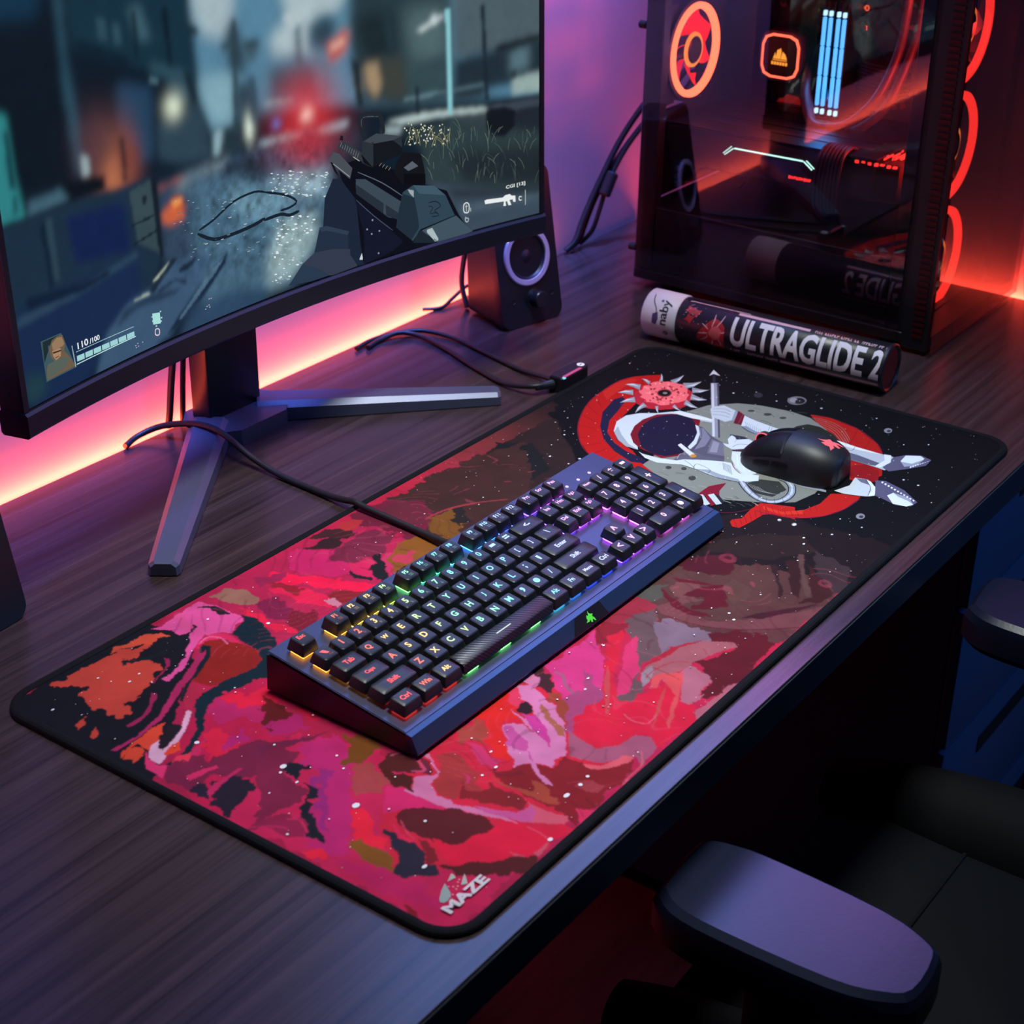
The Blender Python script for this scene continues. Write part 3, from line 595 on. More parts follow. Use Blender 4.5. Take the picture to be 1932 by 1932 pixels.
8c1a28|0|778.8,321.3 777.5,321 776.4,321.6 776.1,322.7 776.9,323.7 778.3,324 779.4,323.4 779.6,322.3
b8323e|0|774.7,331.2 773,330.6 771.9,331 771.9,332 773.2,333.2 774.9,333.8 776,333.5 776,332.4
f58a8c|0|792.8,359.4 791.3,358.9 790.3,359.4 790.2,360.4 791.1,361.5 792.6,362 793.7,361.5 793.8,360.4
8c1a28|0|775.8,332.6 774.5,332.3 773.5,332.9 773.3,333.9 774.1,334.9 775.3,335.2 776.4,334.6 776.6,333.6
b8323e|0|787.4,325.5 786,325.2 785,325.6 784.9,326.7 785.8,327.7 787.1,328.1 788.2,327.6 788.3,326.5
f58a8c|0|780.5,326.4 779.2,326 778.3,326.2 778.4,327 779.4,327.9 780.7,328.4 781.6,328.2 781.5,327.4
8c1a28|0|810.5,342 809.4,341.7 808.4,342.2 808.3,343.1 809.1,343.9 810.3,344.3 811.2,343.8 811.3,342.9
b8323e|0|780.8,332.9 779.2,332.2 778.3,332.4 778.5,333.2 779.7,334.3 781.3,334.9 782.2,334.8 782,334
f58a8c|0|810.7,354.6 809.4,354.1 808.4,354.4 808.5,355.2 809.5,356.1 810.8,356.6 811.7,356.4 811.7,355.5
8c1a28|0|808.5,332 806.7,331.5 805.4,332 805.3,333.2 806.6,334.5 808.3,335 809.6,334.5 809.7,333.3
b8323e|0|800.7,325.1 799.3,324.7 798.3,325.1 798.2,326.1 799.1,327.1 800.5,327.5 801.5,327.1 801.6,326.1
f58a8c|0|775.7,339 774.6,338.7 773.8,339 773.7,339.8 774.5,340.6 775.6,341 776.4,340.7 776.5,339.8
8c1a28|0|814.9,355 813.3,354.4 812.3,354.5 812.5,355.4 813.8,356.5 815.4,357.2 816.4,357 816.2,356.1
b8323e|0|789.2,346 787.8,345.4 786.9,345.6 787,346.4 788.1,347.4 789.5,348 790.4,347.8 790.2,346.9
f58a8c|0|790,324.3 788.3,323.7 787.2,323.9 787.4,324.9 788.7,326 790.3,326.7 791.4,326.4 791.2,325.5
8c1a28|0|782,345.5 780.2,344.9 779,345.4 778.9,346.7 780.1,347.9 781.8,348.5 783.1,348 783.2,346.7
b8323e|0|802,345.5 800.6,345.2 799.4,345.7 799.2,346.9 800.2,347.9 801.6,348.3 802.8,347.8 803,346.6
f58a8c|0|814.8,346.1 813.2,345.5 812,346 812,347.1 813.2,348.2 814.8,348.8 816,348.4 816,347.2
8c1a28|0|810.9,342 809.6,341.7 808.7,342.1 808.6,343.1 809.4,344 810.6,344.3 811.5,343.9 811.7,342.9
b8323e|0|766.5,339.2 765,338.6 764,338.8 764.1,339.7 765.2,340.8 766.7,341.4 767.7,341.1 767.6,340.2
f58a8c|0|806.1,341 804.5,340.6 803.4,341 803.3,342.2 804.4,343.3 805.9,343.8 807.1,343.3 807.2,342.2
8c1a28|0|803.3,327.4 801.6,326.9 800.4,327.4 800.4,328.5 801.5,329.7 803.2,330.2 804.4,329.8 804.5,328.6
b8323e|0|778.1,339 776.7,338.4 775.6,338.7 775.7,339.7 776.8,340.7 778.2,341.3 779.3,341 779.2,340
f58a8c|0|769.3,324.7 767.8,324.2 766.8,324.4 766.9,325.4 768,326.4 769.5,327 770.5,326.7 770.4,325.8
8c1a28|0|772.9,333.3 771.5,332.9 770.3,333.5 770.2,334.6 771.1,335.7 772.5,336.1 773.7,335.5 773.8,334.4
b8323e|0|796.2,351.3 795,351 794.1,351.4 794,352.4 794.7,353.3 795.9,353.6 796.9,353.2 797,352.2
f58a8c|0|784.7,350.7 783.4,350.3 782.5,350.6 782.5,351.5 783.3,352.4 784.5,352.8 785.4,352.4 785.5,351.5
8c1a28|0|776.3,335.9 774.8,335.4 773.7,335.6 773.8,336.6 775,337.7 776.5,338.3 777.6,338 777.5,337
b8323e|0|817.3,332.3 815.6,331.7 814.5,331.9 814.6,333 815.8,334.1 817.5,334.7 818.6,334.4 818.5,333.4
f58a8c|0|792.4,361.3 790.9,360.7 789.9,360.9 790,361.7 791.2,362.8 792.8,363.5 793.8,363.3 793.6,362.4
8c1a28|0|792.7,353.7 791,353.1 789.8,353.6 789.8,354.7 790.9,355.9 792.6,356.5 793.8,356.1 793.8,354.9
b8323e|0|808.8,339.9 807.3,339.4 806.3,339.7 806.3,340.7 807.4,341.7 808.9,342.2 810,341.9 809.9,341
f58a8c|0|798.5,318.1 797.1,317.7 796.1,318.1 796,319.1 797,320.2 798.4,320.6 799.4,320.1 799.5,319.1
8c1a28|0|801.5,360.2 799.9,359.7 798.7,360.2 798.6,361.4 799.7,362.5 801.3,363 802.5,362.5 802.6,361.4
b8323e|0|772.7,318.6 771.1,318 770,318.3 770.1,319.3 771.3,320.4 772.9,321 774,320.7 773.9,319.8
f58a8c|0|781,351.9 779.7,351.6 778.7,352.2 778.4,353.3 779.1,354.2 780.3,354.5 781.4,353.9 781.7,352.8
8c1a28|0|778.7,333.2 777.4,332.7 776.6,332.9 776.6,333.7 777.6,334.6 778.9,335 779.7,334.8 779.6,334.1
b8323e|0|805.1,333.2 803.5,332.6 802.4,332.7 802.6,333.6 803.9,334.7 805.6,335.4 806.6,335.2 806.4,334.3
f58a8c|0|781.9,349.1 780.3,348.6 779.1,349 779.1,350.1 780.2,351.3 781.8,351.8 783,351.4 783,350.3
8c1a28|0|781.1,328.8 779.5,328.2 778.4,328.5 778.5,329.5 779.6,330.6 781.2,331.2 782.3,330.9 782.3,329.9
b8323e|0|803.8,332.4 802.4,332 801.3,332.5 801.2,333.6 802.2,334.6 803.6,335 804.7,334.5 804.8,333.5
f58a8c|0|807.3,335.9 806.1,335.6 805.3,335.9 805.2,336.8 806,337.6 807.1,337.9 808,337.6 808.1,336.8
8c1a28|0|805.2,336.6 803.9,336.2 803,336.6 803,337.4 803.9,338.3 805.1,338.7 806.1,338.4 806.1,337.5
b8323e|0|802.2,333.6 800.7,333.1 799.7,333.3 799.7,334.3 800.9,335.4 802.4,335.9 803.4,335.6 803.4,334.7
f58a8c|0|781.9,321.2 780.8,320.9 779.9,321.3 779.8,322.2 780.5,323 781.6,323.3 782.5,322.9 782.6,322
8c1a28|0|794.3,351.6 792.6,350.9 791.6,351.1 791.7,352.1 793,353.2 794.7,353.9 795.8,353.7 795.6,352.8
b8323e|0|810.7,339.5 809.6,339.1 808.7,339.5 808.6,340.4 809.4,341.2 810.5,341.5 811.4,341.2 811.5,340.3
f58a8c|0|804.2,346.8 802.7,346.3 801.6,346.7 801.6,347.7 802.7,348.8 804.2,349.3 805.3,348.9 805.3,347.9
8c1a28|0|803.6,344.6 802.1,343.9 801.1,344.1 801.2,345 802.5,346 804,346.7 805,346.5 804.8,345.6
b8323e|0|795.5,323.7 794.3,323.3 793.5,323.5 793.5,324.3 794.4,325.1 795.6,325.6 796.4,325.3 796.4,324.6
f58a8c|0|776.6,318.7 775.3,318.4 774.3,318.9 774.1,320 774.9,320.9 776.2,321.2 777.3,320.7 777.4,319.7
8c1a28|0|792.1,353.7 790.8,353.2 789.9,353.5 790,354.3 791,355.2 792.3,355.7 793.2,355.5 793.1,354.7
7c2830|0|796,332.3 793.1,331 790,330.3 787,330.5 784.5,331.4 782.6,333 781.6,335.1 781.6,337.6 782.4,340.1 784.2,342.4 786.6,344.4 789.6,345.7 792.7,346.4 795.6,346.2 798.2,345.3 800.1,343.7 801.1,341.6 801.2,339.1 800.3,336.6 798.5,334.2
0c0a0e|0|795.3,333.3 793,332.3 790.6,331.9 788.3,332.1 786.3,332.9 784.7,334.3 783.9,336.1 783.7,338 784.3,340 785.6,341.9 787.4,343.4 789.6,344.4 792,344.8 794.4,344.6 796.4,343.8 798,342.4 798.9,340.6 799,338.6 798.4,336.6 797.1,334.8
8c8478|0|793.2,335.9 791.8,335.4 790.4,335.6 789.3,336.4 788.9,337.6 789.2,338.8 790.2,339.8 791.6,340.3 793,340.1 794.1,339.3 794.5,338.1 794.2,336.9
8c8c9a|0|844.2,313.6 849.4,306.9 730.1,236.9 728.6,245.6
c4c6d0|0|843.2,312.3 844.9,310.1 729.3,242.4 728.9,244.8
4c4a58|0|846.9,307.6 848.6,306.4 730.1,236.9 730.1,239.1
2a2a36|0|865.2,323.1 866.8,321.1 847.3,309.6 845.5,311.9
c8cad2|0|877.7,329.3 859.8,324.7 867.5,323.8 867.2,315.3
c4ccd4|0|680,328.8 700.8,338.9 718.8,339.2 732.5,331 743.5,316.8 762.5,301.8 763.4,281.5 763.5,264.4 756.8,261.9 751.5,282.7 732.8,311.6 707.1,312.2 679.8,301.9 657.6,286.5 657.3,299.9 666.1,315.1
9aa2ac|0|677.9,326.9 691.9,331.7 677.5,318.3 663.3,301 658,288.1 656.9,299.6 665,314.3
74101f|0|682.9,311.4 702,318.7 720.4,320.6 739.8,315.9 757.5,298.7 754.9,273.7 733.7,264 708.2,251.7 671.3,247 655.7,258.6 661.2,286.1 668.4,298.8
1a1430|0|687.4,305.6 709.5,313.7 728.7,314.6 743.7,308.5 754.5,296.9 753.5,282.5 733.7,264 713.3,254.1 690,248.9 674.7,249 661.9,257.1 658,270.7 664.2,286.6
c8d0d6|0|654.5,283.9 652.5,277.9 653.9,260.2 661.2,240.9 669.1,239.1 654.5,236.9 650.1,244.7 644.1,256.7 646,271.2
d4dade|0|749.6,307.9 761.3,302.4 764,281.8 764,264.7 758.9,263.8 753.5,283.9 753.3,300.4
18141f|0.5|752.8,300.1 753,283.6 758.9,263.8
545064|0|741.7,272.1 741.5,263.2 727.7,244.4 722.2,229.3 689.4,208.6 685.5,226.5 685.4,246.1 696,249.8 713.7,253.6 728.5,261.6
c6ccd2|0|742.2,272.4 740.9,267.6 725.1,256.9 703.9,248.5 689.9,246.8 692.2,251.3 709.5,254.5 727.1,261.1
77758a|0|739.3,266 739.2,260.5 724.3,244.4 704.5,238.9 691.2,243 715.8,250.9
1a1626|0.5|741.2,265.8 723.7,254.1 704.9,247.1 688.6,244.1
6b687c|0|722.6,242.1 721.3,228.1 695.9,213 691.6,229.4
8a889a|0|720.1,238.7 718.9,231.3 698.7,222.4 695.3,228.9
5a576a|0|659.3,247.6 673.6,248.4 683.1,244.8 685.5,226.5 689.1,209.1 683.4,205.8 674.3,230.4 660.1,240.2
c8d2d8|0|657,246.3 666.2,240 678,222.1 685.5,206.4 687.1,198.9 677.4,188.4 671.9,179 678.8,165.8 668.7,160.7 656,172.6 651.3,192.6 654.5,221.3 654.5,236.9
9098a4|0|654.5,221.3 654.4,205.8 651.3,192.6 656,172.6 660.4,177.6 659,195.7 661,209.7
20202c|0.6|654.5,236.9 654.5,221.3 651.3,192.6 656,172.6
20202c|0.5|665.5,239.6 661.1,230.4 655.3,221.2
20202c|0.5|654.3,222.5 665.3,225.1 661.7,208.8 653.7,206.7
24242e|0.6|682.7,206.7 669.5,198.6
24242e|0.6|682.5,205.3 668.8,196.6
24242e|0.6|682.2,203.9 668.1,194.7
24242e|0.6|682,202.5 667.3,192.7
24242e|0.6|681.8,201.1 666.6,190.8
24242e|0.6|681.6,199.7 665.8,188.9
24242e|0.6|681.4,198.3 665.1,186.9
b9c0ca|0|785.2,279.8 792.3,280.4 801.6,273.2 797.3,257 774.9,247.9 766.4,251.8 769.4,269.2
2a2836|0.5|786.7,277.8 793.8,268.8 791.7,259.4
2a2836|0.5|780.8,275.8 786.8,264.8 784.9,256.2
2a2836|0.5|774.2,272.4 778.9,261.6 778.2,253.1
8a94a4|0|796.9,257.5 794.9,252.9 773.9,244.5 774.2,248.8
661426|0|798.9,254.9 792.8,243.6 769.9,235.6 769,243.8
a0566a|0.6|793.9,247 770.1,239.1
c4ccd4|0|792.5,244.1 788.1,226.2 784.7,200.4 775.8,193.7 765.4,198 759.1,213 767.4,234.2
8088a0|0|767.4,234.2 759.1,213 765.4,198 765.3,216.4 770.7,230
20202c|0.6|792.5,244.1 788.1,226.2 784.7,200.4
20202c|0.6|767.4,234.2 759.9,218.7 764.7,197.6
2a2a36|0.5|785.2,211.3 763.1,203.3
2a2a36|0.5|784.1,208.1 764.1,201
34343f|0.5|778.8,235.8 770.7,230
34343f|0.5|778.1,233 769.8,227.1
34343f|0.5|777.4,230.2 768.8,224.2
34343f|0.5|776.7,227.4 767.9,221.2
34343f|0.5|776,224.6 766.9,218.3
34343f|0.5|775.2,221.8 766,215.4
34343f|0.5|774.5,219.1 765,212.5
34343f|0.5|773.8,216.3 764.1,209.7
30303e|0|743.3,233.3 747,219.5 737.6,196 687.9,166.4 708.5,190.3 711.3,212.6
c6ced6|0|721,228.6 722.1,222.7 732.3,229.5 742.4,230.9 740.5,225.8 736.3,222.1 745,213.1 741.7,204.1 727.2,200.7 713.6,213.9 716.8,222.9
2a2a36|0.5|718.3,216.6 727.8,215.4 733.7,205.6
2a2a36|0.5|736.3,222.1 729.3,220.1
c8d2d8|0|710,212.1 719.7,196.5 709.3,185 691.1,170.6 680.5,169.9 670.4,176.9 680.1,191.2 694.5,204.2
94a0ac|0|719.7,196.5 709.3,185 691.1,170.6 680.5,169.9 699,181.3
74181c|0.9|713.6,213.9 718.1,206 720,196.1
74181c|0.9|687.8,200 678.3,191.4 671.6,181.4
e8f0f2|0.8|707.1,205 684.8,191.3
e8f0f2|0.8|709.9,201.4 679.3,181.8
e8f0f2|0.8|711.5,197.2 680.1,176.6
ccd4da|0|666.1,178.3 676.7,172.8 679.2,165.4 668.3,163.2 658.3,170.1
cfd2d4|0|690.5,261.4 695.2,260.7 682.1,237.4 673.7,236.6
8a8c92|0|689.1,259.7 675.5,237.4 673.7,236.6 689.2,260.4
c08028|0|680.1,234.3 678.3,233.7 676.4,233.9 675.1,234.8 674.6,236.2 675.1,237.8 676.5,239 678.3,239.7 680.2,239.5 681.5,238.6 682,237.2 681.5,235.6
a8acb4|0.6|677.1,243.9 674.7,249 662.5,245.6
7a1228|0|610.9,191.8 630.6,192 646.6,182.4 628.1,179.3 607.2,167.3 596.5,169.8 611.7,184.8
b8c4cc|0|607.7,190.8 612.8,188.1 600,172.8 591.5,175.5
b8c4cc|0|614.9,183.8 620.3,180.7 606.6,164.3 601.9,167.7
24222c|0|620.4,180.5 619.7,174.5 611.9,165.1 606.6,164.3
1d1c2c|7.5|658.2,173.1 645.4,159 636.6,143 637.6,130.8 647,124 662.1,123.5 676.4,129.8 684.6,138.8 685.8,147.2
8f96a8|5.6|658.2,173.1 645.4,159 636.6,143 637.6,130.8 647,124 662.1,123.5 676.4,129.8 684.6,138.8 685.8,147.2
b8c0cc|2.2|658.2,173.1 645.4,159 636.6,143 637.6,130.8 647,124 662.1,123.5 676.4,129.8 684.6,138.8 685.8,147.2
2a2a3c|0.6|653.5,165.2 644.1,163.4
2a2a3c|0.6|644.7,154.3 634,151.8
2a2a3c|0.6|641.5,144.8 631.3,141.8
2a2a3c|0.6|642.7,137.8 631.9,132.8
2a2a3c|0.6|645.3,131.6 635.5,125.5
2a2a3c|0.6|652.5,127.8 643.5,120.5
2a2a3c|0.6|663.2,127.5 657,119.2
2a2a3c|0.6|674.3,132.5 675,126.1
2a2a3c|0.6|681.7,139.8 691.2,138.8
8e94a4|0|687.3,161.1 689.9,143.3 684.8,141.5 684.2,159.4
8e94a4|0|687.3,141.1 688.8,122.2 689.7,101.5 685.8,99.5 682.6,119 683.1,138
b4bac4|0|788.4,152.6 795.6,140.8 793.3,120.9 793.3,90.9 794.3,82.3 777.4,77.3 761.6,76.2 763,93.6 763.2,119.1 775.6,133.8
5c5a70|0|777.2,131.7 777.3,111.7 773.4,87.3 768.4,79.4 763.8,94 764,118.1
dde3e8|0|789.1,150.7 795,140.5 793.3,120.9 792.3,93.3 787.9,116.8 788.2,140.1
1c1a28|0.6|763.2,119.1 763,93.6 761.6,76.2
1c1a28|0.5|792.5,121.9 783.8,120.6 781.2,126.5
5a5670|0|765.9,80.3 793.5,81.9 806.2,74.3 813.9,62.4 810.2,50.4 795.3,49.3 779.3,59.4 762.1,72.3
d8e0e6|0|794.3,92.1 796,85.4 781.6,79.2 764.3,82.3 764.9,87.8 782.1,85.8
d9e2ea|0|790.2,72.9 804.3,74.2 812.3,62.4 809.1,56.8 790.3,56.8 780.4,64.8
9aa0b0|0|788.9,72.1 791.1,62 806.7,56.4 790.3,56.8 780.4,64.8
e4e8ee|0|780.8,59.4 782.6,58.6 786.4,59.9 785,60.7
e4e8ee|0|784,58.4 785.8,57.5 789.2,58.6 787.8,59.5
e4e8ee|0|787.2,57.3 789,56.5 792,57.4 790.6,58.3
e4e8ee|0|790.5,56.3 792.3,55.4 794.9,56.2 793.4,57.1
e4e8ee|0|793.7,55.2 795.5,54.4 797.7,54.9 796.2,55.8
e4e8ee|0|796.9,54.2 798.7,53.3 800.5,53.7 799.1,54.6
e4e8ee|0|800.2,53.1 802,52.3 803.3,52.5 801.9,53.4
e4e8ee|0|803.4,52.1 805.2,51.2 806.2,51.2 804.7,52.1
e4e8ee|0|806.7,51 808.5,50.2 809,50 807.6,50.9
c4ccd2|0|693.3,95.1 712.3,88.6 730.3,91.8 734.1,81.2 723.5,67.3 706.6,61.1 700.3,66.5 693.2,84.8
6a6880|0|730,90.3 734.1,81.2 727.5,71.2 723.9,73.6 725,83.7
dde3e8|0|733.4,81.2 731.2,75.7 720.9,66.1 706.8,60.8 701.5,65 716,67.8
1c1a28|0.6|693.3,95.1 693.2,84.8 700.3,66.5 706.8,60.8
1c1a28|0.5|732,81.6 720.4,71.3 702.2,65.4
585470|0|736.8,74 741.4,66.1 733.9,43.7 718.2,23.7 706.8,25.2 700.9,37.3 704.9,49.8 707,60.5
d9e2ea|0|714.4,51.8 723.1,49.5 722.1,33.7 711.9,24.8 704.4,28.3 701.9,40.4
9aa0b0|0|723.1,49.5 722.1,33.7 711.9,24.8 715.8,32.1 718.1,42.5
e4e8ee|0|738.4,68.2 738.4,66.4 734.6,65.7 735.6,67.6
e4e8ee|0|736.7,64.2 736.5,62.4 732.9,61.7 734,63.8
e4e8ee|0|734.9,60.2 734.7,58.4 731.1,57.8 732.4,59.9
e4e8ee|0|733.2,56.3 732.9,54.4 729.4,53.9 730.7,56
e4e8ee|0|731.4,52.4 731.1,50.5 727.6,50 729.1,52.2
e4e8ee|0|729.7,48.5 729.2,46.5 725.9,46.1 727.5,48.3
e4e8ee|0|727.9,44.6 727.4,42.6 724.2,42.2 725.9,44.5
e4e8ee|0|726.2,40.7 725.6,38.7 722.5,38.4 724.3,40.7
e4e8ee|0|724.5,36.9 723.9,34.9 720.8,34.5 722.8,36.9
e4e8ee|0|722.8,33.1 722.1,31 719.1,30.7 721.2,33.1
e4e8ee|0|721.1,29.2 720.3,27.2 717.4,26.9 719.6,29.4
6c6a70|0|864.5,211.4 861.7,210.3 858.7,209.9 855.7,210.1 852.8,210.9 850.3,212.3 848.4,214.2 847.2,216.4 846.7,218.8 846.9,221.3 848,223.6 849.8,225.7 852.1,227.3 854.9,228.4 858,228.9 861,228.7 863.9,227.9 866.4,226.5 868.4,224.6 869.6,222.3 870.1,219.9 869.8,217.4 868.7,215 866.9,213
16141a|0|862.8,212.5 860.5,211.6 858,211.3 855.7,211.6 853.7,212.5 852.2,213.8 851.3,215.5 851.3,217.3 851.9,219.2 853.3,220.9 855.2,222.2 857.5,223.1 860,223.4 862.3,223.1 864.4,222.3 865.9,221 866.7,219.3 866.8,217.4 866.1,215.5 864.7,213.8
8c8a90|0|859.7,219.3 857.4,218.4 855,218.2 852.9,218.6 851.5,219.7 851,221.2 851.3,222.9 852.6,224.6 854.5,225.9 856.9,226.8 859.3,227.1 861.3,226.6 862.8,225.6 863.3,224.1 862.9,222.3 861.7,220.7
26242a|0|859.7,214.2 857.8,213.6 855.7,213.6 854.1,214.4 853.1,215.6 852.9,217.2 853.7,218.7 855.3,219.9 857.2,220.6 859.3,220.5 861,219.8 862,218.5 862.1,216.9 861.3,215.4
86848c|0|850,109.3 847.7,108.6 845.3,108.4 843.3,108.9 842,110 841.4,111.4 841.8,113 843.1,114.5 845,115.7 847.3,116.5 849.7,116.6 851.7,116.1 853.1,115.1 853.6,113.7 853.2,112.1 851.9,110.5
3a383f|0|848.4,109.9 846.8,109.5 845.4,109.6 844.4,110.2 844.2,111.2 844.7,112.2 845.9,113.1 847.4,113.5 848.8,113.3 849.8,112.7 850.1,111.7 849.5,110.7
86848c|0|663.6,49.8 661.5,49.1 659.3,49 657.4,49.6 656,50.6 655.4,52.1 655.7,53.7 656.8,55.2 658.6,56.3 660.7,57 662.9,57.1 664.8,56.6 666.2,55.5 666.8,54.1 666.5,52.5 665.4,51
3a383f|0|662.1,50.5 660.7,50.1 659.3,50.3 658.4,51 658.1,51.9 658.5,53 659.5,53.8 660.9,54.1 662.3,54 663.3,53.3 663.6,52.3 663.1,51.3
2c2c36|0|848.9,254.2 846,253.1 843.2,253 840.9,253.9 839.6,255.5 839.6,257.6 840.9,259.8 843.2,261.6 846.1,262.7 849,262.8 851.3,261.9 852.6,260.3 852.5,258.2 851.3,256
86848c|0|611.3,105.9 609.7,105.5 608.2,105.8 607.5,106.8 607.8,108 608.9,109 610.5,109.4 611.9,109.1 612.7,108.2 612.4,107
86848c|0|612.2,91.1 610.2,90.6 608.4,91 607.5,92.1 607.8,93.7 609.3,95 611.4,95.5 613.2,95.1 614.1,93.9 613.7,92.4
8f9c96|0|42.3,41.4 40.1,37.7 37.3,32.9 34.7,30.6 30.4,29.7 27.1,30.4 26.4,32.7 28.1,34.7 30.6,36 35.7,38.8
a8a89e|0|52.1,44 52.2,41.9 50.6,39.2 47.8,39.9 44.5,40.9
a8a89e|0|57.2,37.2 54.9,34.3 50.5,29.6 48.7,31 47.2,32.3 52.8,35.3
e8a8a0|0|41.3,37 41,36.9 40.6,37.1 40.4,37.6 40.6,37.9 41,38 41.4,37.8 41.5,37.3
e8a8a0|0|43.2,34.6 42.8,34.5 42.4,34.7 42.3,35.2 42.4,35.5 42.8,35.6 43.2,35.4 43.4,34.9
e8a8a0|0|42.5,31.6 42.1,31.6 41.7,31.8 41.6,32.2 41.8,32.6 42.2,32.7 42.5,32.4 42.7,32
e8a8a0|0|37.1,30.3 36.7,30.2 36.3,30.5 36.2,30.9 36.3,31.3 36.7,31.3 37.1,31.1 37.3,30.7
e8a8a0|0|50.9,35.8 50.5,35.7 50.2,35.9 50,36.4 50.2,36.7 50.6,36.8 51,36.6 51.1,36.1
e8a8a0|0|48.4,34.8 48,34.7 47.6,35 47.5,35.4 47.7,35.8 48.1,35.8 48.5,35.6 48.6,35.2
e8a8a0|0|45.3,32.6 44.9,32.6 44.6,32.8 44.4,33.2 44.6,33.6 45,33.7 45.4,33.4 45.5,33"""
PAD_ST=[(72.1, 206.7, 2.6), (69.0, 137.9, 2.9), (47.3, 61.7, 2.2), (65.7, 203.3, 1.2), (64.4, 186.9, 1.4), (103.9, 185.6, 1.1), (87.2, 229.3, 1), (44.1, 193.3, 0.9), (18.8, 153.5, 1), (95.4, 171.9, 0.9), (163.3, 31.4, 2.8), (117.9, 13.3, 2.0), (292.4, 100.3, 1.5), (279.0, 93.8, 1.2), (189.7, 32.0, 1.4), (178.9, 30.7, 1.6), (83.8, 90.4, 1.2), (146.9, 90.7, 1.1), (172.7, 102.4, 1.4), (160.3, 88.8, 1.6), (70.3, 392.9, 1.1), (81.3, 370.7, 1.3), (93.0, 373.0, 1.2), (71.8, 206.5, 2.4), (205.1, 346.6, 1.6), (56.1, 274.5, 1.8), (180.7, 388.9, 1.1), (22.2, 387.1, 1.4), (441.1, 63.0, 1.2), (434.5, 54.9, 1.4), (482.8, 116.3, 0.9), (482.9, 57.1, 0.9), (583.5, 69.5, 1.3), (593.7, 74.7, 1.1), (610.5, 107.9, 1.5), (610.5, 92.9, 2.2), (614.1, 57.8, 1.2), (550.4, 117.5, 1), (338.7, 116.7, 1.4), (593.1, 345.2, 1.5), (605.9, 319.7, 1.4), (642.1, 362.1, 1.0), (615.0, 358.8, 0.9), (508.4, 381.2, 0.9), (470.8, 338.3, 0.8), (426.8, 365.7, 0.9), (590.3, 321.7, 1.1), (856.1, 190.4, 1.4), (841.1, 66.7, 1.0), (753.8, 53.4, 1.3), (751.3, 37.6, 1.3), (867.7, 134.4, 0.9), (826.0, 86.1, 0.9), (645.2, 65.2, 0.9), (593.1, 74.6, 1.2), (583.1, 69.4, 1.4), (613.6, 58.1, 1.0), (642.3, 42.7, 1.0), (835.1, 281.1, 1.3), (862.7, 292.4, 1.0), (836.9, 410.2, 0.9), (857.5, 416.6, 0.7), (844.2, 235.5, 1.1), (858.8, 244.0, 0.9)]
PAD_LOGO=((20.8, 19.8), (61.8, 20.4), (21.6, 28.0))
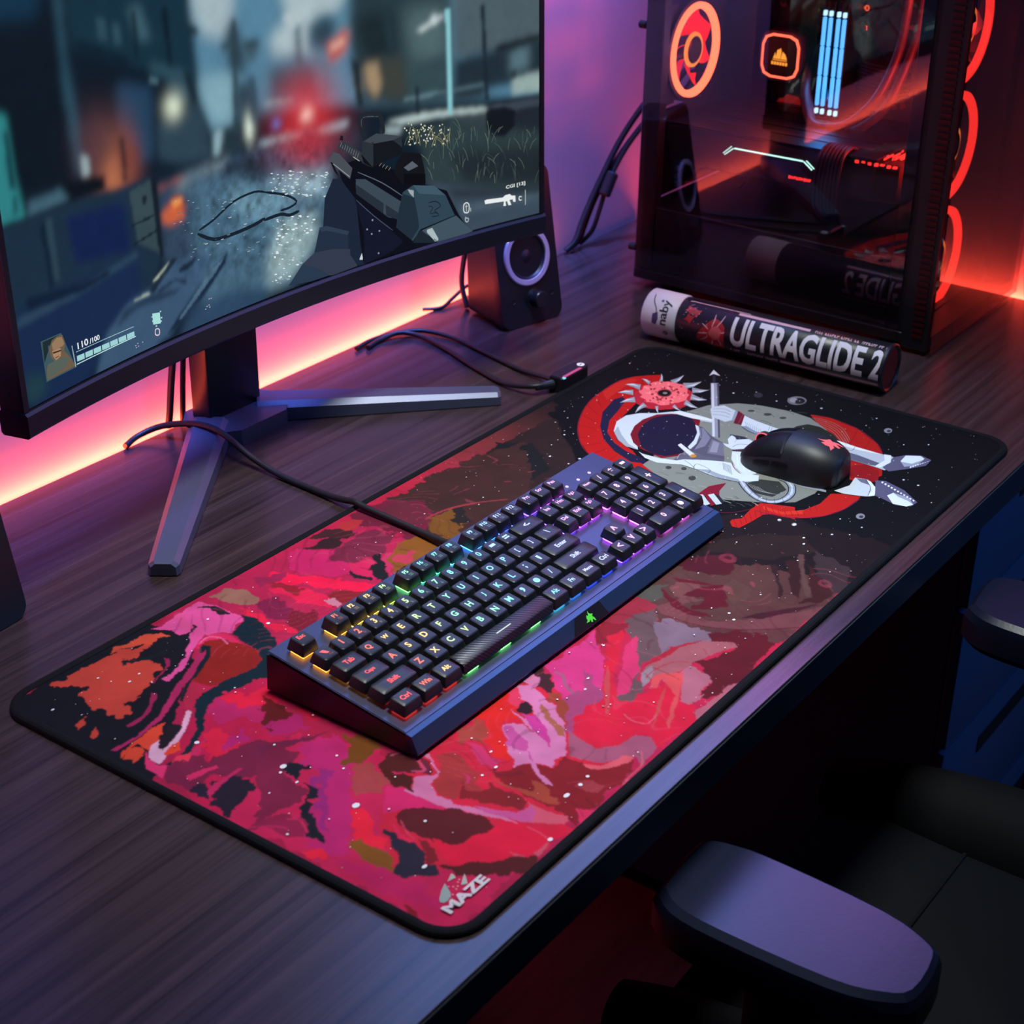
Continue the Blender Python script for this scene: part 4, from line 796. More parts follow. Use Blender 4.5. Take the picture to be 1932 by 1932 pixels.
SCR_BG="""\
B|101e2b|2|1|-57,384 503,330 1076,-319 -195,-135
B|53809a|5|1|240,364 741,325 673,120 312,168 249,161 239,186 233,239 231,261
B|9fb4bb|6|1|236,292 289,285 277,234 249,239 235,258
B|7fa6b4|6|1|235,210 280,206 276,163 249,165 240,186
B|a8bcc2|6|1|334,282 433,270 406,236 380,231 369,219 377,205 327,210 323,226 347,240
B|5c8aa0|5|1|380,231 423,234 421,205 396,204 372,206
B|0c1822|5|1|10,332 83,322 85,264 86,171 86,154 -26,168
B|123248|6|1|22,322 81,313 65,284 15,289
B|14303f|5|1|100,311 232,293 233,241 232,201 190,218 110,253 97,262
B|0b1a25|5|1|104,252 190,218 188,192 146,190 102,209
B|284a5c|4|1|87,303 95,302 92,250 99,189 100,160 88,164 85,223 86,266
B|23405a|5|1|143,222 181,211 177,155 150,156 140,191
B|3a5a68|4|1|163,275 178,276 186,246 171,251
B|30505e|4|1|184,230 229,213 227,206 180,224
B|365260|4|1|202,216 225,207 226,189 203,196
B|091219|3|1|230,252 242,247 239,242 230,245
B|10202b|3|1|219,219 228,215 232,188 226,188
B|2c4250|4|1|184,181 206,186 226,190 239,175 244,140 204,144 182,153
B|2f4450|5|1|271,239 282,251 290,234 295,215 290,200 271,208
B|2f4450|5|1|276,200 289,195 301,198 306,166 298,151 275,160
B|3b5561|4|1|292,226 312,228 304,210 294,213
B|22333d|4|1|255,160 282,162 296,140 259,137
B|8fb0ba|3|1|249,161 259,162 253,139 246,142
B|456f84|6|1|315,203 353,205 395,194 393,163 312,167
B|2d4a5a|5|1|322,198 371,195 376,166 320,176
B|274150|6|1|370,231 397,238 407,223 394,205 372,210
B|304c5a|4|1|354,235 360,234 360,198 354,199
B|26383f|6|1|426,271 550,257 547,137 483,138 433,150 420,191 418,219
B|1a292e|6|1|430,230 474,230 478,191 447,184 432,203
B|4f686c|9|1|488,228 542,226 540,176 497,176
B|334a50|6|1|481,179 540,173 541,138 483,141
B|b8584e|4|1|391,211 399,212 411,220 420,218 413,200 394,194
B|d8a898|3|1|397,210 414,214 412,208 394,203
B|a08a6c|4|1|436,186 454,186 461,165 449,153 438,166
B|7d7868|3|1|425,184 432,184 432,159 426,160
B|3c403c|5|1|455,189 486,184 490,146 460,151
B|4b5c64|5|1|550,257 683,243 683,168 603,170 550,172
B|202e38|4|1|550,173 683,180 684,142 549,136
B|26343c|5|1|549,148 591,148 591,130 549,133
B|54707a|5|1|621,170 647,176 647,152 623,149
B|92a8a4|3|1|625,144 684,147 684,125 625,128
B|1e2630|3|1|582,124 631,124 684,124 684,75 622,80 582,101
B|3a4450|2|1|592,122 684,119 684,114 615,111
B|364048|2.5|1|544,121 590,117 602,79 541,87
B|343c52|6|1|308,135 400,131 402,96 305,103
B|2a3040|6|1|362,135 428,131 430,105 399,108
B|b4c8c6|2.5|1|461,129 503,129 542,126 590,121 590,117 542,121 482,123
B|a0b4b8|3|1|459,124 482,121 478,115 458,118
B|86a4b0|3|1|301,142 401,140 416,139 408,133 301,136
B|607c88|2|1|484,147 539,146 539,144 507,143 484,144
B|4f6c78|2|1|547,146 591,145 591,142 547,143
B|74949a|2.5|1|312,175 346,171 346,168 312,171
B|2c3c40|4|1|480,117 542,117 684,78 684,6 508,60 505,96
B|20292f|5|1|541,84 684,68 684,26 560,52
B|3b4a58|3|1|508,63 540,53 684,10 684,-17 565,-2 536,40
B|252d37|4|1|532,50 601,36 684,21 684,15 550,37
B|4a5a68|3|1|550,28 684,20 684,15 556,19
B|31445a|5|1|177,131 261,136 308,135 371,132 361,14 176,65
B|7f9298|5|1|202,129 261,136 262,131 228,126 197,122
B|1f2a38|3|1|260,131 308,129 316,111 304,96 262,103
B|44647a|6|1|214,131 306,108 388,100 387,78 363,32 331,7 216,1
B|86a6b4|6|1|305,106 355,102 386,98 379,78 342,84 316,98
B|5e8294|6|1|256,112 304,98 337,78 313,68 272,81
B|8fa8ac|6|1|320,64 366,64 364,38 331,12 301,10 302,34
B|55191e|4|1|151,169 160,165 157,156 147,158
G|c87850|75|110|129,154
G|7a4038|60|120|146,162
G|5a3a40|90|110|113,179
B|c8603c|3|1|179,108 198,118 206,110 204,98 187,96 178,101
B|e89a50|2|1|191,115 203,116 204,111 194,110
B|a0524a|3|1|177,130 212,132 202,129 178,128
G|d8e4cc|45|45|204,191
G|d0e0d0|26|50|291,156
G|d8343c|150|150|362,152
G|ffc0b8|34|34|362,153
G|a03040|55|70|363,132
G|7060a0|25|25|324,153
G|b8c8cc|22|22|526,214
B|c8d4d8|2.5|1|503,207 536,217 539,215 510,205
B|86c4cc|1.5|1|540,222 546,221 547,121 541,122
B|1a2832|1.8|1|585,220 590,220 594,128 589,128
B|131820|1.5|1|590,117 615,118 629,112 627,96 614,88 598,91 590,101
B|0a1620|2.5|1|168,272 172,272 170,236 167,237
B|0a1620|2.5|1|202,269 207,269 208,223 203,224
B|0a1620|3|1|106,260 160,237 159,234 105,256
B|2c4a58|2.5|1|129,274 138,271 138,254 129,258
B|2c4a58|2.5|1|146,267 153,264 154,249 146,251
B|4a6a78|2|1|181,220 190,216 189,212 180,215
B|141c22|2.5|1|140,180 144,179 143,143 139,144
B|0c141c|2.5|1|69,160 118,155 118,142 72,145
B|93a4a8|2.5|1|94,177 102,173 102,159 94,159
B|2a3c46|2.5|1|280,249 285,249 278,151 273,152
B|2f434e|3|1|264,230 280,232 283,227 266,225
B|2f434e|3|1|293,229 309,228 307,222 290,222
B|33485a|3|1|296,199 301,198 300,158 295,159
B|1c2a30|2.5|1|420,194 432,189 433,147 425,149
B|22343c|3|1|461,232 472,230 478,192 467,194
B|1a262e|2|1|500,156 504,155 503,129 499,130
B|161c22|3|1|604,179 683,185 683,179 603,171
B|2a3a42|2|1|621,151 631,152 631,145 623,144
B|aebfc4|3|1|340,242 364,249 375,244 349,229
B|2c7c80|3|1|16,225 22,222 21,210 22,176 27,144 -10,147 7,226
B|123640|2.5|1|16,212 21,210 21,168 14,169
B|123640|2.5|1|16,163 21,164 19,150 15,150
B|3f5f70|3|1|31,155 68,156 76,146 30,143
B|1a2e40|2.5|1|-10,145 170,141 174,71 137,32 -28,65
B|12224a|3|1|70,133 136,129 139,87 75,94
B|0f2033|2|1|41,135 47,136 48,83 42,83
B|2a4250|2|1|47,137 54,137 55,87 50,87
B|35474f|1.5|1|144,135 170,139 174,75 147,92
B|141f28|1.2|1|170,140 175,140 176,73 171,72
B|1a242c|1|1|157,128 164,128 162,121 158,120
B|16222c|0.8|1|142,108 171,110 170,108 142,106
B|16222c|0.8|1|142,92 172,97 172,95 141,90
B|16294a|5|1|-1,77 145,83 148,35 118,21 46,-13 -7,8
B|2a4258|2|1|2,73 72,75 145,85 146,80 71,69 1,65
B|0f1f34|2|1|14,85 79,78 112,79 111,75 78,71 15,76
B|1f3d44|5|1|2,27 24,21 23,7 -0,2
B|3a5470|2.5|1|100,29 129,46 157,50 186,67 223,62 235,54 212,33 193,19 174,3 114,-8 81,-2
B|24384f|2|1|122,41 156,45 189,40 200,44 185,36 138,38 112,29
B|b8c4b4|1|1|158,54 172,61 184,67 173,56 162,54
B|93a49c|1|1|132,45 153,48 156,45 139,45
B|1a2838|1.2|1|155,50 175,61 186,68 193,66 171,53 159,44
B|1a2838|1.2|1|192,57 216,62 208,54 193,53
B|202f44|1.5|1|163,46 187,50 200,45 199,40 187,48 166,42
B|16263c|1.2|1|253,55 249,46 233,34 218,24 192,10 170,4 186,16 212,30 234,46
B|4a667c|0.8|1|249,52 234,40 192,14 185,13 231,45
B|2c4560|5|1|203,18 256,20 295,9 294,-6 183,-5"""
SCR_CR="""\
16222e|2|304.2,96.4 290.5,99.6 264.6,97.1 239.6,87.5 220.3,82.8
16222e|3.2|218.3,80.3 237.5,70.4 261.3,69.1 287.3,70.6 301.8,73.3
16222e|2.2|302.3,96.8 328.6,88.3 342.4,79.2 333.3,75.6 321.5,75.5
16222e|3|299.7,71.7 321.2,72.1 332.6,68.7 344.9,69.7
4a5c58|0.5|556.7,100.7 552.5,108.6 546.1,114.4
a8a47c|0.5|538.2,94.8 534.9,103 529.8,108.9
6c6c4c|0.5|532.8,92.6 530.6,100.6 527,106.2
6c786c|0.5|570,90.2 570.4,98.8 570.8,104.5
28363c|0.5|629.3,63.4 629.4,72.8 629.5,79
8c8a60|0.5|498.3,106 496.7,113.6 494.2,118.8
a8a47c|0.5|520.4,103 519.6,108.1 518.2,111.7
6c786c|0.5|515.2,76.7 510.7,84.2 503.8,90
28363c|0.5|568.3,79.9 565.8,89.2 562,95.7
4a5c58|0.5|601.9,43.1 602.7,50 603.7,54.6
5c6c64|0.5|635.6,70.5 631.8,78.7 626,84.6
36464a|0.5|615.6,63.6 611.3,74.4 604.8,82.2
6c786c|0.5|575.4,94.6 574.9,100.7 574,104.8
6c6c4c|0.5|486.2,102.2 488.8,105.7 492.5,107.7
4a5c58|0.5|654,33.1 657.3,41.8 662.1,47.1
a8a47c|0.5|510.3,95.4 511.8,102 513.8,106.2
36464a|0.5|543,102.1 543.8,111.8 544.6,118.2
8c8a60|0.5|536.9,92.2 530.6,99.4 521,105.2
28363c|0.5|625.3,51 626.7,57.1 628.7,61
5c6c64|0.5|547.6,78 544.2,84.9 539,90.1
36464a|0.5|541.2,76.4 540.7,86.3 539.8,93.1
28363c|0.5|595,84.2 593.5,90.9 591.2,95.6
4a5c58|0.5|592.2,61.1 592.9,65.8 593.9,68.9
36464a|0.5|610.6,50.4 611.5,57.6 612.9,62.3
6c786c|0.5|518,61.8 515.4,69.7 511.3,75.5
28363c|0.5|639.9,65.6 638,73.3 635.2,78.6
4a5c58|0.5|585.8,53.5 586.7,61.2 588,66.2
5c6c64|0.5|565.3,72.1 562.7,80.7 558.7,86.9
6c6c4c|0.5|523.7,98.4 520.6,103.2 515.9,106.9
8c8a60|0.5|513.8,104.8 516.1,109.8 519.2,112.8
a8a47c|0.5|518.2,94.3 521.1,100.4 525.3,104
4a5c58|0.5|653.1,83.3 653.5,88.5 654.1,92
5c6c64|0.5|592.6,87.5 594.3,96.5 596.8,102.3
36464a|0.5|593.7,53.5 591.8,57.8 589.1,61
6c786c|0.5|519.9,72.5 519.9,76.7 519.7,79.5
28363c|0.5|583.3,94.8 582.8,98.9 582,101.8
5c6c64|0.5|596.9,84.8 601.6,93.4 608.4,98.5
36464a|0.5|530.6,75 528.4,85.2 524.9,92.3
6c786c|0.5|558.6,91 559.6,97.2 561.1,101.2
28363c|0.5|572.2,97.2 565.7,103 555.9,107.8
4a5c58|0.5|558.2,65 558.5,73.7 558.7,79.4
5c6c64|0.5|647.5,69 651,75.4 656.3,79.2
36464a|0.5|610.4,47.2 610.1,53.8 609.5,58.3
6c786c|0.5|605.3,93.3 608,96.7 612,98.7
28363c|0.5|644.7,81.8 642.7,90.3 639.6,96.1
4a5c58|0.5|547.1,55.6 545.9,63.3 543.8,68.6
5c6c64|0.5|640.3,50.2 636.9,58 631.7,63.7
6c786c|0.5|577.8,52.3 578.1,60.5 578.3,65.9
28363c|0.5|627,40.5 626.5,50.7 625.7,57.5
a8a47c|0.5|541,94.1 541.8,103.1 542.7,109
5c6c64|0.5|618.5,73 619.7,80.3 621.3,85.1
36464a|0.5|515.7,71.9 517.1,80.4 518.7,85.9
a8a47c|0.5|489.2,108.7 490.4,114.7 491.8,118.6
28363c|0.5|605.5,55.9 605,64.9 604.1,70.9
8c8a60|0.5|538.2,93.6 540,100.9 542.4,105.5
5c6c64|0.5|592.2,75.7 592.1,85 591.7,91.2
36464a|0.5|547,94.6 543.4,103.8 537.9,110.5
6c786c|0.5|600.5,42.5 600.1,48 599.5,51.7
28363c|0.5|617.9,51 617.6,55.6 617.2,58.8
8c8a60|0.5|532.4,97.3 535.3,100.9 539.6,102.9
36464a|0.5|515.2,87.5 516,95 517,99.9
6c6c4c|0.5|499,103.4 498.3,111.6 497,117.1
28363c|0.5|634.6,36 632.7,44.5 629.7,50.6
4a5c58|0.5|577.8,89 577.9,96 577.8,100.6
5c6c64|0.5|585.9,53.1 587.2,58.8 589.1,62.3
36464a|0.5|607.8,46.8 610,56.5 613.2,62.6
6c786c|0.5|628.9,55.6 625.5,60.5 620.4,64.2
28363c|0.5|508.3,65 511.5,73.3 516,78.3
4a5c58|0.5|571.9,75.3 570.7,82.4 568.7,87.3
5c6c64|0.5|556.9,101.3 553.7,111.1 548.9,118.1
8c8a60|0.5|498,102.6 501.5,111.3 506.4,116.7
a8a47c|0.5|503.1,98.9 501.7,108.2 499.3,114.6
4a5c58|0.5|638.1,73 638.2,83.1 638.4,89.8
5c6c64|0.5|546.2,86.5 551.2,95.3 558.5,100.5
36464a|0.5|601,66.3 596.4,71.1 589.6,75
6c6c4c|0.5|483.1,102.5 485.2,107.2 488,110.1
28363c|0.5|510.5,92.7 509,97.9 506.5,101.6
4a5c58|0.5|643.7,76.4 643.7,83.2 643.7,87.8
5c6c64|0.5|552.7,87.7 551.3,93.7 549.1,97.9
6c786c|0.5|592.6,79.6 590.8,89.3 587.8,96.1
28363c|0.5|547.3,72.1 548.6,78.9 550.5,83.2
4a5c58|0.5|628.1,44.9 627.7,55.1 627.1,62
36464a|0.5|644.2,80.2 648.9,84.8 655.9,87.2
6c786c|0.5|538.5,89.5 538.9,98 539.2,103.6
4a5c58|0.5|554.6,69.8 553.8,78.2 552.5,83.9
8c8a60|0.5|515.2,106.2 517.9,111.2 521.9,114.2
36464a|0.5|604.3,50.8 602.8,57 600.5,61.3
6c786c|0.5|648.9,81.4 646.4,86.7 642.6,90.5
28363c|0.5|601.5,87.1 600.1,92.7 598.1,96.7
4a5c58|0.5|584.1,67.3 586.3,72.3 589.6,75.4
6c6c4c|0.5|524,93 521.8,102.6 518.1,109.3
36464a|0.5|578.1,70.1 576.8,77.3 574.6,82.3
6c786c|0.5|532.6,80 533.2,88.6 533.9,94.2
28363c|0.5|621.1,89.3 624.3,93.5 628.9,95.9
4a5c58|0.5|610.7,72.5 606.4,79.1 599.9,84.1
5c6c64|0.5|639.1,67.5 641.7,76.4 645.5,81.9
36464a|0.5|584.5,49.2 584.9,56.1 585.3,60.6
28363c|0.5|630.8,84.3 632.1,94.1 633.9,100.5
4a5c58|0.5|578,59.5 578.5,64.6 579.1,68
5c6c64|0.5|574.2,48.5 575.6,55.7 577.5,60.2
36464a|0.5|573.3,96.9 571.8,104.3 569.4,109.4
6c786c|0.5|598.5,65.1 601.7,69.7 606.4,72.3
28363c|0.5|575.4,74 574.4,80 572.9,84.2
4a5c58|0.5|545.2,81.7 545.9,91.5 546.7,97.9
5c6c64|0.5|601.8,61.3 597.3,66.8 590.5,71.2
36464a|0.5|644.6,63 642.3,72.9 638.9,79.7
6c786c|0.5|593.7,49.2 595.6,52.6 598.4,54.6
28363c|0.5|571.5,76.8 567.8,87.1 562.1,94.4
4a5c58|0.5|578.9,49.1 580.6,56.3 583,60.9
5c6c64|0.5|512.5,80.4 515.7,87.5 520.2,91.8
36464a|0.5|583.5,69 585.9,76.2 589.3,80.6
28363c|0.5|558.1,65.6 560,71.4 562.7,75.1
5c6c64|0.5|543.8,75.8 542.4,81.4 540.4,85.4
36464a|0.5|627,40.6 624.9,51.3 621.7,58.8
6c786c|0.5|551.9,62.7 550.9,67.7 549.4,71.2
28363c|0.5|627.7,79.6 631.3,88.1 636.7,93.3
5c6c64|0.5|554.4,95.2 553.6,101 552.1,104.9
8c8a60|0.5|521.4,96.1 525.7,103.3 531.8,107.5
6c786c|0.5|593.4,92.4 592.7,101.5 591.4,107.6
4a5c58|0.5|628.6,40 627.3,47.1 625.4,52.1
36464a|0.5|531.2,90.7 531.1,95.9 530.8,99.4
28363c|0.5|602,51.1 603.3,59.6 605.2,65.1
4a5c58|0.5|602.8,83.8 600.4,90.2 596.6,94.8
5c6c64|0.5|555.1,97.1 555,101.3 554.6,104.2
36464a|0.5|626.3,81.3 627.7,87.9 629.7,92.1
6c6c4c|0.5|534.1,96.8 534.8,105.8 535.6,111.7
8c8a60|0.5|533.5,91.9 530.2,97.1 525.2,101
4a5c58|0.5|542.9,87.3 542.5,95 541.6,100.2
5c6c64|0.5|557.5,66.7 559.4,72 562.1,75.2
36464a|0.5|602,60 600.3,64.9 597.7,68.4
6c6c4c|0.5|495.7,100.7 493.5,110.8 489.8,117.9
d8dcc8|0|508.7,112.4 510.1,112.6 510.5,111.2 509.1,111.1
b8b48c|0|537.6,97.3 539,97.5 539.4,96 537.9,96
e8e8e0|0|539.4,107.8 540.8,108 541.1,106.6 539.7,106.5
d8dcc8|0|515.2,104.1 516.6,104.3 517,102.9 515.6,102.8
b8b48c|0|504,108.2 505.4,108.4 505.7,107 504.3,106.9
e8e8e0|0|493.5,115.7 494.9,115.9 495.2,114.5 493.8,114.4
d8dcc8|0|489.7,109.6 491.1,109.8 491.4,108.4 490,108.3
b8b48c|0|501.3,112 502.7,112.2 503,110.8 501.6,110.7
e8e8e0|0|504.3,119.1 505.7,119.3 506,117.9 504.6,117.9
d8dcc8|0|533.5,99.9 534.9,100.1 535.3,98.6 533.8,98.6
b8b48c|0|500.3,102.3 501.7,102.5 502,101.1 500.6,101.1
e8e8e0|0|520.5,96.6 521.9,96.8 522.3,95.4 520.9,95.4
d8dcc8|0|509,117.1 510.4,117.3 510.7,115.9 509.3,115.9
b8b48c|0|488.8,107.6 490.2,107.8 490.5,106.4 489.1,106.3
e8e8e0|0|515.5,113.7 517,113.9 517.3,112.5 515.9,112.5
d8dcc8|0|513.5,107.6 514.9,107.8 515.2,106.4 513.8,106.3
b8b48c|0|531.8,114.3 533.2,114.5 533.5,113.1 532.1,113
e8e8e0|0|488.6,113.9 490,114.1 490.3,112.7 488.9,112.7
d8dcc8|0|489.6,102.4 491,102.6 491.3,101.2 489.9,101.2
b8b48c|0|493.3,109.4 494.7,109.6 495.1,108.2 493.7,108.1
e8e8e0|0|507.3,103.5 508.7,103.7 509,102.2 507.6,102.2
d8dcc8|0|485.3,116.9 486.7,117.1 487,115.7 485.6,115.7
b8b48c|0|509.4,117 510.8,117.2 511.1,115.8 509.7,115.7
e8e8e0|0|518.9,106.5 520.3,106.7 520.6,105.3 519.2,105.3
d8dcc8|0|529.7,106.5 531.1,106.7 531.5,105.3 530,105.3
b8b48c|0|499.1,114.6 500.6,114.8 500.9,113.4 499.5,113.4
e8e8e0|0|495.2,102.5 496.6,102.7 496.9,101.3 495.5,101.3
d8dcc8|0|528.1,108.9 529.6,109.1 529.9,107.7 528.5,107.6
b8b48c|0|508.2,117.4 509.6,117.6 510,116.2 508.6,116.2
e8e8e0|0|515.7,103 517.2,103.2 517.5,101.8 516.1,101.8
d8dcc8|0|495.2,112.7 496.6,112.9 496.9,111.5 495.5,111.5
b8b48c|0|520.9,108.1 522.3,108.3 522.7,106.9 521.3,106.8
e8e8e0|0|513.9,114.5 515.3,114.7 515.7,113.3 514.3,113.2
d8dcc8|0|528.1,113.8 529.5,114 529.9,112.6 528.5,112.5
b8b48c|0|509.3,113.3 510.7,113.5 511,112.1 509.6,112.1
e8e8e0|0|487.8,105.5 489.2,105.7 489.5,104.3 488.1,104.3
d8dcc8|0|493.6,112.4 495,112.6 495.3,111.2 493.9,111.2
b8b48c|0|517.5,112.3 518.9,112.5 519.2,111.1 517.8,111
e8e8e0|0|509.6,108.3 511,108.5 511.3,107.1 509.9,107
d8dcc8|0|507.7,112.1 509.1,112.3 509.5,110.9 508.1,110.8
b8b48c|0|496.4,102.9 497.8,103.1 498.1,101.7 496.7,101.6
e8e8e0|0|511.2,104.4 512.6,104.6 512.9,103.2 511.5,103.2
d8dcc8|0|512.9,112.8 514.3,113 514.7,111.6 513.3,111.5
b8b48c|0|509.3,102.2 510.7,102.4 511,101 509.6,101
e8e8e0|0|532.2,95.6 533.6,95.8 534,94.4 532.5,94.3
d8dcc8|0|494.6,114.8 496,115 496.3,113.6 494.9,113.6
b8b48c|0|488.4,102.7 489.8,102.8 490.1,101.4 488.7,101.4
e8e8e0|0|518.2,103.1 519.6,103.3 519.9,101.9 518.5,101.8
d8dcc8|0|507,114.7 508.4,114.9 508.8,113.5 507.4,113.4
b8b48c|0|504.5,114.2 505.9,114.4 506.2,113 504.8,113
e8e8e0|0|512.4,101.8 513.8,102 514.1,100.6 512.7,100.6
d8dcc8|0|530.1,109.7 531.5,109.9 531.9,108.5 530.5,108.5
b8b48c|0|492,107.5 493.4,107.7 493.8,106.3 492.4,106.2
e8e8e0|0|506.3,116.1 507.7,116.3 508,114.9 506.6,114.9
d8dcc8|0|517.1,115.6 518.5,115.8 518.9,114.4 517.5,114.4
b8b48c|0|488,122.8 489.4,123 489.7,121.7 488.3,121.6
e8e8e0|0|494,112.2 495.4,112.4 495.7,111 494.3,110.9
d8dcc8|0|491.8,121 493.2,121.2 493.5,119.8 492.1,119.8
b8b48c|0|510,100.4 511.4,100.6 511.8,99.2 510.4,99.2
e8e8e0|0|483,119.3 484.4,119.5 484.7,118.1 483.3,118.1
c4d4d8|0|373.8,85.2 377.3,85.1 378.2,83.8 375.5,83.9
98b0b8|0|349.3,47.7 353.1,47.5 354.1,46 351.1,46.2
c4d4d8|0|378.8,95.7 382.2,95.6 383.2,94.3 380.4,94.3
e4eef0|0|308.6,36.1 311,35.9 311.7,34.9 309.7,35
c4d4d8|0|371.8,88.9 373.2,88.8 373.5,88.3 372.4,88.3
e4eef0|0|360.2,58.1 363.6,58 364.5,56.6 361.8,56.8
98b0b8|0|310.8,15.7 313.7,15.5 314.5,14.3 312.1,14.5
c4d4d8|0|330.2,89.4 331.9,89.4 332.3,88.7 331,88.8
e4eef0|0|319.6,50.9 321.9,50.7 322.5,49.8 320.7,49.9
98b0b8|0|316.1,13.1 318.5,12.9 319.2,11.9 317.3,12.1
c4d4d8|0|378.3,93.5 380.7,93.5 381.4,92.5 379.4,92.6
98b0b8|0|331.9,38.4 335.6,38.2 336.6,36.7 333.6,36.9
c4d4d8|0|340,97.4 343.8,97.2 344.8,95.8 341.8,95.9
e4eef0|0|336.5,59.6 340.3,59.4 341.3,57.9 338.3,58.1
98b0b8|0|335.4,44.7 339.1,44.4 340,43 337.1,43.2
c4d4d8|0|308.9,92.4 310.3,92.3 310.7,91.8 309.6,91.8
e4eef0|0|308,13.9 310.5,13.7 311.1,12.7 309.1,12.8
98b0b8|0|313.6,9.7 315.7,9.5 316.2,8.7 314.5,8.8
c4d4d8|0|377.1,88.8 379.3,88.7 379.9,87.9 378.1,87.9
c4d4d8|0|334.5,88.5 338.1,88.3 339.1,86.9 336.2,87.1
e4eef0|0|335.7,21.6 339.3,21.3 340.2,19.9 337.3,20.1
c4d4d8|0|335.9,94.5 337.8,94.4 338.2,93.7 336.8,93.8
e4eef0|0|314.7,56.4 317.1,56.3 317.7,55.3 315.8,55.5
98b0b8|0|324.6,25.2 326.8,25 327.4,24.1 325.6,24.2
c4d4d8|0|345.6,99.7 347,99.7 347.4,99.1 346.2,99.2
e4eef0|0|348.3,50.4 350.7,50.2 351.4,49.3 349.4,49.4
98b0b8|0|338.8,23.4 341.1,23.2 341.7,22.3 339.9,22.4
c4d4d8|0|327.9,89.3 330.8,89.2 331.6,88 329.3,88.1
e4eef0|0|318.7,22.4 321.4,22.2 322.1,21.1 320,21.3
98b0b8|0|332.4,62.5 334.2,62.4 334.6,61.7 333.2,61.7
c4d4d8|0|315.9,96.7 319,96.6 319.9,95.3 317.3,95.5
e4eef0|0|333.5,65 335.2,64.9 335.6,64.2 334.3,64.3
c4d4d8|0|338.2,104.9 340.6,104.8 341.2,103.9 339.3,104
e4eef0|0|333.6,67.2 336.7,67 337.6,65.8 335.1,65.9
98b0b8|0|342.9,28 346.3,27.7 347.2,26.4 344.5,26.6
c4d4d8|0|368.7,96.5 370.1,96.5 370.5,96 369.4,96
e4eef0|0|324.8,13.3 328.2,13 329,11.7 326.4,11.9
98b0b8|0|319.4,24.5 322.1,24.3 322.8,23.2 320.6,23.3
c4d4d8|0|328.1,93.4 330.1,93.3 330.6,92.5 329,92.6
e4eef0|0|327.4,56.9 330.1,56.7 330.8,55.7 328.6,55.8
98b0b8|0|330.8,28.1 332,28 332.3,27.5 331.4,27.6
c4d4d8|0|339,107.2 340.9,107.1 341.5,106.4 339.9,106.4
e4eef0|0|311.1,38.9 314.8,38.6 315.7,37.1 312.8,37.4
c4d4d8|0|334.6,109 337.5,108.9 338.3,107.8 335.9,107.9
e4eef0|0|325.2,45.3 328.1,45.1 328.8,43.9 326.5,44.1
98b0b8|0|316.5,36.5 318.9,36.3 319.5,35.3 317.6,35.5
c4d4d8|0|335.1,89 338.3,88.8 339.1,87.6 336.6,87.7
e4eef0|0|312.8,14.6 314,14.5 314.3,14 313.3,14.1
98b0b8|0|322.3,62.4 324.4,62.2 325,61.4 323.3,61.5
c4d4d8|0|319.9,105.6 322.1,105.5 322.7,104.7 320.9,104.8
e4eef0|0|334.4,50.8 335.7,50.7 336.1,50.2 335,50.3
98b0b8|0|336,26.7 339,26.5 339.8,25.2 337.4,25.4
c4d4d8|0|311.7,111.6 314.7,111.4 315.4,110.3 313.1,110.4
e4eef0|0|315,68.7 317.3,68.5 318,67.6 316.1,67.7
98b0b8|0|325.9,26.7 327.2,26.6 327.5,26.1 326.5,26.2
c4d4d8|0|325.4,104.3 327.4,104.2 328,103.4 326.4,103.5
e4eef0|0|306.7,39.7 307.9,39.6 308.2,39.1 307.2,39.2
98b0b8|0|320.8,12.5 322.4,12.4 322.9,11.7 321.6,11.8
c4d4d8|0|354.9,93.7 358.6,93.6 359.6,92.1 356.7,92.2
e4eef0|0|332.9,55.5 336.8,55.3 337.9,53.8 334.7,53.9
98b0b8|0|349.2,56.3 351.8,56.2 352.5,55.1 350.4,55.2
c4d4d8|0|329.9,89.1 331.5,89 331.9,88.4 330.7,88.5
c4d4d8|0|357.1,96.9 358.5,96.9 358.8,96.3 357.7,96.4
e4eef0|0|313.7,15.5 316.8,15.2 317.6,14 315.1,14.2
98b0b8|0|309.4,11.5 312,11.3 312.7,10.3 310.6,10.4
c4d4d8|0|321.1,100.7 323.4,100.6 323.9,99.7 322.2,99.8
e4eef0|0|317.7,31.5 320.3,31.3 321,30.2 318.9,30.4
98b0b8|0|320,19.8 322.7,19.6 323.4,18.5 321.2,18.7
c4d4d8|0|333.9,105.5 336.4,105.4 337.1,104.4 335.1,104.5
e4eef0|0|312.5,14.4 315.1,14.2 315.8,13.1 313.7,13.3
c4d4d8|0|341.9,95 345.5,94.9 346.4,93.5 343.5,93.6
e4eef0|0|314.3,47.6 315.7,47.5 316,46.9 314.9,47
c4d4d8|0|337.2,92.5 339.9,92.4 340.6,91.4 338.4,91.5
c4d4d8|0|348.9,84.3 351.1,84.2 351.7,83.3 349.9,83.4
e4eef0|0|323,62.6 325.9,62.4 326.6,61.3 324.3,61.4
98b0b8|0|319.1,47.7 321.3,47.5 321.9,46.6 320.1,46.7
c4d4d8|0|352.9,82.1 356.8,81.9 357.8,80.4 354.7,80.6
e4eef0|0|324.6,53.6 327.8,53.4 328.6,52.1 326.1,52.3
98b0b8|0|346.5,47.7 350.3,47.5 351.3,46 348.2,46.2
c4d4d8|0|367.4,97.2 369.9,97.1 370.6,96.2 368.5,96.2
e4eef0|0|311.5,40.1 314.3,39.9 315,38.8 312.8,39
98b0b8|0|319.3,67.1 320.9,67 321.4,66.3 320,66.4
c4d4d8|0|344.8,105.5 346.5,105.4 346.9,104.8 345.6,104.9
e4eef0|0|317.8,44.7 320.4,44.5 321.1,43.4 319,43.6
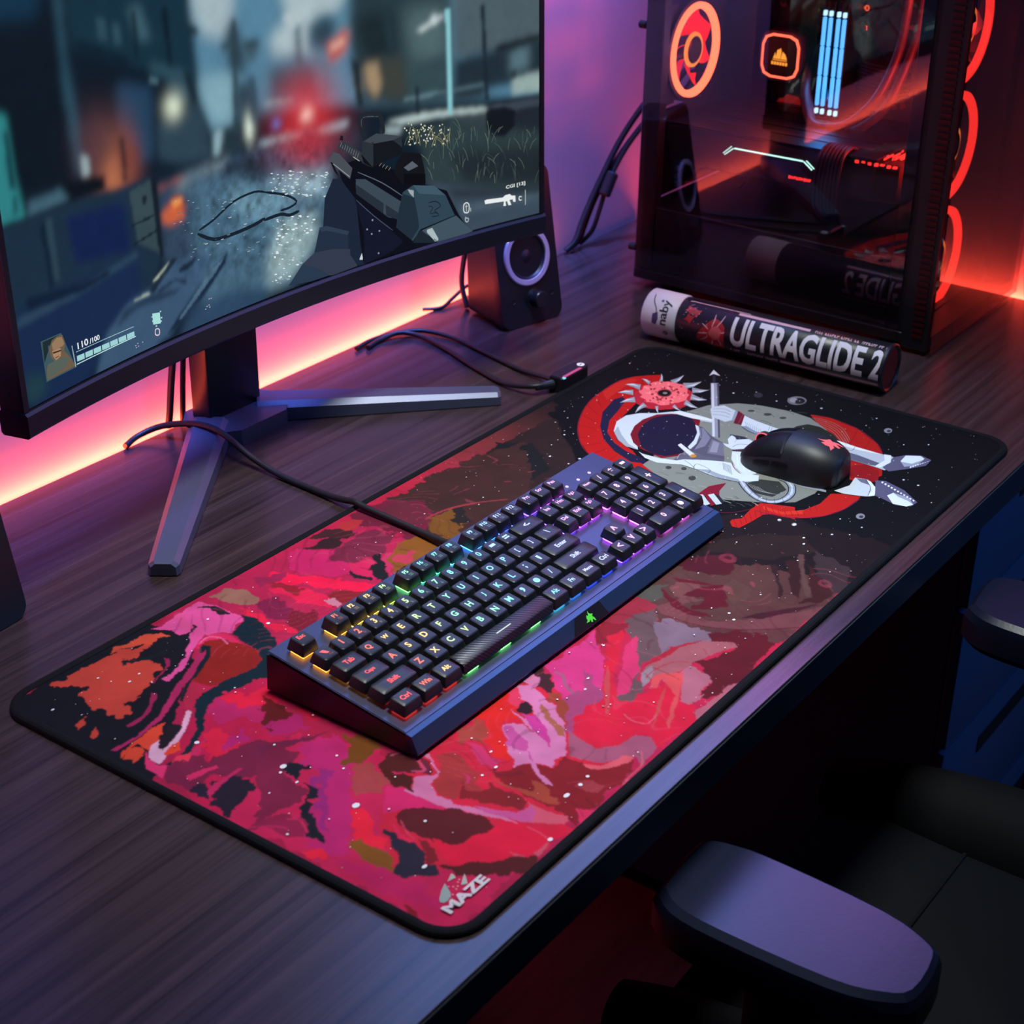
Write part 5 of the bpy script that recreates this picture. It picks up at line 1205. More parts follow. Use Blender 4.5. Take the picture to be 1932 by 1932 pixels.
98b0b8|0|326.2,28.5 329.9,28.2 330.9,26.7 327.9,26.9
c4d4d8|0|324.4,87.8 326.4,87.7 327,86.9 325.3,87
e4eef0|0|340.9,43.4 343.9,43.2 344.7,42 342.3,42.2
c4d4d8|0|353.5,91.4 355.1,91.3 355.5,90.7 354.3,90.8
98b0b8|0|341.5,28.7 343.1,28.5 343.6,27.9 342.3,28
c4d4d8|0|328.9,101.7 330.6,101.7 331.1,101 329.7,101.1
98b0b8|0|329.4,60.1 331.7,60 332.3,59.1 330.5,59.2
c4d4d8|0|320.5,99.4 322.1,99.4 322.5,98.7 321.2,98.8
e4eef0|0|308.6,35.1 310.8,34.9 311.4,34 309.6,34.2
98b0b8|0|344.7,31.7 347.6,31.5 348.4,30.4 346.1,30.5
c4d4d8|0|331.5,95.9 334,95.8 334.6,94.8 332.6,94.9
e4eef0|0|342.6,65.8 346.4,65.6 347.5,64.1 344.4,64.2
98b0b8|0|322.2,66.2 324.2,66.1 324.7,65.4 323.1,65.4
c4d4d8|0|358,81.5 361.4,81.4 362.4,80 359.6,80.1
e4eef0|0|322.8,17.1 324.1,17 324.4,16.4 323.4,16.5
98b0b8|0|313.7,61.3 317,61.1 317.9,59.8 315.2,60
c4d4d8|0|361.9,100 365,99.9 365.8,98.7 363.3,98.8
e4eef0|0|351,51.9 354,51.7 354.8,50.5 352.4,50.7
98b0b8|0|331.7,64.2 334.3,64 335,63 332.9,63.1
c4d4d8|0|343.4,86 346.1,85.9 346.9,84.9 344.7,85
c4d4d8|0|310.4,103.7 312.7,103.6 313.3,102.8 311.4,102.8
e4eef0|0|353,62.6 355.7,62.5 356.5,61.4 354.3,61.5
98b0b8|0|322.2,40.5 325.4,40.3 326.2,39 323.7,39.2
c4d4d8|0|354.8,98.8 356.5,98.7 357,98.1 355.6,98.1
c4d4d8|0|325.7,107 327.7,106.9 328.3,106.1 326.6,106.2
98b0b8|0|337.8,28.7 339.4,28.6 339.9,27.9 338.5,28
c4d4d8|0|333.9,102.2 337.6,102.1 338.6,100.7 335.6,100.8
e4eef0|0|304.1,14.1 305.6,13.9 306,13.3 304.8,13.4
98b0b8|0|338.4,50.3 340.4,50.2 340.9,49.4 339.3,49.5
c4d4d8|0|363.5,86.1 366.8,86 367.7,84.7 365.1,84.8
e4eef0|0|318.9,59 322.1,58.8 323,57.5 320.4,57.7
98b0b8|0|310.8,15.4 314.5,15.1 315.5,13.6 312.5,13.9
c4d4d8|0|344.7,90 346.8,89.9 347.4,89.1 345.7,89.2
e4eef0|0|344.9,64.1 346.7,64 347.2,63.3 345.7,63.4
98b0b8|0|332,37.1 335.9,36.8 336.9,35.3 333.8,35.5
c4d4d8|0|382,95.9 383.9,95.9 384.4,95.1 382.9,95.2
e4eef0|0|312.1,51.8 315.9,51.5 316.9,50 313.9,50.2
98b0b8|0|341.1,64.1 343.7,63.9 344.4,62.9 342.3,63
c4d4d8|0|375.5,76.6 379.2,76.4 380.2,75 377.2,75.1
e4eef0|0|350.5,48 354.2,47.8 355.1,46.4 352.2,46.5
98b0b8|0|320.8,14.6 322.1,14.5 322.5,14 321.4,14.1
c4d4d8|0|312.1,95.1 313.5,95 313.9,94.4 312.8,94.5
e4eef0|0|332,46.7 334,46.5 334.5,45.8 332.9,45.9
98b0b8|0|326.8,38.7 330.3,38.5 331.2,37.1 328.5,37.3
c4d4d8|0|352.5,83.4 355.9,83.2 356.9,81.9 354.1,82
e4eef0|0|315.2,45.8 317.8,45.6 318.5,44.5 316.4,44.7
98b0b8|0|320.4,35.1 324.3,34.8 325.3,33.3 322.2,33.5
c4d4d8|0|324.3,92.7 328.1,92.5 329.2,91 326.1,91.2
e4eef0|0|318.5,16.7 320.2,16.5 320.6,15.9 319.3,16
c4d4d8|0|327.8,89 329.8,88.9 330.3,88.2 328.7,88.3
e4eef0|0|320.1,51.8 323.1,51.6 323.9,50.4 321.5,50.6
98b0b8|0|309.9,64.3 311.4,64.2 311.8,63.7 310.6,63.7
c4d4d8|0|347.4,105 351.1,104.9 352.1,103.5 349.1,103.6
e4eef0|0|332,28.9 333.8,28.8 334.2,28.1 332.8,28.2
98b0b8|0|348.2,63.4 349.6,63.3 350,62.8 348.9,62.8
c4d4d8|0|375.5,95.1 378,95 378.7,94 376.6,94.1
e4eef0|0|337.6,55.5 340.4,55.3 341.2,54.2 338.9,54.4
98b0b8|0|320.2,29.4 322.1,29.2 322.6,28.4 321,28.6
c4d4d8|0|339.9,96 341.1,95.9 341.4,95.5 340.5,95.5
e4eef0|0|315.2,67.2 317.5,67.1 318.2,66.1 316.3,66.2
c4d4d8|0|334.3,104.9 338,104.7 339,103.3 336,103.4
98b0b8|0|328.7,64.8 331.1,64.7 331.8,63.7 329.8,63.8
c4d4d8|0|380.6,97.5 383.1,97.4 383.7,96.4 381.8,96.5
e4eef0|0|355.8,49.4 359.1,49.2 360,47.9 357.3,48
98b0b8|0|311.3,53.7 312.9,53.6 313.4,52.9 312.1,53
c4d4d8|0|379.3,84.7 381.2,84.6 381.7,83.9 380.2,83.9
98b0b8|0|325.2,24.6 328.2,24.3 329,23.1 326.6,23.3
c4d4d8|0|379.4,98 383,97.9 383.9,96.5 381.1,96.6
e4eef0|0|345,55.8 347.3,55.6 347.9,54.7 346.1,54.8
98b0b8|0|307.4,18.7 308.8,18.6 309.2,18 308,18.1
c4d4d8|0|324,94.6 327.2,94.4 328.1,93.2 325.5,93.3
e4eef0|0|320.8,61.6 322,61.5 322.3,61 321.3,61.1
98b0b8|0|308.6,17.6 310.3,17.5 310.7,16.8 309.4,16.9
c4d4d8|0|337.2,90.1 341.1,90 342.1,88.5 339,88.6
c4d4d8|0|354.3,87.8 356.6,87.7 357.3,86.8 355.4,86.9
98b0b8|0|322.2,11.4 326.1,11.1 327.2,9.5 324,9.8
c4d4d8|0|350.2,83.7 353.5,83.5 354.3,82.3 351.7,82.4
e4eef0|0|349,57.4 352.2,57.2 353.1,56 350.5,56.1
98b0b8|0|314.9,24.1 316.3,24 316.6,23.5 315.5,23.6
c4d4d8|0|372.8,96.3 376.4,96.2 377.3,94.8 374.5,94.9
e4eef0|0|359,55.7 360.5,55.6 360.9,55.1 359.7,55.1
c4d4d8|0|315.3,98.3 317.5,98.2 318.1,97.3 316.3,97.4
e4eef0|0|307.6,19.9 310.6,19.6 311.4,18.4 309,18.6
98b0b8|0|310.2,45.1 312.5,44.9 313.1,44 311.3,44.1
c4d4d8|0|379.3,75.2 381.1,75.1 381.6,74.4 380.1,74.5
98b0b8|0|330.4,31.9 332.7,31.8 333.3,30.8 331.4,31
c4d4d8|0|311,96.5 314.3,96.3 315.1,95 312.5,95.2
98b0b8|0|307.6,15 309.4,14.9 309.9,14.1 308.4,14.2
c4d4d8|0|319,109 321.8,108.9 322.5,107.9 320.3,108
e4eef0|0|327.1,24.1 328.5,24 328.9,23.4 327.8,23.5
98b0b8|0|304.5,13.7 306,13.5 306.3,12.9 305.2,13
c4d4d8|0|334.7,108.6 338.2,108.5 339.1,107.1 336.3,107.2
98b0b8|0|313.5,21.6 314.9,21.5 315.2,20.9 314.1,21
c4d4d8|0|342.1,99.9 345.9,99.8 347,98.3 343.9,98.4
98b0b8|0|331.7,36.4 334.4,36.2 335.2,35.1 333,35.2
c4d4d8|0|349.7,101.4 351.5,101.4 351.9,100.7 350.5,100.8
c4d4d8|0|349.6,103.8 351,103.7 351.4,103.2 350.3,103.2
e4eef0|0|313.8,27.8 315.7,27.6 316.2,26.8 314.7,26.9
98b0b8|0|332.2,58.9 334.1,58.8 334.5,58.1 333.1,58.2
c4d4d8|0|335.2,94.3 339,94.2 340,92.7 337,92.8
e4eef0|0|314.9,54.2 318.8,53.9 319.8,52.4 316.7,52.6
c4d4d8|0|347.5,100.6 349.2,100.6 349.6,99.9 348.3,100
98b0b8|0|340,22.1 343.6,21.9 344.6,20.4 341.7,20.6
c4d4d8|0|327.1,96.9 329.7,96.8 330.5,95.8 328.3,95.9
98b0b8|0|316.7,65.9 318.6,65.7 319.1,65 317.6,65.1
c4d4d8|0|313.9,106.4 316.6,106.3 317.3,105.2 315.1,105.3
e4eef0|0|330.6,27.3 333.2,27.1 333.9,26 331.8,26.2
7c909c|0|272.8,72.6 276.8,72.5 277.2,71.7 274,71.7
a4b4bc|0|239,66.1 242.9,66 243.4,65.2 240.2,65.2
5c7080|0|285.7,85.6 289.5,85.6 289.9,84.8 286.9,84.8
7c909c|0|189.9,96.6 193.1,96.6 193.4,95.9 190.9,95.9
a4b4bc|0|194.5,114.5 196.7,114.5 197,114 195.2,114
5c7080|0|225.9,71 228,71 228.2,70.5 226.5,70.5
7c909c|0|229.1,58.9 231.6,58.8 231.9,58.3 229.9,58.3
a4b4bc|0|273,65.1 274.7,65.1 274.9,64.7 273.5,64.7
5c7080|0|299.5,85.1 302.1,85.1 302.4,84.6 300.3,84.6
7c909c|0|296.4,78.5 300.9,78.4 301.4,77.5 297.8,77.5
a4b4bc|0|263.5,89.3 265.5,89.3 265.7,88.8 264.1,88.9
5c7080|0|298.6,66.3 302.5,66.3 302.9,65.5 299.8,65.5
7c909c|0|202.5,87.7 204.3,87.6 204.5,87.2 203.1,87.3
a4b4bc|0|246.2,103.4 247.8,103.4 248,103.1 246.7,103.1
5c7080|0|288.2,43.9 292.2,43.9 292.7,43 289.5,43
7c909c|0|248.9,94.3 252.7,94.2 253.1,93.4 250.1,93.5
a4b4bc|0|214.6,108.5 217,108.5 217.3,108 215.3,108
5c7080|0|252.6,70.6 256.7,70.5 257.1,69.6 253.8,69.6
7c909c|0|233.7,98.9 235.3,98.9 235.5,98.6 234.2,98.6
a4b4bc|0|206.7,63.4 208.3,63.4 208.5,63 207.2,63.1
5c7080|0|259.5,76.8 261.6,76.8 261.8,76.3 260.1,76.4
7c909c|0|262.5,67.3 264.2,67.2 264.4,66.9 263,66.9
a4b4bc|0|264.6,95.4 266.8,95.4 267.1,94.9 265.3,94.9
5c7080|0|249.9,63.8 253.2,63.7 253.6,63 250.9,63
7c909c|0|287.5,54.9 292.1,54.8 292.6,53.8 288.9,53.9
a4b4bc|0|214.9,58.4 217,58.3 217.2,57.9 215.5,57.9
5c7080|0|211.3,102.3 213.2,102.3 213.4,101.9 211.9,101.9
7c909c|0|260.7,100.2 264.7,100.2 265.2,99.4 262,99.4
a4b4bc|0|255.9,85.1 260.1,85.1 260.6,84.1 257.2,84.2
5c7080|0|281.6,60.3 283.4,60.3 283.6,59.9 282.1,59.9
7c909c|0|295.7,57.4 300,57.4 300.5,56.4 297,56.5
a4b4bc|0|209.2,111.5 211.6,111.5 211.8,111 209.9,111
5c7080|0|273.6,51.6 278,51.5 278.4,50.5 275,50.6
7c909c|0|224.8,64.9 226.8,64.8 227,64.4 225.4,64.4
a4b4bc|0|251.9,99.8 255.6,99.8 256,99 253.1,99
5c7080|0|230.6,101.9 234.1,101.9 234.5,101.1 231.7,101.2
7c909c|0|236.3,89.1 239,89.1 239.3,88.5 237.1,88.5
a4b4bc|0|274,74.8 278.3,74.7 278.8,73.8 275.3,73.8
5c7080|0|205.5,93.3 209.7,93.2 210.1,92.3 206.8,92.4
7c909c|0|253,62.5 257.1,62.4 257.6,61.5 254.2,61.6
a4b4bc|0|248.7,96.7 251.2,96.7 251.5,96.1 249.5,96.1
5c7080|0|219.6,102.1 222.9,102.1 223.2,101.4 220.6,101.4
7c909c|0|209,66.8 211.9,66.7 212.2,66 209.9,66.1
a4b4bc|0|275.6,49.7 279.3,49.6 279.7,48.8 276.8,48.9
5c7080|0|277.9,52.4 281.2,52.3 281.6,51.5 278.9,51.6
7c909c|0|224.7,87 227.1,87 227.4,86.4 225.5,86.5
a4b4bc|0|242.3,83 244.8,83 245.1,82.4 243.1,82.5
5c7080|0|200.9,93.1 202.8,93 203,92.6 201.4,92.6
7c909c|0|230.8,101.9 233.5,101.9 233.8,101.3 231.6,101.3
a4b4bc|0|250.4,98.9 252.7,98.9 253,98.4 251.1,98.4
5c7080|0|236.7,91.5 239.9,91.5 240.3,90.8 237.7,90.8
7c909c|0|277,53 279.2,52.9 279.5,52.4 277.7,52.5
a4b4bc|0|209.4,83.1 212.1,83 212.3,82.4 210.2,82.5
5c7080|0|195,104.2 199.4,104.1 199.9,103.2 196.4,103.3
7c909c|0|297.8,71.7 299.5,71.7 299.7,71.3 298.3,71.3
a4b4bc|0|278.8,80.7 280.5,80.6 280.7,80.3 279.3,80.3
5c7080|0|217.3,102.8 221.6,102.8 222,101.9 218.6,101.9
7c909c|0|207.7,73.2 209.6,73.2 209.8,72.7 208.3,72.8
a4b4bc|0|197.3,96.2 200.6,96.2 200.9,95.4 198.3,95.5
5c7080|0|244.8,58.2 247.6,58.1 248,57.5 245.6,57.6
7c909c|0|258.8,97.7 262.6,97.7 263.1,96.9 260,96.9
a4b4bc|0|263.6,54.9 265.4,54.8 265.7,54.4 264.1,54.4
5c7080|0|238.2,70.3 239.7,70.3 239.9,69.9 238.6,70
7c909c|0|281.4,49.7 284.6,49.6 284.9,48.9 282.4,48.9
a4b4bc|0|224.6,69.8 228.9,69.7 229.3,68.7 225.9,68.8
5c7080|0|240.3,57 242.3,56.9 242.5,56.5 240.9,56.5
7c909c|0|223,70.8 225.6,70.7 225.9,70.2 223.8,70.2
a4b4bc|0|245,68.5 248.3,68.4 248.7,67.7 246,67.7
5c7080|0|237.8,98.4 240.5,98.4 240.8,97.8 238.6,97.8
7c909c|0|210.7,69 214.6,68.8 215.1,68 211.9,68.1
1c2638|0|377.4,74.1 389.5,90.1 412.6,82.3 419.3,63.3 425.3,32.1 408,15.1 393,30.8 373.3,47.4
222e42|0|368.8,48.5 378.3,47.6 406.4,35.8 406.2,18.6 384.4,23.2 360.2,26.4
2f3c50|0|368.8,48.5 378.3,47.6 406.4,35.8 405.2,32.3 377.9,43.3 368,44.2
333a4c|0|360.2,26.4 384.4,24 408.2,18.1 419.4,3.2 415.1,-0.3 382.5,-1.1 354.7,4.8 344,19.5
1b2538|0|409.6,38.7 428.3,16.2 425.2,-1.3 415.1,-0.3 404,16.1
28384c|0|324.6,4 344,19.5 361.4,12 378.5,-0 354.3,0.4
c8d0d4|0|417.5,5.2 421.5,11 423.1,9.9 421.9,4.1
0c0e18|0|396.1,100.2 425.8,101.4 507.8,59.6 535.8,47.8 551.4,19.5 567.4,-1.4 517.6,-1.6 472.3,-0.5 423.2,-0.8 420.4,18.2 417.3,63.7 400.9,84.8
131629|0|415.5,65.6 476.9,9.3 460.2,2.4 423.2,-0.8 425.1,29.1
3a4854|0|417.7,83.4 430.4,80.7 479.8,46.4 477.1,32.4 458,37.4 417.9,72.4
252f3a|0|418.3,78.2 454.7,51 476.2,35.7 475.9,29.6 454.1,40.6 417.7,69.5
0c0e16|0|413.8,99.5 507.6,55 507.9,62.6 429.7,100.6
5a6a78|0.8|421,89.3 451.9,72.6 479.1,53.3
4a5668|0.7|417.3,63.7 438.2,44.2 463.3,23.3
2f4452|0|478.3,58 491.7,62.1 519.8,55.9 534.1,43.5 545.7,20.8 499.8,16.3 489.1,6.8 467.5,25.4 472.6,44.1
1f2e3a|0|478.2,56.5 495.1,48.4 497.9,18.6 487.2,8.5 467.5,25.4 472.6,44.1
9aa4aa|0|484.5,59.5 492.4,56.9 492.1,49.8 487.3,54.7
3e5666|0|491.7,62.1 519.8,55.9 534.1,43.5 499.3,52.2
14202a|1|511.1,40.5 521.3,39.9 527.2,34 518.9,31.1 524.8,25.2 514.6,25.8
14202a|0.8|510.9,37.4 517,34.6 512.7,29.3 522.9,28.7
3f525e|0|500.8,14.8 547.3,20.1 569.5,-1 548.7,-2.1 521.8,-1.7
a8b8bc|0|505.9,13.7 515.2,14.4 523.9,0.2 518.7,-0.5
1c2630|0|497.7,15.5 501.8,14.6 519.7,-2 489.1,5
33363f|0|398,120.5 405.5,121.5 430,104.9 429.5,97 421.8,100.7 398.3,116.2
7c8288|0.9|400.3,116.8 402.6,121
7c8288|0.9|402.9,115.1 405.2,119.3
7c8288|0.9|405.5,113.3 407.8,117.6
7c8288|0.9|408.2,111.6 410.4,115.9
7c8288|0.9|410.8,109.9 413.1,114.1
7c8288|0.9|413.4,108.1 415.7,112.4
7c8288|0.9|416.1,106.4 418.3,110.7
7c8288|0.9|418.7,104.6 421,108.9
7c8288|0.9|421.4,102.8 423.6,107.2
1a1c22|0|399.8,123.7 402.1,127.5 404.9,126.3 404.6,122.1
484c55|0|384.5,107.6 391.3,114.3 398.9,111.1 414.5,94.3 410.8,84.9 388.6,103.9
14151b|0|386.8,106.4 391.8,95.4 397.3,89.9 390.5,104.2
9a9ea4|1.2|390.5,103.5 410.6,87.1
b8b8ac|1.2|416.2,104.8 424.1,99.1
2a3038|0|428.4,116.7 446.8,120.7 479,112.3 479.7,97.4 453,92.3 439,90 427.1,96.8
3c444d|0|430.7,116.3 446.8,120.7 479,112.3 468,110.4 442.3,111.9
14171d|0|442.3,111.9 468,110.4 479.8,101.1 479.6,95.2 453,92.3 441,90.3
0e1015|0|426.1,105.7 440.9,89.6 499.7,61.2 471.9,69.9 429.4,96.3
20262d|5|432.5,119.5 428.4,126.8 427.2,137 433.2,140.1 451.3,137.2 454.8,129.1 456.1,118.7
4d565e|0.8|429,126.6 428.8,135.9 434.1,138.5 450.6,135.9
13151a|0|471.9,90 481.2,96.4 503,91 507.4,74.8 508.2,61 479.7,64.6 467.4,79.8
565f6a|0|480.5,81.6 491.7,85.7 499.5,79.4 486.3,77.2
0b0c10|0|480.2,75.7 508.2,70.1 508.2,61 479.7,64.6
9a9a8a|0.8|448.9,89.4 452,91.8
9a9a8a|0.8|452.8,87.3 455.9,89.7
9a9a8a|0.8|456.6,85.2 459.8,87.6
9a9a8a|0.8|460.5,83.1 463.6,85.4
8a98ac|0|435.9,40.2 437.8,40.5 438.3,39 436.6,38.6
8a98ac|0|428.4,32.9 430.2,33.2 430.7,31.7 429.1,31.3
8a98ac|0|444.3,27.7 446.1,28 446.6,26.5 445,26.1
8a98ac|0|442,6 443.8,6.4 444.4,4.9 442.7,4.5
8a98ac|0|434.1,27 435.9,27.3 436.5,25.8 434.8,25.5
3c565c|0|23.4,47.7 47.3,46.9 59.1,14 23.9,14
1c2c30|0|24.8,46.7 45.6,46 47.8,41 31.2,38.8 24.6,29.8
6c5a48|0|31.5,38.7 35.9,44.5 42.3,45.8 48.3,44.9 50.5,37.8 48,31.8 53,25.4 58.5,15.4 24.9,15 26.2,25.8 35.8,27.5 32,32.8
94785c|0|35.4,41.9 42.1,44.7 47.5,43.4 49.1,37.2 45.1,35.1 35.7,36.7
a88464|0|35,36.3 45.4,35.2 44,29.2 37.9,27.1 35,31.8
3c2c24|0|35.3,34.9 44.8,33.8 44.6,32.7 35.4,33.5
5c4438|0|37.3,30 41.6,29.9 41.5,29.2 37.4,29.1
546058|0|28.2,27.3 35.8,27.5 43.6,27.6 52.8,24.4 46.8,18.4 35,16.8 25.4,15.8
8ca4a8|0|56.9,32.8 58,32.7 59.5,14.4 58.3,14.3
aed8da|0.8|61.3,26 130.9,24.6
c8ecec|1.3|60.3,15.9 132,15.8
9cd0d2|0|61.5,22.5 70.3,22.1 70.1,17.5 61.3,17.9
9cd0d2|0|71.4,22.1 80.3,21.8 80.1,17.2 71.3,17.6
9cd0d2|0|81.4,21.8 90.3,21.5 90.2,17 81.3,17.3
9cd0d2|0|91.4,21.5 100.3,21.2 100.3,16.8 91.3,17.1
9cd0d2|0|101.5,21.2 110.4,21 110.4,16.6 101.4,16.8
9cd0d2|0|111.6,21 120.6,20.8 120.6,16.5 111.6,16.7
9cd0d2|0|121.8,20.8 130.8,20.6 130.8,16.4 121.8,16.5
a8dcd8|0|154.3,28.6 163.4,26.9 163.3,17.2 154.1,18.9
16263c|0|157.2,25.2 158.9,25 158.8,21.1 157.1,21.4
a8dcd8|0|163.6,28.1 165.2,27.8 165.1,26.7 163.4,26.9
a8dcd8|0|164.1,22.5 165.8,22.2 165.6,21 163.9,21.3
a8dcd8|0|163.2,19.7 164.8,19.4 164.7,18.3 163,18.5
a8dcd8|0|153.2,26.5 154.8,26.2 154.6,25.1 153,25.4
a8dcd8|0|153.4,22.8 155.1,22.5 154.9,21.3 153.3,21.6
a8dcd8|0|156.9,17.3 158.5,17 158.4,15.9 156.7,16.1
e0c8d8|1|158.1,14.2 155.9,13.5 155.4,10 157.6,8.3 160.3,8.6 160.6,12.5 158.1,14.2
a8a0c0|0|130,8.6 131.5,8.4 131.4,7.5 130.1,7.7
a8a0c0|0|132.7,9.5 134.2,9.4 134.1,8.4 132.8,8.6
a8a0c0|0|130.6,6.6 132.1,6.4 131.9,5.5 130.6,5.7
a8a0c0|0|138.6,8.8 140.1,8.6 139.9,7.7 138.6,7.9
a8a0c0|0|133.2,6.9 134.7,6.8 134.5,5.9 133.2,6.1
a8a0c0|0|223.5,21 225.1,21 224.9,20 223.6,20.2
a8a0c0|0|226.1,20.9 227.6,20.8 227.5,19.9 226.1,20
a8a0c0|0|220.2,15.2 221.7,15.1 221.6,14.1 220.2,14.3
a8a0c0|0|222.8,15.6 224.4,15.5 224.2,14.6 222.9,14.7
a8a0c0|0|223.4,13.5 225,13.5 224.8,12.5 223.5,12.6
a8a0c0|0|218.2,13.2 219.7,13.1 219.6,12.2 218.2,12.3
e8ecec|0|585.7,27.6 588.8,28.1 610.5,26 613.6,27.8 619.8,27.9 621.9,25.9 627.2,24.8 627.6,18.3 624.3,18.9 623.5,21.7 619.3,21.8 621.8,16.2 618,16.4 616,21.2 613.9,21 614.7,16.6 611,17 611.9,21.7 586.6,23.8
e0e4e4|0.9|640.8,28.3 640.9,12.5
e8ecec|1|635.9,21.9 633.2,22.7 632.2,21 633.2,18.8 635.9,18.7
dfe4e4|1.1|557.8,29.3 562,30.3 565,27 564.2,20.4 559.7,20.4 557.7,23 557.8,29.3
dfe4e4|1|559.8,26.5 563.5,26.5
dfe4e4|1|561.1,28.6 561.4,21.4
dfe4e4|0.9|566.8,24 567.1,20.2
b0b8bc|1.1|560.6,16.4 559.5,13.9 560.5,11 563.1,10.7 563.6,13.8 559.9,14.6"""
SCR_TX=[('CGI [13]', (614.7, 33.6), (640.6, 33.1)), ('110', (63.7, 27.5), (76.4, 27.3)), ('/100', (78.0, 27.1), (90.0, 27.4))]
LED_P,LEDR_P,UND_P,WALLFILL_P,MATFILL_P,ROOM_P,CASE_P,BACK_P=8.0,2.4,10.0,7.5,3.7,7.5,1.6,.4
SHEEN_P=[5.6,2.6,2.0,5.0]
RCAM=[[0.58859084, -0.80831764, 0.01354316], [-0.36551721, -0.28102548, -0.88736793], [0.72108113, 0.51734638, -0.46086303]]
# ================================================================== materials
M={}
M['wall']=mat('matte_wall_paint','b4aec0',.85,var=.04,scale=14,bump=.05)
M['floor']=wood('dark_floor_boards','33201e','5a3a34',.5,1.5,9,.2)
M['desk']=wood('dark_walnut_laminate','261a1b','4a393c',.26,1.3,60,.03)
M['edge']=mat('dark_edge_banding','2c3038',.5,var=.2,scale=30)
M['black']=mat('black_plastic','131419',.42,var=.15,scale=120)
M['satin']=mat('satin_black_plastic','1a1b22',.33,var=.1,scale=80)
M['matte']=mat('matte_black_rubber','0e0f13',.75,var=.2,scale=200,bump=.1)
M['metal']=mat('dark_grey_metal','3c3f4e',.36,.75,var=.08,scale=40)
M['stand']=mat('gunmetal_painted_stand','565a72',.38,.35,var=.06,scale=50)
M['chrome']=mat('brushed_steel','a0a2aa',.25,1,var=.05)
M['cap']=mat('keycap_plastic','1d1d25',.42,var=.12,scale=400,bump=.04)
M['plate']=mat('anodised_keyboard_plate','4a4c66',.34,.6,var=.06,scale=60)
M['bevel']=mat('keyboard_front_shell','2a3f66',.32,.3,var=.05,scale=60)
M['cable']=mat('black_cable_sheath','15141a',.5,var=.1,scale=90)
M['pcb']=mat('dark_circuit_board','17131a',.5,var=.4,scale=90)
M['heat']=mat('dark_heatsink_metal','26242c',.35,.8,var=.1)
M['leather']=mat('dark_chair_upholstery','06080e',.8,var=.2,scale=150,bump=.2,spec=.15)
M['armpad']=mat('armrest_pad_rubber','141930',.30,var=.08,scale=300,bump=.08)
M['redpipe']=mat('red_piping','7a1410',.6)
M['cabinet']=mat('blue_grey_cabinet_front','3a5a80',.5,var=.06,scale=18)
M['stitch']=mat('stitched_black_edge','07090f',.85,var=.3,scale=500,bump=.3,spec=.2)
M['glass']=glass('tinted_tempered_glass',(.80,.76,.80),1.5,2.0)
M['glass2']=glass('dark_front_glass',(.62,.56,.62),1.6,1.25)
M['label']=mat('printed_black_label','14161e',.35,var=.2,scale=60)
M['white']=mat('white_printed_card','cfc8d4',.5,var=.03)
M['ink']=mat('pale_lettering_ink','d6d2de',.45,var=.02)
M['redink']=mat('red_label_ink','a01c24',.45,var=.25,scale=120)
M['pinkink']=mat('pale_pink_ink','cda4b4',.45,var=.05)
M['inkdark']=mat('black_lettering_ink','16141c',.5)
g=glow
E_={'fan':g('fan_ring_light',(1,.13,.05),4.5),'fan2':g('front_fan_light',(1,.035,.02),3.0),'fanblade':mat('red_lit_translucent_blade',(.5,.02,.02),.35,emit=(1,.02,.02),es=.9),
 'hubglow':g('fan_hub_glow',(1,.28,.04),1.6),'pump':g('pump_ring_light',(1,.13,.06),3.5),'gold':g('orange_lit_emblem',(1,.35,.04),2.0),
 'ram':g('cyan_memory_light',(.07,.42,1),2.6),'ramtip':g('pale_memory_light',(.45,.85,1),2.2),'gpu':g('mint_light_bar',(.5,1,.8),2.6),'redled':g('red_component_light',(1,.03,.02),2.2),
 'disp':g('orange_digits',(1,.12,.03),1.6),'hubbar':g('pink_light_bar',(1,.1,.42),.55),'hubtip':g('cyan_light_tip',(.2,.8,1),1.0),'dot':g('white_power_light',(1,1,1),3),'blue':g('small_blue_light',(.05,.2,1),.8),
 'mlogo':g('pink_lit_emblem',(1,.14,.2),.95),'klogo':g('green_lit_emblem',(.1,.9,.05),.8),'led':g('red_orange_led_strip',(1,.1,.03),2.0)}
# ================================================================== setting
XR,YB=.8735,.7; XL=-2.2; YF=-1.9
def slab(name,*b,m):
    o=MB().box(*b).build(name,m,smooth=0); return tag(o,kind='structure')
wb=slab('wall_back',XL,XR+.1,YB,YB+.1,-DESK,1.9,m=M['wall']); wr=slab('wall_right',XR,XR+.1,YF,YB,-DESK,1.9,m=M['wall'])
fl=slab('floor',XL,XR+.1,YF,YB+.1,-DESK-.1,-DESK,m=M['floor'])
for o,l in ((wb,'pale back wall glowing orange red along the desk and violet above'),(wr,'pale side wall beside the computer tower glowing red at the desk'),(fl,'dark wooden floor boards under the desk')): tag(o,l,'floor' if o is fl else 'wall')
# desk
DT=.0345; DY0,DY1=-.0185,.684; DX0,DX1=-2.0,.858
desk=thing('desk','long dark walnut wood desk along the glowing wall','desk',(0,0,-DESK))
top=MB().box(DX0,DX1,DY0,DY1,DESK-DT,DESK,bev=.0004,seg=1).build('desktop',M['desk'],desk,smooth=0)
tag(MB().box(DX0,DX1,DY0-.0012,DY0,DESK-DT+.001,DESK-.0018,bev=.0005,seg=1).build('edge_banding',M['edge'],desk,smooth=0),'dark blue black front edge')
for x in (-1.9,): MB().box(x-.02,x+.02,.03,.64,0,DESK-DT).build('leg',M['edge'],desk,smooth=0)
MB().box(-1.85,.40,.58,.6,.35,DESK-DT).build('modesty_panel',M['edge'],desk,smooth=0)
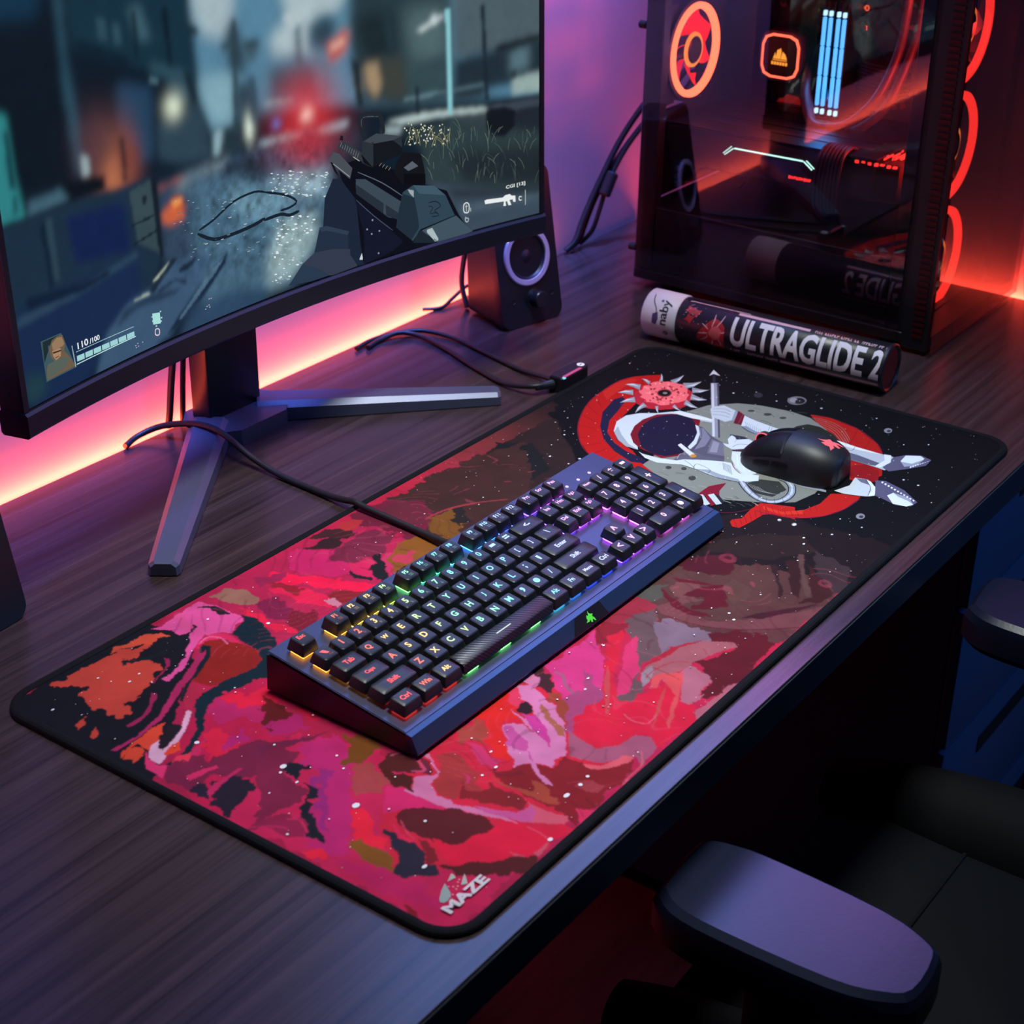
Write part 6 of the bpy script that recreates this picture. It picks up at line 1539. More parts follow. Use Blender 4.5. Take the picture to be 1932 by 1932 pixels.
# drawer cabinet under the right end
CX0,CX1,CY0=.452,.856,.037
cab=thing('drawer_cabinet','dark blue drawer cabinet standing under the right end of the desk','cabinet',(0,0,-DESK))
CH=DESK-DT-.0005
MB().box(CX0,CX1,CY0,.6,.02,CH,bev=.001,seg=1).build('body',M['cabinet'],cab,smooth=0)
MB().box(CX0+.02,CX1-.02,CY0+.03,.58,0,.02).build('plinth',M['edge'],cab,smooth=0)
zs=[CH-.012,CH-.165,CH-.345,CH-.52,.03]
for z1,z0 in zip(zs[:-1],zs[1:]):
    d=MB().box(CX0+.0015,CX1-.004,CY0-.014,CY0,z0+.003,z1-.003,bev=.0015,seg=2).build('drawer',M['cabinet'],cab,smooth=30)
    zc=z1-.05; MB().box(CX0+.11,CX1-.08,CY0-.0155,CY0-.0142,zc-.011,zc+.011,bev=.0005,seg=1).build('handle_slot',M['matte'],d,smooth=0)
# LED strips (lamps of the room) in the gap behind the desk
def led(name,label,b):
    o=MB().box(*b,bev=.001,seg=1).build(name,E_['led'],smooth=0); return tag(o,label,'led strip')
led('led_strip','red orange LED strip glowing behind the back edge of the desk',(-2.0,.62,.6925,.7,-.028,-.02))
led('led_strip','red LED strip glowing beside the right end of the desk',(.866,.8735,-.0,.62,-.028,-.02))
# ================================================================== desk mat
PW=.4266
dm=thing('desk_mat','large black edged desk mat printed with red marbling and an astronaut','desk mat',(-.45,0,0))
base=rrect(.9,PW,.03,8,.45,PW/2)
MB().prism(base,0,.0034,lambda x,y,d:Vector((x,y,d))).build('rubber_base',M['matte'],dm,smooth=0)
# stitched border : swept round profile along the outline
def border():
    b=MB(); P=rrect(.9-.007,PW-.007,.0265,10,.45,PW/2); n=len(P); rings=[]
    for i in range(n):
        a=Vector((*P[i-1],0));c=Vector((*P[(i+1)%n],0));t=(c-a).normalized();nr=Vector((t.y,-t.x,0)); p=Vector((*P[i],.0027))
        rings.append([p+nr*(.0040*math.cos(k*PI/5))+Vector((0,0,.0026*math.sin(k*PI/5))) for k in range(10)])
    rings.append(rings[0]); return b.loft(rings,0,cap0=False,cap1=False).build('stitched_edge',M['stitch'],dm)
border()
NX,NY=901,428
rs=np.random.RandomState(11)
gx,gy=np.meshgrid(np.arange(NX)*1.0,np.linspace(0,PW*1000,NY))
wx=vnoise(NX,NY,38,rs,2);wy=vnoise(NX,NY,38,rs,2);fx=vnoise(NX,NY,9,rs,4);fy=vnoise(NX,NY,9,rs,4)
C=np.zeros((NY,NX,3));C[:]=lin('060609')
# base tone from left (magenta) to right (black)
stops=[(0,'98183c'),(250,'ac1a44'),(450,'b01c38'),(560,'7a2c30'),(640,'42221f'),(720,'180f10'),(800,'060608')]
for k in range(3): C[...,k]=np.interp(gx+12*wx,[s[0] for s in stops],[lin(s[1])[k] for s in stops])
tone=1+.10*vnoise(NX,NY,16,rs,3)
for (c,a),poly in parse(PAD_BG):
    a=float(a); dx=a*(.8*wx+.95*fx);dy=a*(.8*wy+.95*fy)
    xs=[p[0] for p in poly];ys=[p[1] for p in poly]
    i0,i1=max(0,int(min(xs)-12)),min(NX,int(max(xs)+12)); j0,j1=max(0,int(min(ys)-12)),min(NY,int(max(ys)+12))
    if i1<=i0 or j1<=j0: continue
    sl=(slice(j0,j1),slice(i0,i1))
    m=blur(inpoly(gx[sl]+dx[sl],gy[sl]+dy[sl],poly).astype(float),.45)
    cc=np.array(lin(c)); C[sl]=C[sl]*(1-m[...,None])+cc*m[...,None]
# fine swirl streaks that follow the marbling
sw=vnoise(NX,NY,60,rs,2);st_=np.sin((gx*.09+gy*.16+9*sw+3*wx)*1.9);mk=((st_>.93)&(vnoise(NX,NY,30,rs,2)>.12)&(gx<560)&(gx>130)).astype(float)*.20
mk=blur(mk,.5)[...,None]; C=C*(1-mk)+np.array(lin('d0506a'))*mk*.9
st2=np.sin((gx*.13-gy*.08+8*sw-4*wy)*1.7);mk=((st2>.9)&(vnoise(NX,NY,26,rs,2)>.2)&(gx<560)&(gx>150)).astype(float)*.30
mk=blur(mk,.5)[...,None]; C=C*(1-mk)+np.array(lin('4a1020'))*mk
C*=tone[...,None]
for (c,w),pl in parse(PAD_LN):
    poly=ribbon(spline(pl),float(w)*1.3); m=inpoly(gx,gy,poly); m=blur(m.astype(float),.5)[...,None]*.85; C=C*(1-m)+np.array(lin(c))*m
# keep grid inside rounded outline
r=26; ex=np.maximum(np.abs(gx-450)-(450-4-r),0); ey=np.maximum(np.abs(gy-PW*500)-(PW*500-4-r),0); keep=(ex**2+ey**2)<r*r
SH=[]
for (c,w),pl in parse(PAD_CR):
    w=float(w); poly=ribbon(spline(pl,4),w) if w else pl
    v,t=shape_of(poly); SH.append((v,t,lin(c)))
sr=random.Random(3)
def dot(x,y,rr): 
    a0=sr.random()*6; k=.55+.4*sr.random(); n=7
    return [(x+rr*math.cos(2*PI*i/n),y+rr*k*math.sin(2*PI*i/n+.0)) for i in range(n)]
for x,y,rr in PAD_ST: SH.append((*shape_of(dot(x,y,rr*1.1)),lin('dcd8dc')))
for i in range(760):
    x=sr.uniform(12,888);y=sr.uniform(12,PW*1000-12)
    if i<170: x=sr.uniform(500,888)
    if i<90: y=sr.uniform(200,418);x=sr.uniform(430,860)
    rr=.38+.55*sr.random()**2.5; SH.append((*shape_of(dot(x,y,rr)),lin(sr.choice(['d8d0d4','b8a8ac','908488','e4dcd8']))))
# drop mark and word on the front corner
b0,b1,cp=PAD_LOGO; L=b1[0]-b0[0]; v,t=text_fit('MAZE',b0[0],b1[0],b0[1],b0[1]+(cp[1]-b0[1])*1.02,bold=.045)
SH.append(([(x,y) for x,y in v],t,lin('cfc3c6')))
PZ=.0037
pf=lambda x,y:np.stack([np.asarray(x)/1000,np.asarray(y)/1000,np.full(np.shape(x),PZ)],-1)
zf=lambda a,k:np.concatenate([a/1000,np.full((len(a),1),PZ+.00010+.0000012*k)],1)
pm=print_mesh('printed_surface',gx,gy,C,keep,pf,SH,zf,vcol('desk_mat_print',.72,weave=.15),dm)
tag(pm,'printed cloth with red marbling, stars and a white astronaut')
# ================================================================== monitor
SW_,SHT,RR=.660,.371,1.45; YAW,TILT=math.radians(-1.75),math.radians(1.5); M0=Vector((.0125,.5475,.1655))
mo=thing('curved_monitor','large curved black monitor showing a night street shooter game','monitor',(M0.x,M0.y,0))
MX=Matrix.Translation((0,0,M0.z))@Matrix.Rotation(YAW,4,'Z')@Matrix.Rotation(-TILT,4,'X')
def mp(u,h,d=0):
    a=u/RR; return MX@Vector(((RR-d)*math.sin(a),-(RR-(RR-d)*math.cos(a)),h))
def arcbox(u0,u1,h0,h1,d0,d1,nu=28,mi=0,b=None,bev=.0015):
    b=b or MB(); rg=[]
    for i in range(nu+1):
        u=u0+(u1-u0)*i/nu
        rg.append([mp(u,h,d) for h,d in ((h0+bev,d1),(h1-bev,d1),(h1,d1-bev),(h1,d0+bev),(h1-bev,d0),(h0+bev,d0),(h0,d0+bev),(h0,d1-bev))])
    b.loft(rg,mi); return b
W2=SW_/2; BZ=.006
b=arcbox(-W2-BZ,W2+BZ,-.0215,SHT+.008,-.022,-.0012); b.build('rear_housing',M['black'],mo)
b=MB(); rg=[]
for i in range(25):
    u=-.22+.44*i/24; rg.append([mp(u,h,d) for h,d in ((.03,-.02),(SHT-.03,-.02),(SHT-.06,-.045),(.06,-.045))])
b.loft(rg).build('rear_bulge',M['black'],mo)
b=MB(); arcbox(-W2-BZ,-W2,-.001,SHT+.007,-.001,.0012,3,b=b,bev=.0004); arcbox(W2,W2+BZ,-.001,SHT+.007,-.001,.0012,3,b=b,bev=.0004); arcbox(-W2-BZ,W2+BZ,SHT,SHT+.008,-.001,.0012,b=b,bev=.0004); b.build('bezel',M['satin'],mo)
tag(arcbox(-W2-BZ-.0005,W2+BZ+.0005,-.0225,-.0015,-.024,.004,bev=.0022).build('chin',mat('chin_plastic','1c1e2c',.3,var=.08,scale=60),mo),'lower bezel')
b=MB(); c0=mp(.2885,-.0228,-.002); b.box(-.0015,.0015,-.0015,.0015,-.0008,.0008,M=Matrix.Translation(c0)); b.build('power_light',E_['dot'],mo,smooth=0)
# picture on the screen
NXs,NYs=480,270; sx=np.linspace(0,SW_*1000,NXs);sy=np.linspace(0,SHT*1000,NYs); sgx,sgy=np.meshgrid(sx,sy); px=SW_*1000/(NXs-1)
S=np.zeros((NYs,NXs,3)); S[:]=lin('101e2b')
for p,pl in parse(SCR_BG):
    if p[0]=='B':
        m=inpoly(sgx,sgy,pl).astype(float); m=blur(m,float(p[2])/px)*float(p[3]); S=S*(1-m[...,None])+np.array(lin(p[1]))*m[...,None]
    else:
        (x,y),=pl; k=.21; rx,ry=float(p[2])*k,float(p[3])*k
        m=np.exp(-.5*(((sgx-x)/rx)**2+((sgy-y)/ry)**2)*1.6)[...,None]*.85; S=S*(1-m)+np.array(lin(p[1]))*m
rs=np.random.RandomState(5); S*=(1+.05*vnoise(NXs,NYs,9,rs,3))[...,None]; 
wet=np.exp(-(((sgx-300)/105)**2+((sgy-80)/62)**2)**1.5); S*=(1+wet*.55*vnoise(NXs,NYs,5,rs,3)*.75)[...,None]
S=np.clip(S,0,1)
SS=[]
for (c,w),pl in parse(SCR_CR):
    w=float(w); poly=ribbon(spline(pl,3),w) if w else pl; v,t=strips(*shape_of(poly),6.0); SS.append((v,t,lin(c)))
for st,a,bb in SCR_TX:
    h=5.6 if st=='110' else 4.4; v,t=text_fit(st,a[0],bb[0],min(a[1],bb[1]),min(a[1],bb[1])+h,.02); SS.append((*strips(v,t,6.0),lin('e8ecec')))
MXn=np.array(MX)
def smap(x,y,d):
    u=np.asarray(x,float)/1000-W2;a=u/RR;Pn=np.stack([(RR-d)*np.sin(a),-(RR-(RR-d)*np.cos(a)),np.asarray(y,float)/1000],-1); return Pn@MXn[:3,:3].T+MXn[:3,3]
keep=None
scr=print_mesh('screen',sgx,sgy,S,keep,lambda x,y:smap(x,y,0),SS,lambda a,k:smap(a[:,0],a[:,1],.00012+.0000012*k),vcol('lit_screen_picture',.3,emit=1.0,spec=.03),mo)
scr.data.polygons.foreach_set('use_smooth',[True]*len(scr.data.polygons)); tag(scr,'lit screen with a rifle held in a rainy night street')
# stand
cxm=M0.x; oy=M0.y
b=MB(); b.box(-.018-cxm,.0535-cxm,.637-oy,.662-oy,.014,.36,bev=.003); b.build('column',M['black'],mo)
b=MB(); b.box(-.03-cxm,.065-cxm,.60-oy,.648-oy,.25,.36,bev=.006); b.build('mount',M['black'],mo)
b=MB(); hub=[(-.045,.622),(-.012,.60),(.05,.60),(.08,.622),(.072,.655),(.05,.675),(-.015,.675),(-.038,.655)]
b.prism([(x-cxm,y-oy) for x,y in hub],0.0,.0165,lambda x,y,d:Vector((x,y,d))); b.build('base_hub',M['stand'],mo,smooth=30)
def leg(p0,p1,w0,w1):
    a=Vector(p0);c=Vector(p1);d=(c-a).normalized();n=Vector((-d.y,d.x,0)); rg=[]
    for t in [0,.25,.5,.75,.985,1]:
        p=a.lerp(c,t);w=(w0+(w1-w0)*t)*(1 if t<1 else .8);h=.0205-.0075*t
        if t==1:h-=.001
        zz=.001; k=w/2
        rg.append([p+n*k+Vector((0,0,zz)),p+n*(k*.96)+Vector((0,0,h*.72)),p+n*(k*.62)+Vector((0,0,h)),p-n*(k*.62)+Vector((0,0,h)),p-n*(k*.96)+Vector((0,0,h*.72)),p-n*k+Vector((0,0,zz))])
    return MB().loft(rg)
leg((-.015-cxm,.64-oy,0),(-.238-cxm,.472-oy,0),.042,.027).build('leg',M['stand'],mo,smooth=25)
leg((.05-cxm,.64-oy,0),(.228-cxm,.468-oy,0),.042,.027).build('leg',M['stand'],mo,smooth=25)
# ================================================================== loudspeakers
def speaker(label,loc,yaw,knob=True):
    sp=thing('desktop_speaker',label,'speaker',loc,(0,0,yaw),'pair of desktop speakers')
    t=math.radians(11); Wd,H=.0906,.178
    def F(x,z,d=0): return Vector((x,z*math.sin(t)-d*math.cos(t),z*math.cos(t)+d*math.sin(t)))
    ol=rrect(Wd,H,.012,5,Wd/2,H/2)
    b=MB(); rg=[]
    for d,k in ((-.010,1),(-.002,1),(0,.985)): rg.append([F(Wd/2+(x-Wd/2)*k,H/2+(z-H/2)*k if z>H/2 else (z if k==1 else z+.0008),d) for x,z in ol])
    b.loft(rg).build('front_baffle',M['satin'],sp,smooth=35)
    # cabinet behind
    ci=rrect(Wd-.004,H-.003,.010,4,Wd/2,H/2)
    back=[Vector((Wd/2+(x-Wd/2)*.88,.072+.25*0+ (z*.045),z*math.cos(t)*.985+.0005)) for x,z in ci]
    MB().loft([[F(x,max(z,.002),-.0095) for x,z in ci],[Vector((p.x,p.y,max(p.z,.001))) for p in back]]).build('cabinet',M['black'],sp,smooth=35)
    c=F(.0446,.079,.0); n=F(0,0,1)-F(0,0,0)
    drv=MB().lathe(c-n*.004,n,[(.0335,.003),(.0335,.0062),(.0325,.0072),(.0275,.0072),(.0265,.005)]).build('driver_ring',mat('pale_silver_ring','c4c0e4',.35,.2),sp)
    MB().lathe(c-n*.004,n,[(.027,.0055),(.0255,.0066),(.0235,.004),(.0215,.0035),(.016,.0015),(.010,.0030),(.004,.0052),(0.0001,.0056)]).build('driver_cone',mat('speaker_cone','17182a',.45,var=.1),drv)
    if knob:
        MB().lathe(F(.0505,.0285,-.001),n,[(.0125,0),(.0125,.0015),(.0098,.002),(.0094,.0135),(.0085,.0145),(.0001,.0145)]).build('volume_knob',M['satin'],sp)
        for x,z in ((.0185,.031),(.076,.0305)): MB().lathe(F(x,z,-.001),n,[(.0035,.0015),(.003,.0016),(.0022,.0008),(.0001,.0008)],n=16).build('jack_socket',M['matte'],sp)
        MB().cyl(F(.05,.049,-.0005),n,.0009,.001,n=10).build('indicator_light',M['chrome'],sp)
    return sp
speaker('black desktop speaker with volume knob standing right of the monitor',(.3844,.5769,0),math.radians(-13.3))
sp2=speaker('black desktop speaker cut off at the left edge beside the mat',(-.435,.503,0),math.radians(6),False)
# ================================================================== cables
def cable(name,label,paths,r,group=None,extra=None,cat='cable'):
    b=MB()
    for p in paths: b.tube(p,r,n=10)
    o=b.build(name,M['cable'],smooth=60); tag(o,label,cat,group); return o
cable('speaker_cable','thin cable rising behind the right speaker from the desk',[[(.418,.655,.002),(.424,.668,.03),(.432,.668,.07),(.436,.665,.11),(.44,.66,.14)]],.0032)
cable('wall_cable','thin black cable running along the wall left of the right speaker',[[(.382,.693,.0018),(.40,.679,.0022),(.425,.682,.006),(.455,.684,.012),(.475,.68,.012),(.49,.66,.02)]],.0022)
cable('monitor_cable','black cable dropping from the monitor behind its stand, outer one',[[(.0,.672,.20),(-.012,.676,.13),(-.024,.679,.06),(-.03,.68,.02),(-.031,.683,.0035)]],.0036,'cables behind the monitor stand')
cable('monitor_cable','black cable dropping from the monitor close behind its stand column',[[(.004,.674,.19),(-.003,.676,.12),(-.010,.678,.06),(-.0135,.679,.02),(-.012,.682,.0035)]],.003,'cables behind the monitor stand')
pcb_=[[(.86-.0,.575,.30),(.80,.62,.22),(.752,.655,.145),(.712,.668,.082),(.684,.672,.04),(.668,.672,.016),(.655,.678,.004)],
      [(.84,.575,.28),(.79,.62,.19),(.745,.655,.12),(.712,.670,.066),(.692,.674,.03),(.684,.676,.012),(.672,.68,.004)],
      [(.80,.57,.26),(.775,.62,.18),(.748,.650,.125),(.722,.660,.082),(.708,.662,.052),(.70,.668,.022),(.69,.68,.004)]]
for p,l in zip(pcb_,('thick black cable running from the tower to the wall, leftmost','black cable running from the tower to the wall, the middle one of three','black cable with a ferrite bead behind the tower')):
    o=cable('tower_cable',l,[p],.004 if 'thick' in l else .003,'cables behind the tower')
    if 'ferrite' in l:
        a=Vector((.7285,.6585,.0935));c=Vector((.7135,.6612,.066)); MB().cyl(a,c-a,.0085,(c-a).length,n=16,bev=.002).build('ferrite_bead',M['matte'],o)
# usb hub with two leads
hb=thing('usb_hub','small black USB hub with a pink light bar beside the mat','usb hub',(.28,.4245,0))
hub=[(0,.0025),(.0015,0),(.046,0),(.051,.004),(.051,.012),(.046,.0175),(.006,.019),(0,.017)]
b=MB(); b.loft([[Vector((x,y,0)) for x,y in hub],[Vector((x,y,.0165)) for x,y in hub],[Vector((.0255+(x-.0255)*.96,.0095+(y-.0095)*.9,.018)) for x,y in hub]]); b.build('body',M['satin'],hb,smooth=25)
MB().box(.004,.036,.0006,.0042,.0176,.0184,bev=.0003,seg=1).build('light_bar',E_['hubbar'],hb,smooth=0)
MB().box(.0015,.0055,-.0003,.003,.0165,.0182,bev=.0005,seg=1).build('light_tip',E_['hubtip'],hb,smooth=0)
em=MB(); cx_,cy_=.0435,.0075
em.cyl((cx_,cy_,.0178),(0,0,1),.0042,.0005,n=20); em.build('round_emblem',mat('pale_emblem','d8d4e4',.4,emit=(.8,.8,1),es=.35),hb,smooth=0)
MB().flat([(cx_+.0028*math.cos(a)*.9,cy_+.0028*math.sin(a)*.5-.0008) for a in np.linspace(.3,3.4,9)],lambda x,y:Vector((x,y,.01835))).build('emblem_mark',M['inkdark'],hb,smooth=0)
MB().tube([(.001,.0135,.010),(-.02,.024,.010),(-.02,.06,.004),(-.004,.11,.003),(.02,.17,.003),(.03,.213,.004),(.02,.236,.006),(-.005,.244,.003),(-.03,.24,.003)],.0028).build('lead',M['cable'],hb,smooth=60)
MB().tube([(.006,.0155,.010),(.015,.03,.006),(.022,.07,.003),(.035,.12,.003),(.05,.18,.003),(.045,.222,.004),(.02,.242,.004),(-.01,.251,.003),(-.04,.248,.003)],.0025).build('lead',M['cable'],hb,smooth=60)
MB().cyl((.001,.0125,.009),(-.9,.42,0),.0052,.022,r2=.0036,n=14,bev=.001).build('strain_relief',M['satin'],hb)
# ================================================================== keyboard
KX,KY,KZ=-.316,.1415,.0062
kb=thing('keyboard','black mechanical keyboard with rainbow backlit keys lying on the desk mat','keyboard',(KX,KY,KZ))
KW=.428; TLT=math.atan(.0178/.13); ct,sn=math.cos(TLT),math.sin(TLT)
def kp(x,s,z=0):  # plate coordinates -> keyboard local
    return Vector((x,.006+s*ct-z*sn,.0145+s*sn+z*ct))
b=MB(); sec=[(.0,0),(.1385,0),(.1372,.0305),(.006,.0138),(.0012,.0026)]
b.loft([[Vector((x,y,z)) for y,z in sec] for x in (0,KW)]); b.build('case',M['black'],kb,smooth=0)
b=MB(); q=[kp(.0,0),kp(KW,0),kp(KW,.1317),kp(.0,.1317)]; up=kp(0,0,.0016)-kp(0,0,0)
b.loft([q,[p+up for p in q]]); bmesh.ops.bevel(b.bm,geom=b.bm.edges[:],offset=.0006,segments=2,affect='EDGES'); b.build('top_plate',M['plate'],kb,smooth=30)
b=MB(); b.loft([[Vector((x,.0062,.0155)),Vector((x,.0066,.0150)),Vector((x,.0012,.0020)),Vector((x,-.0042,.0006)),Vector((x,-.0046,.0022)),Vector((x,.0012,.0148))] for x in (0.0,KW)]); b.build('front_bezel',M['bevel'],kb,smooth=0)
# dark logo window with emblem on the bezel
cx=.2185
def bz(x,t,o=0): # t 0 bottom..1 top on bezel slope
    a=Vector((x,-.0046,.0022));c=Vector((x,.0012,.0148)); n=Vector((0,-.909,.418)); return a.lerp(c,t)+n*o
b=MB(); b.loft([[bz(cx-.024,.02,.0004),bz(cx+.024,.02,.0004),bz(cx+.017,.98,.0004),bz(cx-.017,.98,.0004)],[bz(cx-.024,.02,-.0005),bz(cx+.024,.02,-.0005),bz(cx+.017,.98,-.0005),bz(cx-.017,.98,-.0005)]]); b.build('logo_window',M['black'],kb,smooth=0)
MB().flat([(cx+.0062*x,.5+.43*y) for x,y in SNAKE],lambda x,y:bz(x,y,.0006)).build('emblem',E_['klogo'],kb,smooth=0)
for x in (.05,.38): MB().box(x-.02,x+.02,.012,.02,-.0025,.0005,bev=.0004,seg=1).build('rubber_foot',M['matte'],kb,smooth=0)
for x in (.03,.398): MB().box(x-.012,x+.012,.118,.130,-.0025,.0005,bev=.0004,seg=1).build('rubber_foot',M['matte'],kb,smooth=0)
U=.0185; OX=.008; ROW=[.0175,.036,.0537,.072,.0905,.1127]
def ramp(tab,x):
    for (a,c),(b_,d) in zip(tab[:-1],tab[1:]):
        if x<=b_: t=max(0,(x-a)/(b_-a)); return tuple(c[i]*(1-t)+d[i]*t for i in range(3))
    return tab[-1][1]
LEG=[(0,(1,.05,.1)),(.045,(1,.16,.1)),(.065,(1,.5,.15)),(.085,(1,.8,.3)),(.115,(.5,1,.4)),(.15,(.25,1,.75)),(.2,(.25,.75,1)),(.26,(.55,.65,1)),(.31,(.95,.4,1)),(.36,(1,.6,.85)),(.43,(1,.65,.75))]
UND=[(0,(1,.3,.04)),(.05,(1,.45,.05)),(.09,(.9,.65,.1)),(.12,(.25,.9,.1)),(.16,(.05,.9,.25)),(.2,(.1,.75,.9)),(.24,(.05,.2,1)),(.28,(.08,.08,1)),(.33,(.65,.1,1)),(.38,(1,.15,.7)),(.43,(1,.2,.5))]
NQ=14; LM=[g('key_legend_light',ramp(LEG,.43*(i+.5)/NQ),1.5) for i in range(NQ)]; UM=[g('key_backlight',ramp(UND,.43*(i+.5)/NQ),7.0) for i in range(NQ)]; LMD=[g('key_small_legend',ramp(LEG,.43*(i+.5)/NQ),.22) for i in range(NQ)]
UR=g('key_backlight_red',(1,.05,.03),7)
def keycap(name,xc,row,wu,leg='',sub='',hu=1,scen=None):
    x=OX+xc*U; s=ROW[row] if scen is None else scen
    w=wu*U-.0016; d=hu*.0184-.0016; H=.0086; ins=.0021; qi=min(NQ-1,int(x/.43*NQ))
    b=MB(); tw,td=w-2*ins,d-2*ins*.95; ty=.0006
    r0=rrect(w,d,.0012,2);r1=rrect(tw+.001,td+.001,.0018,2,0,ty);r2=rrect(tw-.0006,td-.0006,.0016,2,0,ty)
    n=len(r0); tl=[2,1.4,.6,0,-.4,-1.2][row]*.01
    z1=H+(.0012 if row==5 else 0)
    # dished top
    r3=[(a*.55,ty+(c-ty)*.55) for a,c in r2]
    b.loft([[Vector((a,c,0)) for a,c in r0],[Vector((a*(1-.25*0),c,.0018)) for a,c in rrect(w-.0003,d-.0003,.0012,2)],[Vector((a,c,z1-.0006)) for a,c in r1],[Vector((a,c,z1)) for a,c in r2],[Vector((a,c,z1-.00022)) for a,c in r3]],0)
    lz=z1+.00006
    def put(st,cx_,cy_,wm,hm,mi):
        v,t=text_fit(st,cx_-wm/2,cx_+wm/2,cy_-hm/2,cy_+hm/2,.025,True); b.tris(v,t,lambda X,Y:Vector((X,Y,lz)),mi)
    if leg:
        if len(leg)==1: put(leg,-.0006,ty+.0008,.0062,.0060,1)
        elif len(leg)<=3 and sub==' ': put(leg,-.0002,ty+.0020,.0085,.0040,1)
        else: put(leg,0,ty+.0004,min(.0105+.004*(wu>1.4),tw*.84),.0046,1)
    if sub and sub!=' ': put(sub,.0022,ty-.0036,.004,.0026,2)
    if row==5 and leg.startswith('F'): put('=' ,.001,ty-.0030,.004,.0026,2)
    o=b.build(name,[M['cap'],LM[qi],LMD[qi]],kb,smooth=35,recalc=False)
    o.matrix_local=Matrix.Translation(kp(x,s,.0048))@Matrix.Rotation(TLT+tl,4,'X')
    um=UM[qi]
    if row==0 and x<.07 or (row==1 and x<.03): um=UR
    sw=MB(); nb=max(1,round(wu/1.6))
    for i in range(nb):
        ox=(i-(nb-1)/2)*U*1.5; sw.box(ox-.0066,ox+.0066,-.0068,.0066,-.0030,-.0004,bev=.0008,seg=1)
    sw.build('switch_housing',um,o,smooth=0)
    return o
r4=[('`','~',1)]+[(c,sh,1) for c,sh in zip('1234567890-=','!@#$%^&*()_+')]
def run(name,row,x0,items):
    x=x0
    for leg,sub,w in items:
        if leg is not None:
            wide=w>1.05; nm=name if not wide else 'modifier_keycap'
            keycap(nm if not (leg in('Ctrl','Alt','Fn','Win','Menu')) else 'modifier_keycap',x+w/2,row,w,leg,sub)
        x+=w
run('keycap',4,0,r4+[('<-','',2)])
run('keycap',3,0,[('Tab','',1.5)]+[(c,'',1) for c in 'QWERTYUIOP[]']+[('\\','|',1.5)])
run('keycap',2,0,[('Caps','',1.75)]+[(c,'',1) for c in "ASDFGHJKL;'"]+[('Enter','',2.25)])
run('keycap',1,0,[('Shift','',2.25)]+[(c,'',1) for c in 'ZXCVBNM,./']+[('Shift','',2.75)])
run('keycap',0,0,[('Ctrl','',1.25),('Win','',1.25),('Alt','',1.25)])
run('keycap',0,10,[('Alt','',1.25),('Fn','',1.25),('Menu','',1.25),('Ctrl','',1.25)])
keycap('function_keycap',.5,5,1,'Esc',' ')
for i in range(12): keycap('function_keycap',2.5+i+.5*(i//4),5,1,'F%d'%(i+1),' ')
for i,l in enumerate(('Prt','Scr','Pau')): keycap('navigation_keycap',15.75+i,5,1,l,' ')
for r,ls in ((4,('Ins','Hm','PgU')),(3,('Del','End','PgD'))):
    for i,l in enumerate(ls): keycap('navigation_keycap',15.75+i,r,1,l,' ')
for x,r,l in ((16.75,1,'^'),(15.75,0,'<'),(16.75,0,'v'),(17.75,0,'>')): keycap('arrow_keycap',x,r,1,l)
for r,ls in ((4,('Num','/','*','-')),(3,'789'),(2,'456'),(1,'123')):
    for i,l in enumerate(ls): keycap('numpad_keycap',19+i,r,1,l,' ' if len(l)>1 else '')
keycap('numpad_keycap',19.5,0,2,'0'); keycap('numpad_keycap',21,0,1,'.')
keycap('numpad_keycap',22,0,1,'+',hu=2.0,scen=(ROW[3]+ROW[2])/2); keycap('numpad_keycap',22,0,1,'-',hu=2.0,scen=(ROW[0]+ROW[1])/2)
# space bar with ribbed top
xs=OX+6.875*U; b=MB(); w=6.25*U-.0016; d=.0168
sec=[(-d/2,0),(-d/2+.0018,.0078),(-d/2+.003,.0086),(d/2-.003,.0086),(d/2-.0015,.0078),(d/2,0)]
b.loft([[Vector((x,y*(1 if 0<i<3 else .97),z*(1 if 0<i<3 else .9))) for y,z in sec] for i,x in enumerate((-w/2,-w/2+.0015,w/2-.0015,w/2))])
b.box(-.009,.009,-.0006,.0004,.0085,.00868,1)
sm=mat('ribbed_spacebar_plastic','20202a',.4,var=.5,scale=60); nt=sm.node_tree; wv=nt.nodes.new('ShaderNodeTexWave'); wv.inputs['Scale'].default_value=160; wv.bands_direction='DIAGONAL'; tcn=nt.nodes['Texture Coordinate']; nt.links.new(tcn.outputs['Object'],wv.inputs['Vector']); bp=nt.nodes.new('ShaderNodeBump'); bp.inputs['Strength'].default_value=.5; bp.inputs['Distance'].default_value=.0004; nt.links.new(wv.outputs['Fac'],bp.inputs['Height']); nt.links.new(bp.outputs['Normal'],nt.nodes['Principled BSDF'].inputs['Normal'])
sb=b.build('spacebar',[sm,g('spacebar_mark',(.8,1,.9),.8)],kb,smooth=30); sb.matrix_local=Matrix.Translation(kp(xs,ROW[0],.0048))@Matrix.Rotation(TLT+.03,4,'X')
sw=MB()
for i in (-2.4,-.2,1.9): sw.box(i*U-.0066,i*U+.0066,-.0074,.0060,-.0030,-.0004,bev=.0008,seg=1)
sw.build('switch_housing',UM[4],sb,smooth=0)
for i in range(3):
    MB().lathe(kp(OX+(19+i*.95)*U,.1122,.0014),(0,-sn,ct),[(.0016,0),(.0016,.0006),(.0010,.0008),(.0001,.0008)],n=12).build('indicator_light',g('indicator_light',(1,.75,.95),.9),kb,smooth=0)
